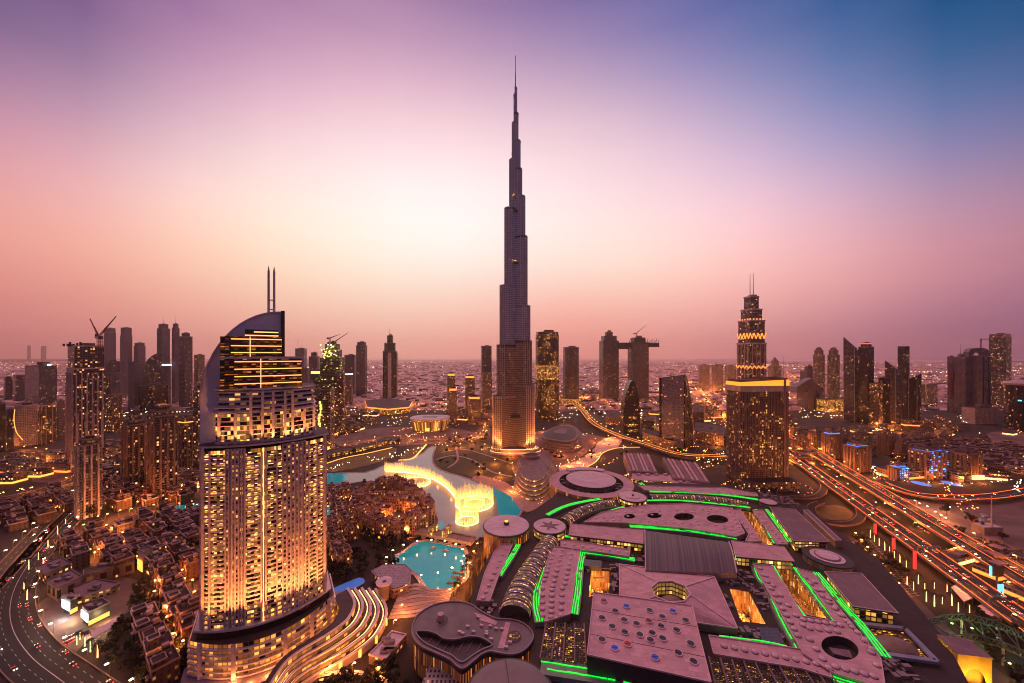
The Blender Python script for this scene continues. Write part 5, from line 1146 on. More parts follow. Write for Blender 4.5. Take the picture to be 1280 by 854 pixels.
# ================= buildings around the mall =================
def guitar():
    z=22; T=thing('curved_roof_pavilion','dark pavilion with a guitar shaped curving roof beside the stepped plaza','building',(*G(590,790),0))
    out=smooth([(515,787),(521,771),(537,759),(556,753.5),(575,753),(590,757),(603,766),(620,774),(636,775),(652,779),(664,789),(666,800),(656,813),(641,819),(624,817),(613,815),(602,819),(591,828),(577,837),(563,826),(547,818),(529,810),(518,800)],3,True)
    hole=smooth([(520,791),(532,789.5),(545,793),(555,799),(570,800),(585,796.5),(600,797.5),(611,803),(615,808),(603,813),(590,821),(577,829),(564,820),(547,812.5),(529,803)],3,True)
    o=GP(out,z); h=GP(hole,z); m=MB(); holed(m,o,[h],z-3,z,trimd,mat('pavilion_roof',(.20,.155,.165),.6,sc=.1),inner=trimd); part(m,'roof',T)
    m=MB(); m.prism(inset(o,1.2),0,z-3,orw,trimd); part(m,'wall',T)
    for nm,p in (('roof_edge',o),('inner_edge',h)):
        m=MB()
        for i in range(len(p)): m.beam((*p[i],z+.4),(*p[(i+1)%len(p)],z+.4),.8,mat('mauve_edge',(.30,.23,.26),.5),h=1.0)
        part(m,nm,T)
    c=G(552.5,776,z); m=MB(); m.prism(ell(c[0],c[1],4.2,4.2,20),z,z+.7,discm,trimd); part(m,'vent_ring',T); m=MB(); m.cone(c[0]-1,c[1],z+.5,z+5,2.2,2.2,14,roofp); part(m,'vent_drum',T)
    for x,y in ((905,545),(925,555),(955,512),(990,545),(1040,507),(1020,455),(1095,510),(1070,545),(1130,525),(1165,527),(1100,590),(1070,560),(1085,430),(1215,610),(1190,640)):
        p=G(390+x/4.908,680+y/4.908,z); m=MB(); m.box(p[0],p[1],z,2.4,1.5,1.3,discm,a=-.2); part(m,'roof_unit',T)
    m=MB(); m.prism(GP([(632,778),(638,779),(630,811),(622,811)],z),z,z+.25,roofp); m.prism(GP([(592,766),(606,770),(622,778),(620,782),(600,776)],z),z,z+.3,roofp); part(m,'roof_walkway',T)
    c=G(643,796.5,z); m=MB(); m.prism(ell(c[0],c[1],4.4,4.4,24),z,z+1,roofp,trimd); part(m,'skylight_ring',T); m=MB(); m.prism(ell(c[0],c[1],3.4,3.0,16),z+1,z+1.1,glow,glow); part(m,'skylight_glass',T)
    for i in range(7):
        m=MB(); a=G(535+i*11,803+3*math.sin(i),z-2); m.beam((a[0]-2,a[1]-9,z-2.6),(a[0]+3,a[1]+9,z-2.6),.5,mat('duct',(.25,.18,.18)),h=.5); part(m,'roof_beam',T)
guitar()
def bigdisc():
    z=24; cx,cy=G(637,868,z); r=57*cy/F; T=thing('domed_pavilion','large low domed pavilion with a single seam, cut by the bottom edge','building',(cx,cy,0))
    m=MB(); m.cone(cx,cy,0,z-2,r,r,48,wallp); part(m,'wall',T); m=MB(); m.dome(cx,cy,z-2,r*.985,4.5,mat('dome_roof',(.27,.20,.21),.6,sc=.05),48,6); part(m,'roof',T)
    m=MB(); m.prism(ell(cx,cy,r*1.02,r*1.02,48),z-3,z-1.4,trimd,trimd,bot=True); part(m,'rim',T)
    m=MB(); P=[(cx+r*math.cos(t)*.12,cy-r*.98*math.cos(t),z-1.9+4.6*math.sin(t)) for t in [math.pi*i/12 for i in range(13)]]
    for a,b in zip(P,P[1:]): m.beam(a,b,.35,trimd)
    part(m,'roof_seam',T)
bigdisc()
m=MB(); T=thing('glass_canopy','pale slatted canopy roof between the two dark round pavilions','canopy',(*G(545,840),0)); m.prism(GP([(537,830),(578,836),(572,860),(525,860)],12),10,12,trimd,FC['white']); part(m,'roof',T)
# yellow gate building
def gate():
    z=22; T=thing('gate_building','yellow floodlit gate building with an arched front at the mall corner','building',(*G(1205,820),0)); q=GP([(1172,795),(1211,801),(1240,824),(1197,819)],z)
    yl=mat('yellow_wall',(.75,.42,.06),.6); 
    # walls: front wall (nearest) with an arch
    m=MB(); a,b=q[3],q[2]; L_=math.hypot(b[0]-a[0],b[1]-a[1]); dx,dy=(b[0]-a[0])/L_,(b[1]-a[1])/L_
    ar=[(L_*.5+L_*.33*math.cos(t),5+9.5*math.sin(t)) for t in [math.pi*i/12 for i in range(13)]]
    out=[(0,0),(L_*.17,0)]+[(p[0],p[1]) for p in ar[::-1]]+[(L_*.83,0),(L_,0),(L_,z),(0,z)]
    loops=[[Vector((p[0],p[1],0)) for p in out]]
    for t in tessellate_polygon(loops): m.face([(a[0]+dx*out[i][0],a[1]+dy*out[i][0],out[i][1]) for i in t],yl)
    part(m,'arched_front',T)
    m=MB(); m.prism(inset(q,2.5),0,z-.5,mat('orange_inner_wall',(.6,.25,.06)),roofd); part(m,'inner_wall',T)
    m=MB(); a,b=q[0],q[3]; m.face([(*a,0),(*b,0),(*b,z),(*a,z)],facade('yellow_gridded_wall',(.75,.42,.06),2.2,2.6,.7,.65,.9,1.6,(1,.55,.06),(1,.65,.12),(.5,.3,.05),.4),[(0,0),(24,0),(24,z),(0,z)]); m.face([(*q[1],0),(*q[2],0),(*q[2],z),(*q[1],z)],yl); part(m,'side_wall',T)
    m=MB(); m.prism(inset(q,-.3),z,z+.8,yl,roofd,bot=True); part(m,'roof',T)
    for t in (.2,.5,.8):
        for s in (0,1):
            ld=bpy.data.lights.new('flood_lamp','SPOT'); ld.energy=16000; ld.color=(1,.55,.08); ld.spot_size=R(100); ld.spot_blend=.8; ld.shadow_soft_size=.6
            lo=bpy.data.objects.new('flood_lamp',ld); link(lo); lo.parent=T
            if s==0: p=(q[3][0]+(q[2][0]-q[3][0])*t,q[3][1]+(q[2][1]-q[3][1])*t); d=(0,-9)
            else: p=(q[0][0]+(q[3][0]-q[0][0])*t,q[0][1]+(q[3][1]-q[0][1])*t); d=(-7,-2)
            lo.location=(p[0]+d[0]-T.location.x,p[1]+d[1]-T.location.y,2); lo.rotation_euler=Vector((-d[0],-d[1],12)).to_track_quat('-Z','Y').to_euler()
    T=thing('glowing_wall','small self-glowing yellow wall with a dark framed sign, left of the gate building','wall',(*G(1152,808),0)); a,b=G(1142,800),G(1167,812)
    a=G(1141,786,20); b=G(1165,790,20); m=MB(); m.beam((*a,10),(*b,10),1.2,emis('yellow_glow',(1,.45,.05),.7,base=(.7,.4,.1)),h=19); part(m,'wall',T)  # wall emits by itself to imitate floodlighting
    mx,my=(a[0]+b[0])/2,(a[1]+b[1])/2; m=MB(); m.box(mx,my-1.2,9,8,.6,6,trimd,bot=True,a=math.atan2(b[1]-a[1],b[0]-a[0])); part(m,'dark_frame',T)
gate()
# curving glowing shopfront building between the lake and the tallest tower
def wavy():
    T=thing('wavy_terraced_building','curving terraced building with glowing gold floors on the lake shore','building',(*G(655,610),0))
    base=[(643,612),(645,598),(641,588),(650,578),(662,574),(680,574),(690,582),(695,592),(690,604),(688,616),(672,626),(655,624)]
    gold_=facade('wavy_lit_wall',(.30,.18,.10),3.0,3.6,.9,.62,.95,2.6,(1,.35,.05),(1,.5,.12),(.2,.1,.04),.3)
    for k in range(5):
        o=GP(smooth(scale(base,1-.07*k,668,594-k*2),3,True),0); z=3.6*k
        m=MB(); m.prism(inset(o,1.0),z,z+2.8,gold_,roofp); part(m,'storey',T); m=MB(); m.prism(inset(o,-.6+.5*math.sin(k*2)),z+2.8,z+3.6,stone,wallp,bot=True); part(m,'terrace',T)
    c=G(664,567,26); m=MB(); m.prism(ell(c[0],c[1],16,12,28),0,24,mat('orange_drum',(.45,.25,.18),.6),roofp); part(m,'drum',T); m=MB(); m.prism(ell(c[0],c[1],14,10,24),24,24.3,trimd,trimd); part(m,'drum_roof',T)
wavy()
def curvedroof():
    T=thing('curved_roof_hall','grey hall with a sweeping curved roof beside the foot of the tallest tower','building',(*G(700,562),0))
    o=[(672,552),(686,543),(702,538),(718,538),(728,545),(727,560),(712,566),(692,564),(674,560)]
    for k in range(4):
        q=GP(smooth(scale(o,1-.07*k,700,553),3,True),0); m=MB(); m.prism(inset(q,1),k*5,k*5+4,FC['grey'],roofd); part(m,'storey',T); m=MB(); m.prism(q,k*5+4,k*5+5.2,mat('grey_fascia',(.22,.19,.2),.5),roofd,bot=True); part(m,'fascia',T)
    q=GP(smooth(scale(o,.7,700,553),3,True),0); m=MB(); m.prism(q,20.3,25,trimd,roofd,poly1=scale(q,.4)); part(m,'sloping_roof',T)
curvedroof()
def stripes():
    for px,lb in (([(779,567),(812,569),(822,591),(787,589)],'striped roof hall nearest the great ring roof'),([(828,573),(872,580),(888,604),(842,598)],'striped roof hall further right, before the slab hotel')):
        T=thing('striped_roof_hall',lb,'building',(*G(*px[0]),0),0,'two halls with striped roofs')
        c=GP(px,16); m=MB(); m.prism(c,0,16,wallp,roofd); part(m,'wall',T)
        n=8
        for i in range(n):
            t0,t1=i/n+.01,(i+.62)/n
            P=lambda a,b,t:(a[0]+(b[0]-a[0])*t,a[1]+(b[1]-a[1])*t)
            m=MB(); m.prism([P(c[0],c[1],t0),P(c[0],c[1],t1),P(c[3],c[2],t1),P(c[3],c[2],t0)],16,18,roofp if i%2 else discm,roofp if i%3 else roofd); part(m,'roof_bay',T)
    for x0,x1,y,lb in ((790,838,598,'low pale shop block with a lit front, left one behind the long mall roof'),(842,884,607,'low pale shop block with a lit front, right one behind the long mall roof')):
        T=thing('shop_block',lb,'building',(*G((x0+x1)/2,y),0),0,'low lit shop blocks'); c=GP([(x0,y-6),(x1,y-3),(x1+3,y+5),(x0+1,y+2)],12); m=MB(); m.prism(c,0,12,litw,discm); part(m,'wall',T); m=MB(); m.prism(inset(c,-.6),12,13,discm,roofp); part(m,'roof',T)
        for i in range(4): m=MB(); x=c[0][0]+(c[1][0]-c[0][0])*(i+.5)/4; m.box(x,c[0][1]-10,13,6,5,2,stone); part(m,'roof_unit',T)
stripes()
# ================= lake, bridge, fountain, island =================
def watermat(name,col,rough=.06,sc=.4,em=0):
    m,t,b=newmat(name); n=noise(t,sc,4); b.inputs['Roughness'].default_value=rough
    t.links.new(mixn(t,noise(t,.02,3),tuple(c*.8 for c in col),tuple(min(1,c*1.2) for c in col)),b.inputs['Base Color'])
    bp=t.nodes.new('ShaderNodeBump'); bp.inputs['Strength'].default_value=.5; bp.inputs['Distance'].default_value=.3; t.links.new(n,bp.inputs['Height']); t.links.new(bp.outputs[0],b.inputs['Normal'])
    if em: # glow added to the water itself to brighten it; no lamps beneath
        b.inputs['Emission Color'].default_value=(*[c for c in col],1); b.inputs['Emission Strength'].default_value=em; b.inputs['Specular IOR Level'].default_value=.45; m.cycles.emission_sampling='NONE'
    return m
teal=watermat('teal_lake_water',(.0,.10,.12),.1,sc=.25,em=1.5); milky=watermat('pale_lake_water',(.30,.24,.25),.12,sc=.2)  # pale base colour carries the fountain's glow and mist
lake=[(406,593),(457,591),(478,583),(500,577),(520,570),(530,566),(536,560),(544,558),(541,566),(540,578),(550,588),(573,595),(600,604),(617.5,610),(636,615),(646,626),(652,637),(640,652),(618,664),(600,672),(592,674),(566,670),(532,664),(544,650),(546,640),(540,632),(530,620),(512,611),(483,607),(457,601),(406,609)]
Lk=GP(smooth(lake,2,True),.5); m=MB(); m.prism(Lk,.1,.5,stone,milky); o=m.make('lake'); tag(o,'fountain lake winding round the island, coloured pale to imitate spray glow','lake',kind='structure')
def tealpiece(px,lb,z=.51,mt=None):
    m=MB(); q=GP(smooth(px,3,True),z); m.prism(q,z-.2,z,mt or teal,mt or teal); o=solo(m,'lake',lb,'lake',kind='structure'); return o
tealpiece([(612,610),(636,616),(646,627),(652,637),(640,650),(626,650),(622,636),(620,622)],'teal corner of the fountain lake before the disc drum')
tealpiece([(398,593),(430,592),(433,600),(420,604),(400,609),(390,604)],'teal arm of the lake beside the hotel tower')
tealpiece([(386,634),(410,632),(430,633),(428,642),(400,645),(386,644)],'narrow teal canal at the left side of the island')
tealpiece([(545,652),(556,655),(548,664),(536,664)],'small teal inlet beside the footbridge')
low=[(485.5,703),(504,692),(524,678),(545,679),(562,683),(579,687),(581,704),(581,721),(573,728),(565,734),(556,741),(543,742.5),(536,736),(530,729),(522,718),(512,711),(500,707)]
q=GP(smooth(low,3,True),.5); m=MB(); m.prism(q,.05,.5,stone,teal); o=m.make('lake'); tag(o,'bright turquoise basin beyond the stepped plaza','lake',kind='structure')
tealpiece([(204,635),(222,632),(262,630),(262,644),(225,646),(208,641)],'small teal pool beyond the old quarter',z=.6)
m=MB(); q=GP([(404,742),(420,734),(449,722),(455,729),(430,740),(410,748)],1.2); m.prism(smooth(q,3,True),0,1.2,stone,emis('hotel_pool_blue',(.02,.12,.45),.55,base=(.02,.15,.5))); solo(m,'swimming_pool','long blue hotel pool beside the terraced wing','pool')
# quays: light stone kerbs round the water
kb=mat('quay_stone',(.46,.36,.34),.8)
for q_,w_,lb in ((Lk,3.0,'pale stone quay round the fountain lake'),(GP(smooth(low,3,True),.5),4.0,'stone quay round the turquoise basin')):
    m=MB(); P=inset(q_,-w_/2); m.strip(P+[P[0]],w_,1.0,kb,h=.9); tag(m.make('quay_path'),lb,'path',kind='structure')
prm=mat('promenade_paving',(.52,.30,.23),.8,sc=.3)
for px,w_,lb in (([(532,562),(528,575),(545,590),(575,601),(600,610),(625,617)],14,None),([(410,588),(450,586),(478,577),(500,571),(520,564)],12,None)):
    pass
def region(px,z,mt,name,lb,cat,sm=True,h=.04):
    q=GP(smooth(px,3,True) if sm else px,z); m=MB(); m.prism(q,0,z,mt,mt); return tag(m.make(name),lb,cat,kind='structure')
region([(641,608),(650,600),(668,604),(690,612),(692,622),(676,632),(660,640),(648,634),(640,622),(622,612),(600,604),(590,598),(600,594),(630,602)],.8,prm,'promenade_path','pale paved lakeside promenade before the glowing terraces','path')
for i in range(46):   # people-sized lamps on the promenade
    pass
m=MB(); c=G(665,614.5,1); m.prism(ell(c[0],c[1],13,13,28),.8,1.4,stone,prm); m.prism(ell(c[0],c[1],9,9,28),1.4,1.7,darkm,darkm); solo(m,'round_planter','round sunken ring on the lakeside promenade','planter')
grass=groundmat('lawn_grass',(.035,.04,.015),(.09,.075,.03),.1,.02)
gold_g=groundmat('dry_lawn',(.16,.11,.03),(.26,.17,.05),.1,.02)
region([(409,581),(430,574),(460,568),(488,560),(496,562),(488,572),(470,579),(440,586),(412,590)],.35,gold_g,'lawn_field','olive lawn behind the fountain lake','lawn')
region([(500,572),(512,562),(526,557),(530,557),(522,568),(510,575)],.35,gold_g,'lawn_field','small wedge of olive lawn by the channel','lawn')
region([(542,585),(540,570),(548,558),(570,553),(600,552),(640,572),(640,600),(610,603),(575,592),(555,590)],.3,grass,'park_field','dark landscaped park at the foot of the tallest tower','park')
# arcs of pale park paths
for px,w_,lb in (([(545,575),(565,570),(590,575),(615,590),(640,596)],5,'first curving park path below the tallest tower'),([(552,566),(580,562),(610,570),(640,580)],4,'second curving park path below the tallest tower'),([(560,585),(572,575),(570,560)],4,'short park path crossing the dark park')):
    m=MB(); m.strip(smooth([G(*p) for p in px],5),w_,.5,kb,h=.15); tag(m.make('park_path'),lb,'path',kind='structure')
# glowing golden ribbons of the lawn edge
m=MB(); m.strip(smooth([G(*p) for p in [(408,580),(430,573),(460,567),(490,560)]],5),2.2,1.2,goldl,h=.6); solo(m,'light_ribbon','golden light ribbon along the far edge of the olive lawn','light strip')
m=MB(); m.strip(smooth([G(*p) for p in [(498,576),(515,574),(524,566),(533,556)]],5),3.4,1.3,goldl,h=.6); solo(m,'light_ribbon','golden light ribbon beside the channel of the lake','light strip')
# footbridge
def bridge():
    a,b=G(523,669),G(592,683); T=thing('footbridge','stone footbridge with two glowing gate towers over the water','bridge',((a[0]+b[0])/2,(a[1]+b[1])/2,0)); m=MB(); m.beam((*a,5),(*b,5),13,mat('bridge_stone',(.40,.26,.20),.8),h=2.4); part(m,'deck',T)
    dx,dy=b[0]-a[0],b[1]-a[1]; l=math.hypot(dx,dy); nx,ny=-dy/l,dx/l
    for s in (-6.2,6.2): m=MB(); m.beam((a[0]+nx*s,a[1]+ny*s,6.9),(b[0]+nx*s,b[1]+ny*s,6.9),.7,mat('bridge_stone',(.4,.26,.2)),h=1.4); part(m,'parapet',T)
    for t in (.14,.38,.62,.86): m=MB(); m.box(a[0]+dx*t,a[1]+dy*t,0,4,12,4,mat('bridge_stone',(.4,.26,.2)),a=math.atan2(dy,dx)); part(m,'pillar',T)
    glw=facade('bridge_tower_wall',(.45,.25,.10),2.0,3.2,.5,.7,.9,2.6,(1,.5,.06),(1,.7,.2),(.3,.15,.05),.4)
    for t in (.28,.53):
        for s in (-5,5):
            x,y=a[0]+dx*t+nx*s,a[1]+dy*t+ny*s; m=MB(); m.box(x,y,6.2,5,4,8,glw,a=math.atan2(dy,dx)); o=part(m,'gate_tower',T); m=MB(); m.prism(rect(x,y,6,5,math.atan2(dy,dx)),14.2,16.5,mat('bridge_stone',(.4,.26,.2)),poly1=rect(x,y,1,1,math.atan2(dy,dx))); sub(m,'roof',o)
bridge()
# the fountain
def fountain():
    T=thing('fountain','great dancing fountain, glowing gold arcs of jets on the lake','fountain',(*G(560,610),.5))
    jm,t,b=newmat('spray_glow'); t.nodes.remove(b); em=t.nodes.new('ShaderNodeEmission'); tr=t.nodes.new('ShaderNodeBsdfTransparent'); mx=t.nodes.new('ShaderNodeMixShader')
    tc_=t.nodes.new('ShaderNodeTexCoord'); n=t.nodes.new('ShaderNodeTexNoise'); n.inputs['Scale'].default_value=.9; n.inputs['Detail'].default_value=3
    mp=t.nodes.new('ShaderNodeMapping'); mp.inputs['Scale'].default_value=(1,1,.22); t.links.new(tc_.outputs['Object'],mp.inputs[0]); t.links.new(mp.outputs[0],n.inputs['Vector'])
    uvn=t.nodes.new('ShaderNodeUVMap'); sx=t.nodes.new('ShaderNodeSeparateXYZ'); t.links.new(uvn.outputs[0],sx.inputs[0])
    hgt=math_(t,'DIVIDE',sx.outputs[1],24,clamp=True)      # spray itself emits to imitate lamp light, strongest at the foot
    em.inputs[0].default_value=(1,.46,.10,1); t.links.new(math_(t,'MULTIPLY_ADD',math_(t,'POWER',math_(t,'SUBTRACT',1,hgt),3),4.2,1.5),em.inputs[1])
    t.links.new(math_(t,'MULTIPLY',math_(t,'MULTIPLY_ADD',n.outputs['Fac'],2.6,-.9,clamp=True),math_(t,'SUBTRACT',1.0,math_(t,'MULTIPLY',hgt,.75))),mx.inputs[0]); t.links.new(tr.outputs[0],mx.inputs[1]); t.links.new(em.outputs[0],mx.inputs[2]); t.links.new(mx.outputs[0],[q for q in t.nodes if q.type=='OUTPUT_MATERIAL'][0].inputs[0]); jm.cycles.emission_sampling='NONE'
    foot=emis('fountain_lamp_glow',(1,.72,.36),5)
    arc=smooth([G(*p) for p in [(482,590),(498,590.5),(514,592),(530,595),(546,602),(558,610),(568,621),(574,634),(577,646)]],10)
    c1=G(517,604); c2=G(593,630); c3=G(584,652)
    rings=[('main_arc',arc,17),('left_ring',ell(c1[0],c1[1],27,26,52),11),('big_ring',ell(c2[0],c2[1],26,27,80),23),('inner_ring',ell(c2[0],c2[1],14,14,40),15),('near_ring',ell(c3[0],c3[1],14,13,30),17),('far_row',[G(481+i*2.6,588) for i in range(10)],17)]
    allj=[]
    for nm,pts,h in rings:
        m=MB(); m.strip(list(pts)+([pts[0]] if 'ring' in nm else []),2.2 if 'arc' in nm else 1.3,.9,foot,h=.35); part(m,nm+'_lamps',T)
        for i,p in enumerate(pts): allj.append((p,h*(.6+.55*rnd.random()),nm))
    # dense arc: two more jets between
    ex=[]
    for a,b in zip(arc,arc[1:]): ex.append((((a[0]+b[0])/2,(a[1]+b[1])/2),12*(.8+.4*rnd.random()),'x'))
    cnt=0; rest=MB()
    for p,h,nm in allj+ex:
        m=MB() if cnt<98 else rest; r=.75 if h>12 else .55
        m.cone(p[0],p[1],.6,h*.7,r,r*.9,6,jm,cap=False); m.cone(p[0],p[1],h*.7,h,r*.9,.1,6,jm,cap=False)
        if cnt<98: part(m,'water_jet',T)
        cnt+=1
    o=part(rest,'small_water_jets',T); o['kind']='stuff'
    # thin curtain of spray between the jets of the arc and the rings
    for nm,pts,h in rings:
        m=MB(); P=list(pts)+([pts[0]] if 'ring' in nm else [])
        for i in range(len(P)-1):
            a,b=P[i],P[i+1]; m.face([(*a,.7),(*b,.7),(*b,h*.8),(*a,h*.8)],jm,[(i,0),(i+1,0),(i+1,h*.8),(i,h*.8)])
        part(m,'spray_curtain',T)
    for p in [G(*q) for q in ((490,590),(520,593),(517,606),(548,603),(565,618),(576,640),(596,628),(584,652))]:
        ld=bpy.data.lights.new('fountain_lamp','POINT'); ld.energy=3500; ld.color=(1,.36,.07); ld.shadow_soft_size=3
        lo=bpy.data.objects.new('fountain_lamp',ld); link(lo); lo.parent=T; lo.location=(p[0]-T.location.x,p[1]-T.location.y,8)
fountain()
# ---------------- old quarter houses ----------------
sand=[mat('sand_wall',(.56,.34,.29),.85,obvar=.3),mat('terracotta_wall',(.50,.26,.20),.85,obvar=.3),mat('pale_sand_wall',(.66,.44,.38),.85,obvar=.3)]
hw=[facade('sand_house_wall',(.17,.09,.075),3.6,3.5,.40,.55,.10,1.3,WARM,(1,.7,.3),(.035,.02,.02),.3,wrough=.85),facade('terracotta_house_wall',(.17,.07,.05),3.4,3.5,.42,.55,.18,1.4,WARM,(1,.7,.3),(.04,.02,.015),.3,wrough=.85),facade('pale_house_wall',(.21,.125,.11),3.8,3.6,.38,.5,.08,1.3,WARM,(1,.7,.3),(.04,.025,.02),.3,wrough=.85)]
isw=facade('island_house_wall',(.62,.27,.16),3.4,3.5,.45,.58,.32,1.8,(1,.42,.08),(1,.6,.2),(.05,.02,.015),.3,wrough=.8)
ROOFD=panelmat('dark_flat_roof',(.055,.03,.03),3,3,.85); ROOFI=panelmat('terracotta_flat_roof',(.42,.19,.13),3,3,.85)
def house(x,y,w,d,h,a,ci,label,group,rr,wm=None,lit=False,name='courtyard_house'):
    T=thing(name,label,'house',(x,y,0),0,group); wm=wm or hw[ci]; pm=sand[ci]; c,s=math.cos(a),math.sin(a)
    def W_(u,v): return (x+u*c-v*s,y+u*s+v*c)
    rfm=ROOFI if name=='island_house' else ROOFD; m=MB(); m.prism(rect(x,y,w,d,a),0,h,wm,rfm); part(m,'wall',T)
    part(crown_rail(rect(x,y,w+.5,d+.5,a),h-.3,pm,h=1.3,w=.6),'parapet',T)
    # stepped upper storey and a stair tower
    u,v=rr.choice((-1,1))*w*.22,rr.choice((-1,1))*d*.2; p=W_(u,v); hh=rr.choice((3.4,3.6,6.8)); uw,ud=w*rr.uniform(.35,.52),d*rr.uniform(.4,.58)
    m=MB(); m.prism(rect(p[0],p[1],uw,ud,a),h,h+hh,wm,rfm); o=part(m,'upper_storey',T)
    q=crown_rail(rect(p[0],p[1],uw+.4,ud+.4,a),h+hh-.2,pm,h=.9,w=.5); sub(q,'parapet',o)
    p=W_(-u*1.2,-v*.8); m=MB(); m.prism(rect(p[0],p[1],3.4,3.4,a),h,h+5.2+rr.random()*2,pm,pm); o=part(m,'wind_tower',T)
    m=MB(); m.prism(rect(p[0],p[1],3.55,3.55,a),h+2.8,h+4.4,trimd,trimd,top=False); sub(m,'louvre',o)
    p=W_(w*rr.uniform(-.3,.3),-d*.25); m=MB(); m.prism(rect(p[0],p[1],2.2,1.6,a),h,h+1.2,un,un); part(m,'roof_unit',T)
    # projecting bay on the near side
    p=W_(w*rr.uniform(-.25,.25),-d/2-.9); m=MB(); m.prism(rect(p[0],p[1],w*.3,1.8,a),0,h*rr.uniform(.6,.9),wm,pm); part(m,'bay',T)
    if lit: p=W_(0,-d/2-.12); m=MB(); m.prism(rect(p[0],p[1],w*.6,.2,a),.8,3.0,goldl,goldl); part(m,'lit_arcade',T)
    return T
ORD=['first','second','third','fourth','fifth','sixth','seventh','eighth','ninth','tenth','eleventh','twelfth','thirteenth','fourteenth','fifteenth','sixteenth','seventeenth','eighteenth','nineteenth','twentieth']
CN=['sand','terracotta','pale']
def quarter(poly,rows,ang,place,group,rr,hmin=9,hmax=17,ci0=0,wm=None,skip=.06,litp=.12,dx=(13,22),dep=(11,15),name='courtyard_house',excl=()):
    """rows of houses filling an image-space polygon; poly in px, rows in metres across"""
    P=GP(poly); xs=[p[0] for p in P]; ys=[p[1] for p in P]; cx,cy=sum(xs)/len(xs),sum(ys)/len(ys); c,s=math.cos(ang),math.sin(ang); Rr=max(max(xs)-min(xs),max(ys)-min(ys))
    ri=0; v=-Rr
    while v<Rr:
        d=rr.uniform(*dep); u=-Rr; line=[]
        while u<Rr:
            w=rr.uniform(*dx); x,y=cx+(u+w/2)*c-v*s,cy+(u+w/2)*s+v*c
            if inpoly(x,y,P) and rr.random()>skip and not any(inpoly(x,y,GP(e)) for e in excl): line.append((x+rr.uniform(-1,1),y+rr.uniform(-2,2),w-rr.uniform(.5,3.5),d))
            u+=w
        if line:
            for i,(x,y,w,dd) in enumerate(line):
                ci=rr.choice((ci0,ci0,2 if ci0!=2 else 0,1)); h=rr.choice((hmin,hmin+3.5,hmin+3.5,hmax-1))+rr.random(); lit=rr.random()<litp
                lb=f"{CN[ci]} house, {ORD[min(i,19)]} in row {ORD[min(ri,19)]} {place}{', with lit arcade' if lit else ''}"
                house(x,y,w,dd,h,ang+rr.uniform(-.05,.05),ci,lb,group,rr,wm,lit,name)
            ri+=1
        v+=rows
    return ri
rr=random.Random(21)
quarter([(66,690),(105,672),(150,662),(200,648),(246,640),(246,700),(205,728),(150,722),(100,712)],19,R(-33),'of the far old quarter','houses of the far old quarter',rr,8,15,ci0=0)
quarter([(184,730),(246,702),(246,835),(200,850),(172,800)],20,R(-38),'of the near old quarter','houses of the near old quarter',rr,9,16,ci0=1)
quarter([(60,622),(95,612),(100,632),(60,650),(8,668),(0,640)],22,R(-30),'across the boulevard','low houses across the boulevard on the left',rr,8,14,ci0=0,dx=(16,26))
quarter([(410,620),(432,618),(438,648),(440,700),(424,715),(408,700)],18,R(-55),'beside the hotel tower','houses between the hotel tower and the island',rr,10,16,ci0=1,wm=isw,litp=.3)
# island
isl=[(436,640),(445,628),(470,614),(495,611),(512,616),(528,626),(540,640),(546,652),(530,664),(515,672),(495,676),(470,675),(448,664),(436,652)]
region(scale(isl,1.03),1.0,mat('island_paving',(.22,.11,.08),.85),'island_path','paved ground of the island in the fountain lake','path')
def island():
    P=GP(isl); cx=sum(p[0] for p in P)/len(P); cy=sum(p[1] for p in P)/len(P); r_=random.Random(4); k=0
    ring=smooth(inset(P,9),4,True); L_=[0]
    for a,b in zip(ring,ring[1:]+ring[:1]): L_.append(L_[-1]+math.hypot(b[0]-a[0],b[1]-a[1]))
    n=int(L_[-1]/14.5)
    def at(s):
        i=max(j for j in range(len(ring)) if L_[j]<=s); a,b=ring[i],ring[(i+1)%len(ring)]; t=(s-L_[i])/(L_[i+1]-L_[i]); return a[0]+(b[0]-a[0])*t,a[1]+(b[1]-a[1])*t,math.atan2(b[1]-a[1],b[0]-a[0])
    for i in range(n):
        x,y,a=at(L_[-1]*(i+.5)/n*.999); front=y<cy
        house(x,y,15.2,13,15+r_.choice((0,3.4,6.8)) if y<cy+40 else 17,a,1,f"terracotta house, {ORD[i%20]} round the {'near' if i<20 else 'far'} side of the island ring",'houses on the lake island',r_,isw,front and r_.random()<.75,'island_house')
    for j,(u,v,w,d,h) in enumerate([(-34,0,26,16,20),(0,14,30,14,18),(30,-2,18,26,21),(-6,-18,22,12,17),(20,24,24,12,16),(-30,24,20,12,18),(48,14,14,16,17),(-52,12,14,14,16)]):
        if inpoly(cx+u,cy+v,inset(P,16)): house(cx+u,cy+v,w,d,h,R(-8),1,f"terracotta block, {ORD[j]} of those inside the island courts",'houses on the lake island',r_,isw,False,'island_house')
island()
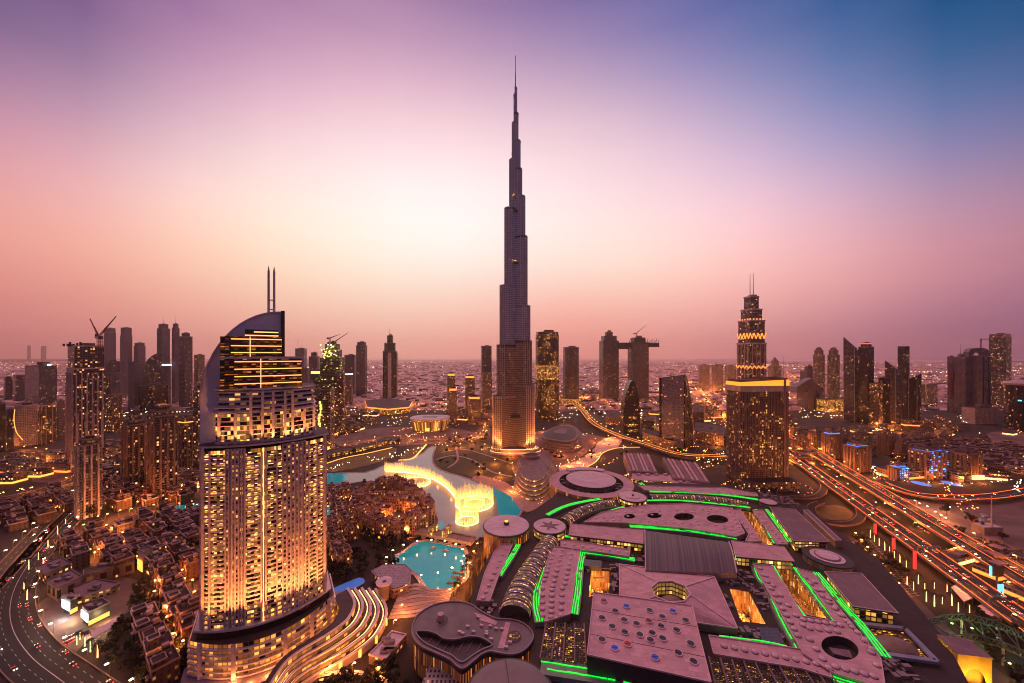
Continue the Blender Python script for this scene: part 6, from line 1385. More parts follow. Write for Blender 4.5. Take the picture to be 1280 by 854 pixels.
# ================= far city (too many houses to count) =================
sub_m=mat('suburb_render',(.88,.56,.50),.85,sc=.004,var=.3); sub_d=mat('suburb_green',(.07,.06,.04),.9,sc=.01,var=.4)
rr=random.Random(77)
def scatter(n,ylo,yhi,wm,lo,hi,hlo,hhi,m,pxr=(-60,1340),excl=None):
    for _ in range(n):
        t=rr.random(); Y=ylo*(yhi/ylo)**t; X=(rr.uniform(*pxr)-640)*Y/F
        gx,gy=round(X/70)*70+rr.choice((-22,-8,8,22)),round(Y/60)*60+rr.choice((-18,0,18))
        k=1+Y/6000
        m.box(gx+rr.uniform(-4,4),gy+rr.uniform(-4,4),0,rr.uniform(lo,hi)*k,rr.uniform(lo,hi)*k,rr.uniform(hlo,hhi)*(1.6 if rr.random()<.05 else 1),wm,a=.2)
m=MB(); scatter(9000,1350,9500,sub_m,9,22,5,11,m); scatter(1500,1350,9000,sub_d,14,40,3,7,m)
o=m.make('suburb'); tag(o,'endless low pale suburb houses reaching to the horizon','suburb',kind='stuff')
m=MB(); dots=[emis('dot_warm',(1,.55,.2),9),emis('dot_white',(1,.85,.7),9),emis('dot_orange',(1,.33,.08),9)]
for _ in range(2600):
    if _%22==0: c0=(1150*(8)**(rr.random()**1.2),rr.uniform(-40,1320)); dr=rr.uniform(-.5,.5); ln=rr.random()<.55; cc_=rr.choice((0,0,1,2))
    q=rr.gauss(0,1); Y=max(1100,c0[0]*(1+(q*.03 if ln else rr.gauss(0,.05)))); X=(c0[1]-640)*c0[0]/F+(q*c0[0]*.12 if ln else rr.gauss(0,1)*c0[0]*.06)+dr*(Y-c0[0]); s=(1.0+Y/1900)*rr.uniform(.6,1.3)
    m.box(X,Y,8,s,s,s*.8,dots[cc_ if rr.random()<.8 else 1])
o=m.make('suburb_lights'); tag(o,'countless street and house lights across the suburbs','lights',kind='stuff')
# ================= roads =================
asph=mat('asphalt',(.020,.014,.016),.75,sc=.2,var=.3); paintw=mat('road_paint',(.6,.55,.5),.7); barr=mat('barrier_concrete',(.30,.18,.14),.7)
trail_glow=emis('barrier_light',(1,.13,.02),2.6);  # orange glow strips added along barriers to imitate traffic light trails
ROADS={}
def road(key,pts,w,label,z=.12,h=0.0,lanes=4,edge=True,light=None,ground=True):
    P=smooth(pts,6); ROADS[key]=(P,w,z); T=None
    m=MB(); m.strip(P,w,z,asph,h=h,wm=barr); r=m.make('road' if not h else 'road_deck'); tag(r,label,'road',kind='structure')
    m=MB(); d=0; acc=0
    for k in range(1,lanes):
        o=-w/2+w*k/lanes
        if lanes%2==0 and k==lanes//2: continue
        Q=offs(P,o); 
        for i in range(len(Q)-1):
            a,b=Q[i],Q[i+1]; l=math.hypot(b[0]-a[0],b[1]-a[1]); n=max(1,int(l/9))
            za=z+(P[i][2] if len(P[i])>2 else 0)+.012
            for j in range(n): m.strip([(a[0]+(b[0]-a[0])*(j+.1)/n,a[1]+(b[1]-a[1])*(j+.1)/n),(a[0]+(b[0]-a[0])*(j+.5)/n,a[1]+(b[1]-a[1])*(j+.5)/n)],.25,za,paintw)
    if lanes>=4: m.strip([(q[0],q[1])+tuple(p[2:]) for q,p in zip(offs(P,0),P)],.4,z+.012,paintw)
    if m.f: tag(m.make('road_markings'),'painted lane lines of the '+label.split(',')[0],'road markings',kind='structure')
    if edge:
        for s in (-1,1):
            Q=[(q[0],q[1])+tuple(p[2:]) for q,p in zip(offs(P,s*(w/2-.3)),P)]; m=MB(); m.strip(Q,.6,z+1.0,barr,h=1.0); b=m.make('barrier'); tag(b,('left' if s>0 else 'right')+'-hand concrete barrier of the '+label.split(',')[0],'barrier')
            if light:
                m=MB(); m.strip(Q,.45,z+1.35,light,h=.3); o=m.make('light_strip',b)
        if light is trail_glow and h and lanes==6:
            m=MB(); m.strip(P,.5,z+.9,barr,h=.88); b=m.make('median_barrier'); tag(b,'central barrier with an added orange trail glow on the '+label.split(',')[0],'barrier'); m=MB(); m.strip(P,.3,z+1.15,light,h=.2); m.make('light_strip',b)
    return P
def hwline(c,z,y0=230,y1=1200,n=12,k=.385):
    s=(H-z)/H
    return [((c+k*Y)*s,Y*s,0) for Y in [y0+(y1-y0)*i/n for i in range(n+1)]]
road('hw1',hwline(294,8),23,'elevated highway nearer to the mall, crowded with traffic',z=8,h=1.6,lanes=6,light=trail_glow)
road('hw2',hwline(350,10),26,'elevated highway further from the mall, crowded with traffic',z=10,h=1.6,lanes=6,light=trail_glow)
road('hw0',hwline(322,0,y0=260,y1=1100),12,'ground level service road between the elevated highways',z=.15,lanes=2,edge=False)
road('hw3',hwline(268,0,y0=250,y1=700),9,'ground level road at the foot of the nearer elevated highway',z=.15,lanes=2,edge=False)
road('x1',[(*G(*p,6),0) for p in ((1100,603),(1135,616),(1180,622),(1240,621),(1300,612),(1400,600))],16,'curved flyover crossing the sand lot beyond the highways',z=6,h=1.4,lanes=4,light=trail_glow)
road('x2',[(*G(*p),0) for p in ((1095,598),(1160,604),(1230,605),(1300,596))],12,'street in front of the blue lit hotel, lined with cars',lanes=2,edge=False)
road('arc',[(*G(*p,9),0) for p in ((700,497),(722,508),(740,528),(770,543),(810,556),(850,568),(905,571),(990,580))],13,'viaduct curving behind the striped roof halls',z=9,h=1.5,lanes=2,light=goldl)
road('bl',[(*G(*p),0) for p in ((150,588),(118,606),(90,630),(55,662),(20,700),(-20,742))],20,'dark boulevard curving in from the left edge, lined with glowing lamps')
road('bl2',[(*G(*p),0) for p in ((126,612),(96,640),(66,670),(36,705),(16,742),(14,780),(36,818),(78,852),(130,890))],26,'busy boulevard bending round the lower left corner',lanes=6)
road('w1',[(*G(*p),0) for p in ((-20,592),(60,580),(130,560),(200,548),(300,538),(420,530))],18,'road running behind the dark finned tower')
road('w2',[(*G(*p),0) for p in ((-20,560),(60,569),(100,590),(60,610),(-20,628))],14,'looping road beside the left edge of the city',lanes=2)
road('c1',[(*G(*p),0) for p in ((390,572),(430,562),(480,550),(530,552),(600,548),(612,530),(640,515),(700,504),(740,498))],16,'boulevard sweeping behind the fountain lawns')
road('c2',[(*G(*p),0) for p in ((420,520),(500,509),(600,506),(700,500),(800,496),(900,488),(1000,470))],24,'wide road crossing the skyline behind the tallest tower')
road('c3',[(*G(*p),0) for p in ((870,480),(880,500),(905,525),(950,545),(1000,556))],20,'wide orange road behind the slab hotel')
road('c4',[(*G(*p),0) for p in ((780,470),(840,476),(900,484),(990,500),(1060,520),(1150,545),(1290,560))],22,'main road at the foot of the right hand business towers')
road('c5',[(*G(*p),0) for p in ((745,500),(790,515),(830,540),(900,560))],12,'street behind the sail shaped towers',lanes=2,edge=False)
road('ramp',[(*G(*p,5),0) for p in ((990,570),(1012,590),(1030,606),(1022,620),(995,622),(968,618),(972,606),(990,601))],9,'ramp looping round the small lit car park',z=5,h=1.2,lanes=2)
road('ramp2',[(*G(*p,6),0) for p in ((1035,598),(1062,622),(1076,640),(1070,652),(1046,655),(1022,648),(1014,634),(1026,628))],9,'spiral ramp curling beside the mall corner',z=6,h=1.2,lanes=2)
for pts,lb in (([(1020,634),(1050,632),(1066,642),(1058,650),(1030,648)],'planted island inside the spiral ramp'),):
    region([(p[0],p[1]) for p in pts],.4,gold_g,'lawn_field',lb,'lawn')
sandg=groundmat('sand_ground',(.12,.07,.065),(.27,.17,.15),.05,.01)
for k,(px,lb) in enumerate(([([(1110,622),(1180,628),(1300,620),(1330,700),(1280,712),(1220,690),(1150,650)]),'sand lot beyond the highways'],[[(420,548),(470,535),(560,535),(600,545),(560,553),(440,560)],'sand lot behind the olive lawn'],[[(60,585),(120,575),(140,585),(90,600),(40,602)],'sand lot beside the finned tower'],[[(1240,540),(1330,545),(1330,590),(1240,585),(1225,560)],'sand lot near the saucer roofed building'],[[(640,490),(760,488),(780,500),(700,515),(640,508)],'pale ground behind the tallest tower'])):
    region(px,.06+.01*k,sandg,'sand_field',lb,'sand lot')
region([(700,583),(716,578),(728,572),(742,562),(748,553),(764,546),(778,549),(770,560),(752,566),(742,578),(722,588),(702,592)],1.2,mat('pale_plaza',(.75,.5,.42),.8),'plaza_path','pale glowing pedestrian path behind the great ring roof','path')
m=MB(); m.strip(smooth([G(*p) for p in [(704,593),(724,589),(744,579),(754,567),(772,561),(800,560)]],5),1.6,2.0,goldl,h=.5); solo(m,'light_ribbon','golden light line edging the pale pedestrian path','light strip')
region([(40,760),(75,735),(150,720),(182,728),(168,760),(120,790),(95,815),(60,800)],.08,mat('forecourt_paving',(.16,.10,.09),.8),'forecourt_path','paved forecourt round the bright white fuel station','forecourt',sm=False)
region([(1062,680),(1085,690),(1180,780),(1262,850),(1250,880),(1180,800),(1140,752),(1100,710)],.10,mat('plaza_paving',(.07,.045,.05),.7),'plaza_path','dark paved plaza between the mall and the highway','plaza',sm=False)
region([(640,545),(700,535),(760,548),(740,560),(700,592),(690,600),(640,600)],.10,mat('terrace_paving',(.22,.11,.08),.8),'terrace_path','warm paved grounds at the foot of the tallest tower','terrace',sm=False)
# fan of steps between the basin and the guitar roofed pavilion
for k in range(9):
    t=k/8; px=[(500-14*t*1.0,742+30*t),(520+2*t,737+34*t-2),(540,742+30*t*.55),(566-6*t,741+13*t)]
    m=MB(); m.strip(smooth([G(*p,.2) for p in px],5),3.6,.5+.35*(8-k),kb if k%2 else mat('step_stone',(.34,.26,.25),.8),h=.5); tag(m.make('steps_path'),f'{ORD[k]} curved tier of the stepped plaza, counted from the basin','steps',kind='structure')
# ================= vehicles =================
hl=emis('head_lamp',(1,.85,.6),14); tl=emis('tail_lamp',(1,.03,.02),12); cp=[mat('car_white',(.6,.6,.6),.3),mat('car_black',(.03,.03,.035),.25),mat('car_silver',(.35,.35,.37),.3,metal=.5),mat('car_red',(.35,.03,.02),.3)]
tyre=mat('tyre',(.02,.02,.02),.8)
def carmesh(full,paint,bus=False):
    L2,Wd,Hh=(5.5,1.25,2.9) if bus else (2.3,.92,.9)
    T=bpy.data.objects.new('parked_car' if not bus else 'city_bus',None) if full else None
    body=MB(); z=.35
    if bus: body.prism([(-Wd,-L2),(Wd,-L2),(Wd,L2),(-Wd,L2)],z,Hh,paint,paint,poly1=[(-Wd*.95,-L2*.98),(Wd*.95,-L2*.98),(Wd*.95,L2*.97),(-Wd*.95,L2*.97)])
    else:
        body.prism([(-Wd,-L2),(Wd,-L2),(Wd,L2),(-Wd,L2)],z,.9,paint,paint,poly1=[(-Wd*.94,-L2*.96),(Wd*.94,-L2*.96),(Wd*.94,L2*.95),(-Wd*.94,L2*.95)])
    cab=MB()
    if bus: cab.prism([(-Wd*1.0,-L2*.95),(Wd*1.0,-L2*.95),(Wd*1.0,L2*.94),(-Wd*1.0,L2*.94)],1.5,2.3,glassd,glassd,top=False)
    else: cab.prism([(-Wd*.88,-L2*.62),(Wd*.88,-L2*.62),(Wd*.88,L2*.45),(-Wd*.88,L2*.45)],.9,1.45,glassd,paint,poly1=[(-Wd*.72,-L2*.45),(Wd*.72,-L2*.45),(Wd*.72,L2*.15),(-Wd*.72,L2*.15)])
    lamps=[]
    for sx in (-1,1):
        for sy,mm,nm in ((1,hl,'headlight'),(-1,tl,'taillight')):
            l=MB(); l.box(sx*Wd*.68,sy*L2*.99,.55 if not bus else .8,.5,.22,.32,mm,bot=True); lamps.append((l,nm))
    wh=[]
    for sx in (-1,1):
        for sy in (-.62,.62):
            w=MB(); n=10; c=[(sy*L2+.34*math.cos(2*math.pi*i/n),.34+.34*math.sin(2*math.pi*i/n)) for i in range(n)]
            w.face([(sx*Wd*1.01,p[0],p[1]) for p in c],tyre); 
            for i in range(n): a,b=c[i],c[(i+1)%n]; w.face([(sx*Wd*1.01,*a),(sx*Wd*1.01,*b),(sx*Wd*.8,*b),(sx*Wd*.8,*a)],tyre)
            wh.append(w)
    if full:
        link(T); body.make('body',T); cab.make('cabin',T)
        for l,nm in lamps: l.make(nm,T)
        for w in wh: w.make('wheel',T)
        return T
    A=MB()
    for s in [body,cab]+[l for l,_ in lamps]: 
        for f,mi_,in zip(s.f,s.m): A.face([s.v[i] for i in f],s.mats[mi_])
    return A.make('moving_car' if not bus else 'distant_bus')
full=[carmesh(True,c) for c in cp]; simple=[carmesh(False,c) for c in cp]; fb_=carmesh(True,cp[0],True)
used=set(); bus_used=[]; ncar=0; CC=['white','black','silver','red']
def putcar(x,y,z,ang,label,group,simple_=None,bus=False):
    global ncar
    if ncar>=292 and not bus: return
    d=math.hypot(x,y); i=rr.choice((0,0,1,2,2,1,3)) if rr.random()<.93 else 3
    src=fb_ if bus else (full[i] if d<430 else simple[i]); key=src.name
    lb=label.replace('CAR',CC[i]+' car' if not bus else 'white bus')
    if bus: bus_used.append(1)
    if key in used: o=dup(src,(x,y,z),ang)
    else: used.add(key); o=src; o.location=(x,y,z); o.rotation_euler=(0,0,ang)
    o['label']=lb; o['category']='bus' if bus else 'car'; o['group']=group; ncar+=1
def traffic(key,n,label,group,smin=0.0,smax=1.0,keep=None):
    P,w,z=ROADS[key]; D=[0]
    for a,b in zip(P,P[1:]): D.append(D[-1]+math.hypot(b[0]-a[0],b[1]-a[1]))
    for k in range(n):
        s=(smin+(smax-smin)*((k+rr.random()*.8)/n)**1.3)*D[-1]*.998; i=max(j for j in range(len(D)-1) if D[j]<=s); a,b=P[i],P[i+1]; t=(s-D[i])/(D[i+1]-D[i]); ang=math.atan2(b[1]-a[1],b[0]-a[0])
        side=rr.choice((-1,1)); o=side*rr.choice((.18,.32,.42) if w>14 else (.25,))*w; x=a[0]+(b[0]-a[0])*t-math.sin(ang)*o; y=a[1]+(b[1]-a[1])*t+math.cos(ang)*o; zz=z+.02
        px=640+F*x/y if y>1 else -999
        if not(-30<px<1310): continue
        putcar(x,y,zz,(ang-math.pi/2) if side<0 else (ang+math.pi/2),label,group,bus=(rr.random()<.03 and math.hypot(x,y)<430))
traffic('hw1',74,'CAR with its lamps lit on the elevated highway nearer to the mall','traffic on the nearer elevated highway',.02,.8)
traffic('hw2',60,'CAR with its lamps lit on the elevated highway further from the mall','traffic on the further elevated highway',.08,.8)
traffic('bl2',46,'CAR with its lamps lit on the boulevard bending round the lower left corner','traffic on the lower left boulevard')
traffic('bl',14,'CAR on the dark boulevard lined with glowing lamps','traffic on the dark boulevard')
traffic('x1',14,'CAR on the curved flyover across the sand lot','traffic on the curved flyover',0,.7)
traffic('x2',16,'CAR on the street in front of the blue lit hotel','traffic before the blue lit hotel',0,.8)
traffic('hw0',18,'CAR on the service road between the elevated highways','traffic between the elevated highways',0,.7)
traffic('w1',12,'CAR on the road behind the dark finned tower','traffic behind the finned tower')
traffic('c1',12,'CAR on the boulevard behind the fountain lawns','traffic behind the fountain lawns')
pc=G(1003,612); 
for i in range(26):
    a=i*.52; r=10+5*(i%3); putcar(pc[0]+r*1.3*math.cos(a),pc[1]+r*math.sin(a)*1.5,.1,a,'CAR parked in the small round car park by the ramp','cars in the round car park')
if not bus_used: putcar(*[ (a[0]+b[0])/2 for a,b in [((ROADS['hw1'][0][3][0],),(ROADS['hw1'][0][3][0],)),((ROADS['hw1'][0][3][1],),(ROADS['hw1'][0][3][1],))]],8.02,-.36,'CAR with its lamps lit on the elevated highway nearer to the mall','traffic on the nearer elevated highway',bus=True)
# ================= lamps =================
post=mat('lamp_post',(.2,.18,.18),.5,metal=.5)
def lampmesh(h,hs,mm,arm=1.6):
    m=MB(); m.cone(0,0,0,h,.16,.1,6,post); m.beam((0,0,h-.1),(arm,0,h+.2),.12,post); b=m.make('street_lamp'); k=MB(); k.box(arm,0,h-.15,hs,hs*.7,.35,mm,bot=True); k.make('lamp_head',b); return b
lampA=lampmesh(9,1.5,emis('sodium_lamp',(1,.34,.07),22)); lampB=lampmesh(8,1.7,emis('pale_lamp',(1,.58,.28),20)); lu=set(); LD={}
def putlamp(x,y,z,ang,label,group,kind='A',e=4500,light=True):
    s={'A':lampA,'B':lampB}[kind]
    if kind in lu: o=dup(s,(x,y,z),ang)
    else: lu.add(kind); o=s; o.location=(x,y,z); o.rotation_euler=(0,0,ang)
    o['label']=label; o['category']='street lamp'; o['group']=group
    if light:
        if (kind,e) not in LD:
            ld=bpy.data.lights.new('lamp_glow','POINT'); ld.energy=e*(.6 if e<5000 else 1.1); ld.color=(1,.27,.05) if kind=='A' else (1,.42,.15); ld.shadow_soft_size=.5; LD[(kind,e)]=ld
        lo=bpy.data.objects.new('lamp_glow',LD[(kind,e)]); link(lo); lo.parent=o; lo.location=(1.6,0,7.6)
def lampsalong(key,step,label,group,kind='A',e=4500,sides=(-1,1),s0=0,s1=1,light=True,every=1):
    P,w,z=ROADS[key]; s=0; k=0
    for i in range(len(P)-1):
        a,b=P[i],P[i+1]; l=math.hypot(b[0]-a[0],b[1]-a[1]); t=i/(len(P)-1)
        while s<l:
            if s0<=t<=s1:
                for sd in sides:
                    u=s/l; ang=math.atan2(b[1]-a[1],b[0]-a[0]); x=a[0]+(b[0]-a[0])*u-math.sin(ang)*(w/2+1)*sd; y=a[1]+(b[1]-a[1])*u+math.cos(ang)*(w/2+1)*sd
                    px=640+F*x/max(y,1)
                    if -20<px<1300: putlamp(x,y,z if z<2 else z-.6,ang+(-math.pi/2 if sd>0 else math.pi/2),label,group,kind,e,light and k%every==0)
                    k+=1
            s+=step
        s-=l
lampsalong('hw1',46,'street lamp on the parapet of the elevated highway nearer to the mall','lamps of the nearer elevated highway',e=7000,sides=(1,),s1=.75)
lampsalong('hw2',46,'street lamp on the parapet of the elevated highway further from the mall','lamps of the further elevated highway',e=7000,sides=(-1,),s1=.75)
lampsalong('hw0',60,'street lamp of the service road between the elevated highways','lamps between the elevated highways',e=9000,sides=(1,),s1=.7)
lampsalong('bl',26,'glowing lamp beside the dark boulevard','lamps of the dark boulevard','B',3500,(-1,))
lampsalong('bl2',30,'glowing lamp beside the boulevard bending round the lower left corner','lamps of the lower left boulevard','B',1500,(1,))
lampsalong('c1',40,'street lamp of the boulevard behind the fountain lawns','lamps behind the fountain lawns','A',22000,(1,))
lampsalong('c3',60,'street lamp of the orange road behind the slab hotel','lamps behind the slab hotel','A',60000,(1,))
lampsalong('arc',34,'street lamp of the viaduct behind the striped roof halls','lamps of the curving viaduct','A',7000,(1,))
lampsalong('w1',60,'street lamp of the road behind the dark finned tower','lamps behind the finned tower','A',26000,(1,))
lampsalong('c2',110,'street lamp of the wide road crossing the skyline','lamps of the skyline road','A',80000,(1,))
lampsalong('c4',110,'street lamp of the main road under the right hand towers','lamps under the right hand towers','A',60000,(1,))
lampsalong('c5',45,'street lamp of the street behind the sail shaped towers','lamps behind the sail shaped towers','A',22000,(1,))
lampsalong('w2',40,'street lamp of the looping road at the left edge','lamps of the looping road','A',16000,(1,))
lampsalong('x2',40,'street lamp of the street before the blue lit hotel','lamps before the blue lit hotel','A',14000,(1,),s1=.9)
lampsalong('c2',110,'street lamp on the far side of the wide road crossing the skyline','far side lamps of the skyline road','A',80000,(-1,))
lampsalong('c4',90,'street lamp on the far side of the road under the right hand towers','far side lamps under the right hand towers','A',50000,(-1,))
for i,(x,y) in enumerate(((1160,641),(1170,648),(1188,642),(1177,652),(1183,656),(1150,637))): p=G(x,y); putlamp(*p,0,1,'bright pale floodlight on the sand lot','floodlights of the sand lot','B',9000)
for x,y in ((132,652),(148,647),(162,645),(120,655),(190,640),(246,612),(170,636),(206,632)): p=G(x,y); putlamp(*p,0,1,'amber lamp on the promenade behind the far old quarter','lamps behind the far old quarter','A',7000)
for i in range(30):
    p=G(rr.uniform(70,245),rr.uniform(665,725)); putlamp(*p,0,rr.random()*6,'small warm lane lamp among the old quarter houses','lane lamps of the old quarter','A',900)
for i in range(16):
    p=G(rr.uniform(190,244),rr.uniform(730,840)); putlamp(*p,0,rr.random()*6,'small warm lane lamp among the old quarter houses','lane lamps of the old quarter','A',900)
# ================= trees =================
leafm=[mat('dark_foliage',(.022,.026,.012),.9,sc=1.2,var=.5),mat('olive_foliage',(.035,.032,.014),.9,sc=1.2,var=.5)]; bark=mat('bark',(.10,.07,.05),.9)
def treeproto(seed,h,r,lm):
    q=random.Random(seed); b=bpy.data.objects.new('shade_tree',None); link(b); t=MB(); t.cone(0,0,0,h*.55,.28,.16,6,bark)
    for i in range(4): a=q.random()*6.3; t.beam((0,0,h*.4),(r*.5*math.cos(a),r*.5*math.sin(a),h*.68),.14,bark)
    t.make('trunk',b); c=MB(); cl=[(q.gauss(0,r*.42),q.gauss(0,r*.42),h*.7+q.gauss(0,h*.13),q.uniform(.28,.5)*r) for _ in range(9)]
    for _ in range(260):
        cx_,cy_,cz_,cr=q.choice(cl); v=Vector((q.gauss(0,1),q.gauss(0,1),q.gauss(0,1))).normalized()*cr*q.uniform(.6,1.05); p=Vector((cx_,cy_,cz_))+v
        x=Vector((q.gauss(0,1),q.gauss(0,1),q.gauss(0,1))).normalized(); y=x.cross(v.normalized()).normalized(); s=q.uniform(.35,.8)
        c.face([tuple(p-x*s-y*s*.6),tuple(p+x*s-y*s*.6),tuple(p+x*s+y*s*.6),tuple(p-x*s+y*s*.6)],lm)
    c.make('crown',b); return b
def palmproto(seed,h,lit=False):
    q=random.Random(seed); b=bpy.data.objects.new('palm_tree',None); link(b); t=MB(); t.cone(0,0,0,h,.32,.2,7,emis('lit_palm_trunk',(1,.50,.16),3.4,base=(.2,.12,.08)) if lit else bark); t.make('trunk',b); c=MB()
    for i in range(13):
        a=i*6.283/13+q.random()*.3; d=Vector((math.cos(a),math.sin(a),0)); sd=Vector((-d.y,d.x,0)); L_=q.uniform(2.6,3.4); up=q.uniform(.5,1.3); pr=None
        for k in range(5):
            u=k/4; c0=Vector((0,0,h))+d*L_*u+Vector((0,0,up*u*2-3.4*u*u)); w=.55*(1-u*.8)*(1 if k else .4)
            if pr: 
                for s in (-1,1): c.face([tuple(pr[0]),tuple(pr[0]+sd*s*pr[1]-Vector((0,0,.25))),tuple(c0+sd*s*w-Vector((0,0,.25))),tuple(c0)],leafm[1])
            pr=(c0,w)
    c.make('crown',b); return b
tp=[treeproto(1,8,3.6,leafm[0]),treeproto(2,7,3.0,leafm[1]),treeproto(3,9.5,4.4,leafm[0]),treeproto(4,6.5,3.3,leafm[1])]; pp=[palmproto(5,8),palmproto(6,9.5)]; pl_=[palmproto(8,9,True)]
tu=set(); ntree=0
def plant(protos,x,y,label,cat,group,z=0):
    global ntree
    s=rr.choice(protos); a=rr.random()*6.28; ntree+=1
    if s.name in tu: o=dup(s,(x,y,z),a)
    else: tu.add(s.name); o=s; o.location=(x,y,z); o.rotation_euler=(0,0,a)
    k=rr.uniform(.75,1.3); o.scale=(k,k,k*rr.uniform(.9,1.1)); o['label']=label; o['category']=cat; o['group']=group
HOUSES=[o for o in S.objects if o.name.startswith(('courtyard_house','island_house'))]; HP=[(o.location.x,o.location.y) for o in HOUSES]
def grove(poly,n,protos,label,cat,group,clear=7.5,z=0):
    P=GP(poly); xs=[p[0] for p in P]; ys=[p[1] for p in P]; k=0; g_=0
    while k<n and g_<n*30:
        g_+=1; x,y=rr.uniform(min(xs),max(xs)),rr.uniform(min(ys),max(ys))
        if inpoly(x,y,P) and all((x-a)**2+(y-b)**2>clear**2 for a,b in HP): plant(protos,x,y,label,cat,group,z); k+=1
grove([(165,735),(185,725),(200,760),(240,835),(200,860),(150,860),(130,810),(160,780)],40,tp,'dark shade tree in the belt beside the near old quarter','tree','trees beside the near old quarter')
grove([(66,690),(246,640),(246,705),(150,722)],26,tp+pp,'dark tree between the houses of the far old quarter','tree','trees of the far old quarter')
grove([(405,690),(440,690),(480,700),(500,712),(450,722),(410,735)],34,tp,'dark tree between the blue pool and the turquoise basin','tree','trees by the blue pool')
grove([(440,668),(520,676),(500,692),(455,690)],18,tp,'dark tree on the shore below the island','tree','trees below the island')
grove([(545,575),(560,556),(600,554),(636,575),(636,596),(600,602),(560,590)],20,tp,'dark tree in the park at the foot of the tallest tower','tree','trees of the park')
grove([(455,605),(490,598),(505,606),(470,614)],10,tp,'dark tree on the north tip of the island','tree','trees on the island tip')
grove([(1060,668),(1090,672),(1110,700),(1150,745),(1130,745),(1090,700)],16,tp,'dark tree between the mall plaza and the highway','tree','trees of the mall plaza')
grove([(1180,760),(1230,775),(1290,800),(1290,870),(1250,860),(1215,800)],26,tp,'dark tree lit green under the truss pergola','tree','trees under the truss pergola')
grove([(1100,560),(1280,560),(1280,600),(1230,598),(1100,600)],12,tp,'dark tree beside the blocks beyond the highway','tree','trees beyond the highway')
grove([(70,600),(150,570),(150,640),(100,650)],10,tp,'dark tree at the foot of the finned tower','tree','trees at the finned tower')
for i,(x,y) in enumerate([(1088,672),(1093,677),(1099,682),(1106,688),(1112,693),(1118,698),(1125,703),(1133,709)]): plant(pl_,*G(x,y),'palm with a glowing wrapped trunk in the line beside the plaza','palm','glowing palms beside the plaza')
for i,(x,y) in enumerate([(1134,731),(1142,737),(1148,730),(1156,738),(1168,736),(1184,740),(1158,752),(1168,758),(1178,755),(1190,757),(1198,765),(1212,766)]): plant(pl_,*G(x,y),'palm with a glowing wrapped trunk in the cluster by the pale shelters','palm','glowing palms by the shelters')
for i,(x,y) in enumerate([(48,700),(54,708),(36,712),(30,738),(34,750),(100,800),(106,808),(113,815),(122,822),(96,806),(60,685),(72,668),(82,655)]): plant(pl_,*G(x,y),'palm with a glowing wrapped trunk beside the lower left boulevard','palm','glowing palms of the lower left boulevard')
for i in range(24): plant(pp,*G(566+i*1.6+rr.uniform(-2,2),748-i*2.9+rr.uniform(-3,3)),'palm on the promenade between the basin and the mall','palm','palms of the promenade')
for x,y in ((590,700),(585,715),(578,735),(595,690),(570,745),(560,750)): p=G(x,y); putlamp(*p,0,0,'warm lamp on the promenade between the basin and the mall','lamps of the promenade','A',7000)
for i in range(16): a=i*.4; p=(G(532,705)[0]+40*math.cos(a),G(532,705)[1]+33*math.sin(a)); putlamp(*p,0,a+3.1,'pale lamp on the quay of the turquoise basin','lamps round the turquoise basin','B',900)
# ================= single buildings and street furniture =================
def block(label,px,h,wm,cat='building',name='low_building',rm=None,group=None,extra=3,seed=0):
    q=GP(px); cx,cy=sum(p[0] for p in q)/len(q),sum(p[1] for p in q)/len(q); T=thing(name,label,cat,(cx,cy,0),0,group); m=MB(); m.prism(q,0,h,wm,rm or roofm); part(m,'wall',T)
    part(crown_rail(inset(q,-.2),h-.2,rm or conc,h=1.1,w=.7),'parapet',T); r_=random.Random(seed+int(cx))
    for i in range(extra): m=MB(); s=r_.uniform(-.3,.3); t=r_.uniform(-.3,.3); m.box(cx+(q[1][0]-q[0][0])*s,cy+(q[-1][1]-q[0][1])*t,h,4+r_.random()*4,3,2,un); part(m,'roof_unit',T)
    return T,q
# opera like house
def opera():
    c=G(534,540); cx,cy=c[0],c[1]+35; T=thing('concert_hall','boat shaped hall with a white slotted roof and glowing orange glass','building',(cx,cy,0))
    m=MB(); o=[(cx+54*math.copysign(abs(math.cos(t))**.7,math.cos(t)),cy+40*math.copysign(abs(math.sin(t))**.7,math.sin(t))) for t in [i*2*math.pi/40 for i in range(40)]]
    m.prism(scale(o,.82),0,30,facade('opera_glass',(.3,.16,.1),4,26,.8,.95,.7,1.5,(1,.35,.05),(1,.55,.15),(.15,.07,.03),.2),roofm,poly1=scale(o,.95)); part(m,'glass_wall',T)
    sl=[(cx-18,cy-4),(cx+18,cy-4),(cx+22,cy+8),(cx-22,cy+8)]; m=MB(); holed(m,o,[sl],30,34,discm,mat('white_roof',(.62,.56,.56),.5),inner=trimd); part(m,'roof',T); m=MB(); m.prism(sl,26,31,trimd,trimd); part(m,'roof_slot',T)
    m=MB(); m.box(cx,cy-39*.86,2,12,2,20,goldl); part(m,'entrance_light',T)
opera()
T,q=block('broad low drum lit orange round its roof, below the spired tower',[(458,516),(485,519),(512,516),(516,508),(488,504),(456,507)],16,FC['goldband'],name='round_market'); m=MB(); m.prism(inset(q,1.5),16,21,orangel,roofm); part(m,'lit_rooftop',T)
for i,(px,h,lb) in enumerate((([(405,574),(440,567),(470,560),(471,556),(440,562),(405,569)],8,'curved arcade of warm shops, left part, behind the lawn'),([(472,559),(486,555),(500,555),(500,551),(480,551),(470,555)],8,'curved arcade of warm shops, right part, behind the lawn'))): block(lb,px,h,FC['goldband'],name='shop_arcade',extra=2)
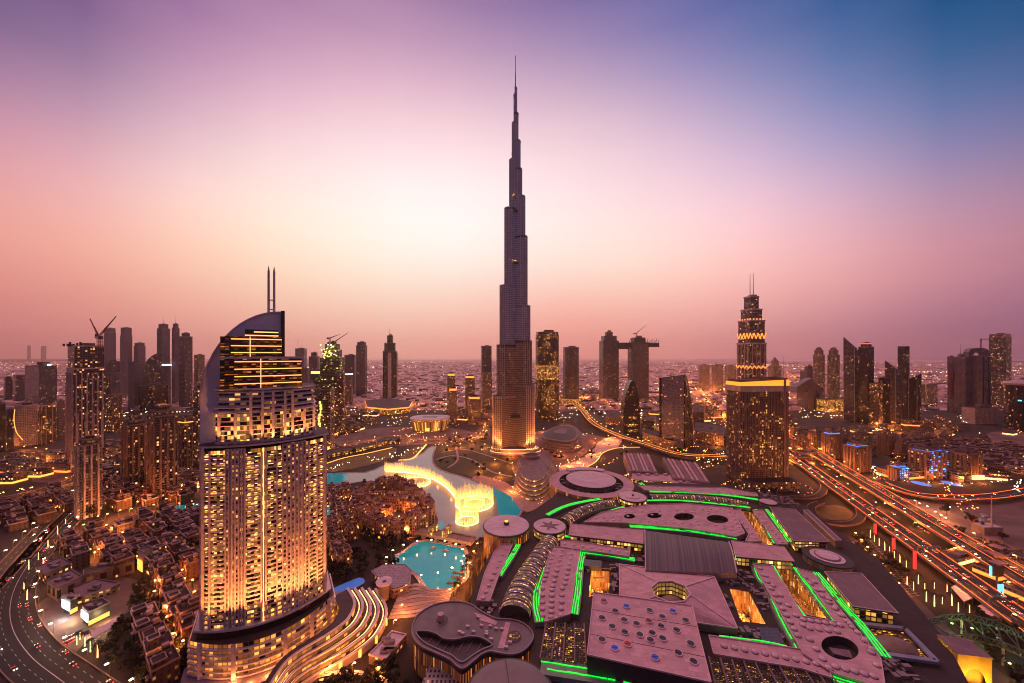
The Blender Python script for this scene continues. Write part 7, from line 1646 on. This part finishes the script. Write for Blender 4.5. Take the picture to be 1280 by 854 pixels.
block('low arcaded stone building on the near side of the viaduct',[(803,551),(842,564),(844,558),(806,545)],20,FC['low'],name='arcaded_building'); block('square brown block beside the smaller sail tower',[(757,531),(776,532),(778,524),(759,523)],22,FC['resi']); block('low dark block between the sail towers',[(802,538),(818,541),(820,532),(804,530)],30,FC['resid'])
block('low glass block with lit floors right of the bigger sail tower',[(868,552),(905,558),(905,545),(870,540)],26,FC['resi']); block('brown office behind the bigger sail tower, right side',[(866,536),(880,537),(881,528),(867,527)],48,FC['off'])
rr=random.Random(99)
zones=[([(640,515),(668,517),(668,500),(640,498)],9,'behind the left flank of the tallest tower',12,24),([(700,520),(745,505),(745,492),(700,496)],12,'between the golden banded tower and the linked towers',10,22),([(815,520),(905,530),(905,492),(815,498)],20,'left of the slab hotel',10,24),
([(402,550),(470,540),(470,516),(420,520)],16,'left of the concert hall',10,20),([(560,535),(625,535),(610,512),(560,516)],16,'at the feet of the golden crowned towers',8,18),([(0,610),(85,590),(80,570),(0,578)],18,'left of the finned tower',8,18),([(130,600),(152,598),(152,560),(130,560)],9,'right of the finned tower',8,18),
([(225,612),(250,610),(250,600),(225,600)],5,'beside the hotel tower',8,16),([(990,585),(1050,560),(1060,545),(990,540)],12,'beyond the highways near the slab hotel',10,20),([(1060,560),(1290,570),(1290,535),(1060,530)],20,'before the right hand business towers',7,16),([(1100,600),(1290,606),(1290,570),(1140,580)],20,'beside the blue lit hotel',6,14),([(30,548),(85,552),(80,515),(30,515)],14,'behind the curved hotel',10,22),
([(260,560),(390,560),(390,510),(260,510)],10,'behind the sail crowned hotel',10,24),([(1190,700),(1290,760),(1290,700),(1220,680)],9,'on the far side of the highways',5,9),([(925,570),(985,560),(1000,520),(925,520)],10,'between the slab hotel and the stepped tower',12,26)]
for poly,n,place,h0,h1 in zones:
    P=GP(poly); xs=[p[0] for p in P]; ys=[p[1] for p in P]; got=[]; tries=0
    while len(got)<n and tries<n*60:
        tries+=1; x,y=rr.uniform(min(xs),max(xs)),rr.uniform(min(ys),max(ys))
        if inpoly(x,y,P) and all(math.hypot(x-a,y-b)>20+y*.006 for a,b in got): got.append((x,y))
    got.sort()
    for i,(x,y) in enumerate(got):
        w,d,h=rr.uniform(18,32)+y*.006,rr.uniform(14,22),rr.uniform(h0,h1); fm=FC[rr.choice(('low','resi','low','grey','resid'))]; T=thing('low_building',f'low block {place}, {ORD[i%20]} from the left' if n<21 or i<20 else f'low block {place}, second from the right','building',(x,y,0),0,'low blocks '+place)
        a=rr.uniform(-.4,.4); m=MB(); m.prism(rect(x,y,w,d,a),0,h,fm,roofm); part(m,'wall',T); m=MB(); m.prism(rect(x+w*.1,y,w*.4,d*.5,a),h,h+rr.uniform(2,6),fm,roofd); part(m,'roof_house',T)
        part(crown_rail(rect(x,y,w+.4,d+.4,a),h-.3,conc,h=1.3,w=.6),'parapet',T)
        if rr.random()<.45: m=MB(); m.prism(rect(x,y,w+.5,d+.5,a),1.0,4.2,rr.choice((goldl,warml,orangel)),trimd,top=False); part(m,'lit_ground_floor',T)
rr=random.Random(8); quarter([(1075,548),(1290,560),(1290,600),(1190,598),(1150,580),(1095,570)],34,R(14),'of the villas beyond the highway','villas beyond the highway',rr,7,12,ci0=2,dx=(20,30),dep=(14,20),name='villa',skip=.15,litp=.35)
quarter([(128,600),(250,592),(250,626),(215,632),(130,640)],24,R(-28),'behind the brown apartment towers','houses behind the brown apartment towers',rr,8,14,ci0=0,skip=.2,litp=.3,name='courtyard_house')
# fuel station in the lower left
def station():
    wl=mat('station_dark',(.04,.04,.045),.4); wt=emis('station_screen',(.9,.95,1),4.5)
    for lb,px,h,scr in (('left box of the bright white fuel station, with a glowing screen',[(79,765),(88,770),(97,765),(88,760)],12,True),('right dark box of the bright white fuel station, with a glowing screen',[(103,777),(111,784),(137,771),(128,765)],11,True)):
        T,q=block(lb,px,h,wl,name='station_building',extra=2); a,b=q[0],q[1]; m=MB(); m.beam((a[0]-.3,a[1]-.5,h*.62),(b[0]-.3,b[1]-.5,h*.62),.35,wt,h=h*.55); part(m,'screen',T)
        m=MB(); m.beam((q[1][0]+.3,q[1][1]-.4,3),(q[2][0]+.3,q[2][1]-.4,3),.35,goldl,h=3.2); part(m,'shop_window',T)
    T,q=block('long pale flat roof behind the fuel station',[(95,757),(137,745),(150,738),(120,732),(92,744)],6,FC['low'],name='retail_hall',rm=roofd)
    T=thing('station_canopy','long white lit canopy in front of the fuel station','canopy',(*G(125,790),0)); m=MB(); c=GP([(112,793),(118,798),(157,775),(152,771)],5); m.prism(c,5,5.7,stone,discm,bot=True); part(m,'roof',T); m=MB(); m.prism(inset(c,.6),4.8,4.98,warml,warml,bot=True); part(m,'light_panel',T)
    for t in (.1,.4,.7,.95):
        for k in (0,1): a,b=(c[0],c[3]) if k else (c[1],c[2]); x,y=a[0]+(b[0]-a[0])*t,a[1]+(b[1]-a[1])*t; m=MB(); m.box(x,y,0,.4,.4,5,stone); part(m,'post',T)
    m=MB()
    for (x,y,e,col) in ((95,775,9000,(1,.65,.3)),(125,790,7000,(1,.8,.5)),(84,772,5000,(.9,.95,1)),(140,775,4000,(1,.7,.35))):
        p=G(x,y); ld=bpy.data.lights.new('forecourt_lamp','POINT'); ld.energy=e; ld.color=col; ld.shadow_soft_size=1; lo=bpy.data.objects.new('forecourt_lamp',ld); link(lo); lo.parent=T; lo.location=(p[0]-T.location.x,p[1]-T.location.y-3,4.2)
    block('brown retail hall with dark square windows above the fuel station',[(59,744),(73,753),(103,738),(90,729)],12,facade('retail_wall',(.40,.25,.2),9,12,.5,.6,0,0,glass=(.03,.02,.02)),name='retail_hall',rm=roofd); block('grey retail hall with a stepped roof near the boulevard bend',[(44,722),(58,730),(90,716),(76,708)],9,FC['low'],name='retail_hall',rm=roofd)
    block('long orange lit wall building beside the gate tower',[(104,735),(168,716),(166,710),(104,728)],11,facade('arcade_wall',(.40,.22,.15),8,11,.5,.5,.2,1.0,(1,.35,.08),(1,.5,.2),(.1,.04,.03)),name='arcade_building')
    T,q=block('square gate tower with a glowing arch in the old quarter',[(172,712),(180,716),(192,710),(184,706)],19,sand[2],name='gate_tower',extra=0); x=(q[0][0]+q[1][0])/2; y=(q[0][1]+q[1][1])/2; m=MB(); m.beam((q[0][0]+.8,q[0][1]-.8,6),(q[1][0]-.8,q[1][1]-.8,6),.4,goldl,h=10); part(m,'glowing_arch',T)
    for i in range(18): p=G(82+i%6*2.6+i//6*3,797+(i//6)*3.2-i%6*1.4+4); putcar(p[0],p[1],.1,.7,'CAR parked in rows before the fuel station','cars parked before the fuel station')
station()
# stairs / roof garden north of the hotel pool: mosaic roofed pavilion and round white disc
c=GP([(466,713),(480,706),(505,706),(513,714),(511,730),(492,736),(478,728)],9); T=thing('mosaic_pavilion','pavilion with a pink mosaic roof beside the turquoise basin','building',(*G(490,730),0)); m=MB(); m.prism(c,0,9,FC['low'],facade('mosaic_roof',(.45,.30,.34),2.4,2.4,.7,.6,0,0,glass=(.24,.16,.19),grough=.6)); part(m,'wall',T); m=MB(); m.prism(inset(c,-1.2),8.2,9.05,stone,stone,top=False,bot=True); part(m,'roof_edge',T)
p=G(480,727,15); T=thing('disc_kiosk','small tilted white disc roof standing before the mosaic pavilion','kiosk',(*p,0)); m=MB(); m.cone(*p,0,14,4,5,20,wallp); part(m,'wall',T); m=MB(); m.cone(*p,14,15.5,6.4,6.8,28,discm); part(m,'roof',T); m=MB(); m.prism(ell(p[0]+.6,p[1]-.6,1.7,1.7,16),15.5,15.8,trimd); part(m,'roof_opening',T)
T,q=block('long pale kiosk block between the hotel wing and the guitar roofed pavilion',[(461,830),(482,836),(508,804),(490,800)],6,FC['low'],name='kiosk_block',rm=discm,extra=5)
for k,(x,y) in enumerate(((541.5,686),(557,689))): p=G(x,y,.6); T=thing('small_boat','small wooden boat on the turquoise basin, '+('left' if k==0 else 'right')+' one of two','boat',(p[0],p[1],.5),0,'boats on the basin'); m=MB(); m.prism(ell(p[0],p[1],3.2,1.0,14),.5,1.3,mat('boat_wood',(.35,.24,.18)),poly1=ell(p[0],p[1],3.8,1.3,14)); part(m,'hull',T); m=MB(); m.box(p[0],p[1],2.4,3,1.6,.15,stone,bot=True); part(m,'awning',T)
for k,(x,y) in enumerate(((573,716),(571,722),(566,729))): p=G(x,y,.8); m=MB(); m.box(p[0],p[1],.5,11,3.2,.7,mat('pontoon_wood',(.12,.08,.07)),a=-.15,bot=True); solo(m,'pontoon','dark pontoon at the promenade side of the basin, '+ORD[k]+' from the back','pontoon','pontoons of the basin')
# pergola truss lower right
def pergola():
    T=thing('truss_pergola','dark steel truss pergola with green lights, in the lower right corner','pergola',(*G(1220,800),0)); st_=mat('truss_steel',(.10,.11,.10),.5,metal=.4)
    pts=[(1158,782),(1180,776),(1202,774),(1224,778),(1246,784),(1268,794),(1290,806)]; Q=[G(*p,12) for p in pts]; Q2=[G(p[0]+8,p[1]+26,12) for p in pts]
    for nm,qs in (('far_truss',Q),('near_truss',Q2)):
        m=MB()
        for i in range(len(qs)-1):
            a,b=qs[i],qs[i+1]; m.beam((*a,12),(*b,12),.8,st_); m.beam((*a,16),(*b,16),.8,st_)
            for j in range(3):
                A=[a[k]+(b[k]-a[k])*j/3 for k in (0,1)]; B=[a[k]+(b[k]-a[k])*(j+.5)/3 for k in (0,1)]; C=[a[k]+(b[k]-a[k])*(j+1)/3 for k in (0,1)]; m.beam((*A,12),(*B,16),.5,st_); m.beam((*B,16),(*C,12),.5,st_)
        part(m,nm,T)
    for a,b in zip(Q,Q2): m=MB(); m.beam((*a,14),(*b,14),.6,st_); part(m,'cross_beam',T)
    for a,b in zip(Q,Q2[1:]): m=MB(); m.beam((*a,16),(*b,16),.5,st_); part(m,'cross_beam',T)
    for a in Q[::2]+Q2[::2]: m=MB(); m.beam((*a,0),(*a,12),.9,stone); part(m,'column',T)
    for i,(x,y,c) in enumerate(((1215,786,(.4,1,.1)),(1243,790,(.5,1,.4)),(1252,803,(.3,1,.7)),(1224,812,(1,.6,.2)),(1262,830,(1,.6,.2)),(1190,780,(.5,.9,.3)))):
        p=G(x,y,9); ld=bpy.data.lights.new('garden_lamp','POINT'); ld.energy=2600; ld.color=c; ld.shadow_soft_size=.6; lo=bpy.data.objects.new('garden_lamp',ld); link(lo); lo.parent=T; lo.location=(p[0]-T.location.x,p[1]-T.location.y,9); m=MB(); m.box(p[0],p[1],9.2,.9,.9,.5,emis('garden_globe_'+'ab'[c[0]>.9],c,8)); part(m,'lamp',T)
pergola()
for k,(px) in enumerate(([(1189,734),(1198,729),(1216,748),(1205,752)],[(1222,758),(1232,753),(1252,772),(1240,776)])):
    T=thing('shelter_roof',('upper','lower')[k]+' pale shelter roof beside the glowing palms','shelter',(*G(*px[0]),0),0,'pale shelters by the highway'); c=GP(px,5); m=MB(); m.prism(c,4.6,5.2,discm,discm,bot=True); part(m,'roof',T)
    for v in c: m=MB(); m.box(v[0],v[1],0,.4,.4,4.6,post); part(m,'post',T)
for k,(x,y) in enumerate(((1094,668),(1117,690),(1143.5,711))):
    p=G(x,y); T=thing('red_pylon',('smallest and furthest','middle','tallest and nearest')[k]+' of the three glowing red pylons by the plaza','pylon',(*p,0),0,'glowing red pylons'); m=MB(); m.box(*p,0,2.2,1.4,12+k*3,emis('pylon_red',(1,.02,.02),2.2)); part(m,'column',T); m=MB(); m.box(*p,12+k*3,2.8,2,.6,trimd); part(m,'cap',T)
for k,(x,y,h) in enumerate(((1246,735,20),(1251,752,16))):
    p=G(x,y); T=thing('billboard',('dark billboard with a cyan lit edge beside the further highway','low double cyan light panel beside the further highway')[k],'billboard',(*p,0)); m=MB(); m.box(*p,0,1,1,h*.55,post); part(m,'post',T)
    if k==0: m=MB(); m.box(p[0],p[1],h*.55,11,1.2,h*.42,trimd,bot=True); part(m,'panel',T); m=MB(); m.box(p[0]-5.9,p[1]-.3,h*.55,.9,1.3,h*.42,cyanl,bot=True); part(m,'light_edge',T)
    else:
        for s in (-1.3,1.3): m=MB(); m.box(p[0]+s,p[1],h*.3,1.4,1,h*.6,cyanl,bot=True); part(m,'light_panel',T)
p=G(1239.5,668); T=thing('pylon_mast','thin white mast rising from a small block on the sand lot','mast',(*p,0)); m=MB(); m.cone(*p,0,Hy(620,p[1]),.9,.4,8,stone); part(m,'shaft',T); m=MB(); m.box(p[0],p[1]+4,0,22,12,9,wallp,stone); part(m,'plinth',T)
for i in range(9):
    p=G(rr.uniform(1195,1240),rr.uniform(640,655)); m=MB(); m.box(*p,0,6,2.6,2.6,rr.choice(cp)); solo(m,'storage_container',f'storage container on the sand lot, {ORD[i]} of a loose scatter','container','containers on the sand lot')
# hotel porte-cochere ring road in front of the hotel (bottom centre)
m=MB(); m.strip(smooth([G(*p,4) for p in [(372,862),(400,845),(440,840),(480,850),(500,870)]],6),3,4.2,kb,h=1.0); solo(m,'driveway_canopy','curved light canopy edge over the hotel driveway at the bottom','canopy')
for x,y in ((410,850),(440,846),(470,852),(500,770),(492,790),(520,830)): p=G(x,y); putlamp(*p,0,0,'warm lamp on the hotel driveway','lamps of the hotel driveway','A',4000)
rr=random.Random(5)
grove([(400,846),(500,842),(510,870),(400,880)],22,tp+pp,'dark tree in the hotel driveway garden','tree','trees of the hotel driveway',clear=1)

# clutter and light at the foot of the tallest tower and round the great ring roof
rr=random.Random(31); HP+= [(o.location.x,o.location.y) for o in S.objects if o.parent is None and o.name.startswith(('low_','tower','apartment','wavy','curved'))]
for poly,n,protos,lb,gp in (([(640,575),(700,545),(770,560),(790,572),(740,585),(690,575)],22,tp+pp,'dark tree on the terraces beside the tallest tower','trees of the tower terraces'),([(560,548),(612,540),(612,552),(560,556)],12,tp,'dark tree on the far side of the park','trees beyond the park'),
 ([(745,515),(905,565),(905,580),(780,560),(740,540)],22,tp+pp,'dark tree along the viaduct behind the mall','trees along the viaduct'),([(430,560),(520,545),(520,556),(440,572)],10,tp+pp,'tree beside the boulevard behind the lawn','trees of the rear boulevard'),([(660,500),(740,500),(740,515),(660,520)],6,tp,'tree beyond the tallest tower','trees beyond the tallest tower'),
 ([(990,545),(1100,560),(1240,562),(1100,590),(1040,580)],18,tp,'dark tree between the apartment blocks beyond the highway','trees between the far apartment blocks'),([(1150,640),(1240,650),(1280,700),(1180,672)],8,tp,'scrubby tree on the sand lot','trees of the sand lot')):
    grove(poly,n,protos,lb,'tree',gp,clear=9)
for x,y in ((622,566),(636,572),(652,556),(668,548),(606,560),(618,580),(640,584),(690,590),(700,570),(722,562),(744,553),(760,549),(680,540),(705,530),(590,556),(575,560),(560,562),(600,590),(625,597),(655,606),(672,612),(642,616),(730,588),(750,572),(712,584),(738,568),(758,555),(768,552),(724,580)):
    p=G(x,y); putlamp(*p,0,rr.random()*6,'golden lamp in the grounds at the foot of the tallest tower','lamps at the foot of the tallest tower','A',14000)
for x,y in ((470,640),(455,662),(480,672),(505,672),(445,652),(525,660),(440,640),(500,655),(476,655)):
    p=G(x,y); putlamp(*p,1,rr.random()*6,'amber lamp on the paved shore of the island','lamps of the island shore','A',16000)
for i in range(8):
    p=G(612+i*3.4,560-i*.6+(i%2)*3); w=rr.uniform(5,9); m=MB(); m.box(*p,.3,w,w*.7,4.5,FC['goldband'],roofm,a=rr.random()); solo(m,'garden_pavilion',f'small glowing garden pavilion, {ORD[i]} along the foot of the tallest tower','pavilion','garden pavilions by the tallest tower')

m=MB(); A,B,C,D=G(1066,672,.2),G(1092,676,.2),G(1150,744,.2),G(1128,748,.2)
P=lambda u,v:((A[0]*(1-u)+B[0]*u)*(1-v)+(D[0]*(1-u)+C[0]*u)*v,(A[1]*(1-u)+B[1]*u)*(1-v)+(D[1]*(1-u)+C[1]*u)*v)
for i in range(29):
    for u0,u1 in ((.02,.30),(.36,.64),(.70,.98)): m.beam((*P(u0,i/28),.16),(*P(u1,i/28),.16),.22,paintw,h=.02)
for u in (.16,.5,.84): m.beam((*P(u,0),.16),(*P(u,1),.16),.22,paintw,h=.02)
tag(m.make('road_markings'),'painted parking bays on the dark plaza beside the mall','road markings',kind='structure')
for i in range(7): p=P(-.06,(i+.5)/7); putlamp(*p,0,0,'lamp beside the parking bays of the dark plaza','lamps of the dark plaza','A',2600)

m=MB(); rr=random.Random(12); NOGO=[GP(lake),GP(isl),GP([(586,757),(612,694),(700,612),(946,614),(1062,676),(1214,860),(640,900)])]; md=[emis('small_lamp_warm',(1,.42,.12),11),emis('small_lamp_orange',(1,.24,.04),11),emis('small_lamp_white',(1,.75,.5),11)]; k=0
while k<1900:
    if k%13==0: c0=(rr.uniform(480,1150),rr.uniform(-20,1300)); dr=rr.uniform(-.9,.9); cc_=rr.choice((0,1,1,2))
    q=rr.uniform(-1,1); Y=c0[0]*(1+q*.05); X=(c0[1]-640)*c0[0]/F+q*c0[0]*.06+dr*(Y-c0[0])*.6+rr.gauss(0,3); k+=1
    if any(inpoly(X,Y,n_) for n_ in NOGO): continue
    s_=rr.uniform(.5,1.15); m.box(X,Y,rr.uniform(3,7),s_,s_,s_*.7,md[cc_],bot=True)
tag(m.make('street_lights'),'countless small street and garden lights between the mid-distance buildings','lights',kind='stuff')
# sign gantries over the nearer highway, tanks and dishes on the old quarter roofs
for i,Y in enumerate((300,380,480)):
    s_=(H-8)/H; x0,x1=((294-12)+.385*Y)*s_,((294+12)+.385*Y)*s_; y=Y*s_; T=thing('sign_gantry',('first','second','third')[i]+' steel sign gantry spanning the elevated highway nearer to the mall','gantry',((x0+x1)/2,y,8),0,'sign gantries over the highway')
    for x in (x0,x1): m=MB(); m.box(x,y,8,.5,.5,7,post); part(m,'post',T)
    m=MB(); m.beam((x0,y,14.6),(x1,y,14.6),.5,post,h=.9); part(m,'beam',T)
    for k in (-.25,.22): m=MB(); m.box((x0+x1)/2+k*24,y-.4,13,6,.3,3,mat('sign_blue',(.03,.10,.22),.5),bot=True); part(m,'sign_panel',T)
r9=random.Random(4); tank=mat('roof_tank',(.55,.45,.42),.5); seen=set()
for o in HOUSES:
    w_=[c for c in o.children if c.name.startswith('wall')]
    if not w_: continue
    vs=[v.co for v in w_[0].data.vertices]; zt=max(v.z for v in vs); hx=max(abs(v.x) for v in vs)*.38; hy=max(abs(v.y) for v in vs)*.38
    for j in range(2):
        x,y=o.location.x+r9.uniform(-hx,hx),o.location.y+r9.uniform(-hy,hy); m=MB(); m.cone(x,y,zt,zt+1.7,.7,.7,8,tank); part(m,'water_tank',o)
LM=[o for o in S.objects if o.parent is None and o.name.startswith('street_lamp')]
def vis(o): x,y,z=o.location; px=640+F*x/max(y,1); py=HY+(H-z)*F/max(y,1); return -15<px<1295 and 0<py<875
LM.sort(key=lambda o:o.location.y if vis(o) else 1e6); FARL=MB(); KL=[]; KILL=[]; hm=_mc['sodium_lamp']
for o in LM[285:]:
    KILL+=[c.name for c in o.children if c.type!='LIGHT']
    if not vis(o): KILL+=[c.name for c in o.children if c.type=='LIGHT']+[o.name]; continue
    x,y,z=o.location; FARL.cone(x,y,z,z+9,.16,.1,6,post); FARL.box(x,y,z+8.9,1.5,1.1,.35,hm,bot=True)
    KL+=[(c,(x,y,z+7.6)) for c in o.children if c.type=='LIGHT']; KILL.append(o.name)
fl=FARL.make('far_street_lamps'); tag(fl,'countless tiny street lamps on the distant roads','lights',kind='stuff')
for c,p in KL: c.parent=fl; c.location=p
for n_ in KILL:
    if n_ in bpy.data.objects: bpy.data.objects.remove(bpy.data.objects[n_])
DEAD=[]
for o in list(S.objects):
    if o.parent is None and o.type in('EMPTY','MESH') and not o.get('label'):
        DEAD+=[c.name for c in o.children]+[o.name]
for n_ in DEAD: bpy.data.objects.remove(bpy.data.objects[n_])
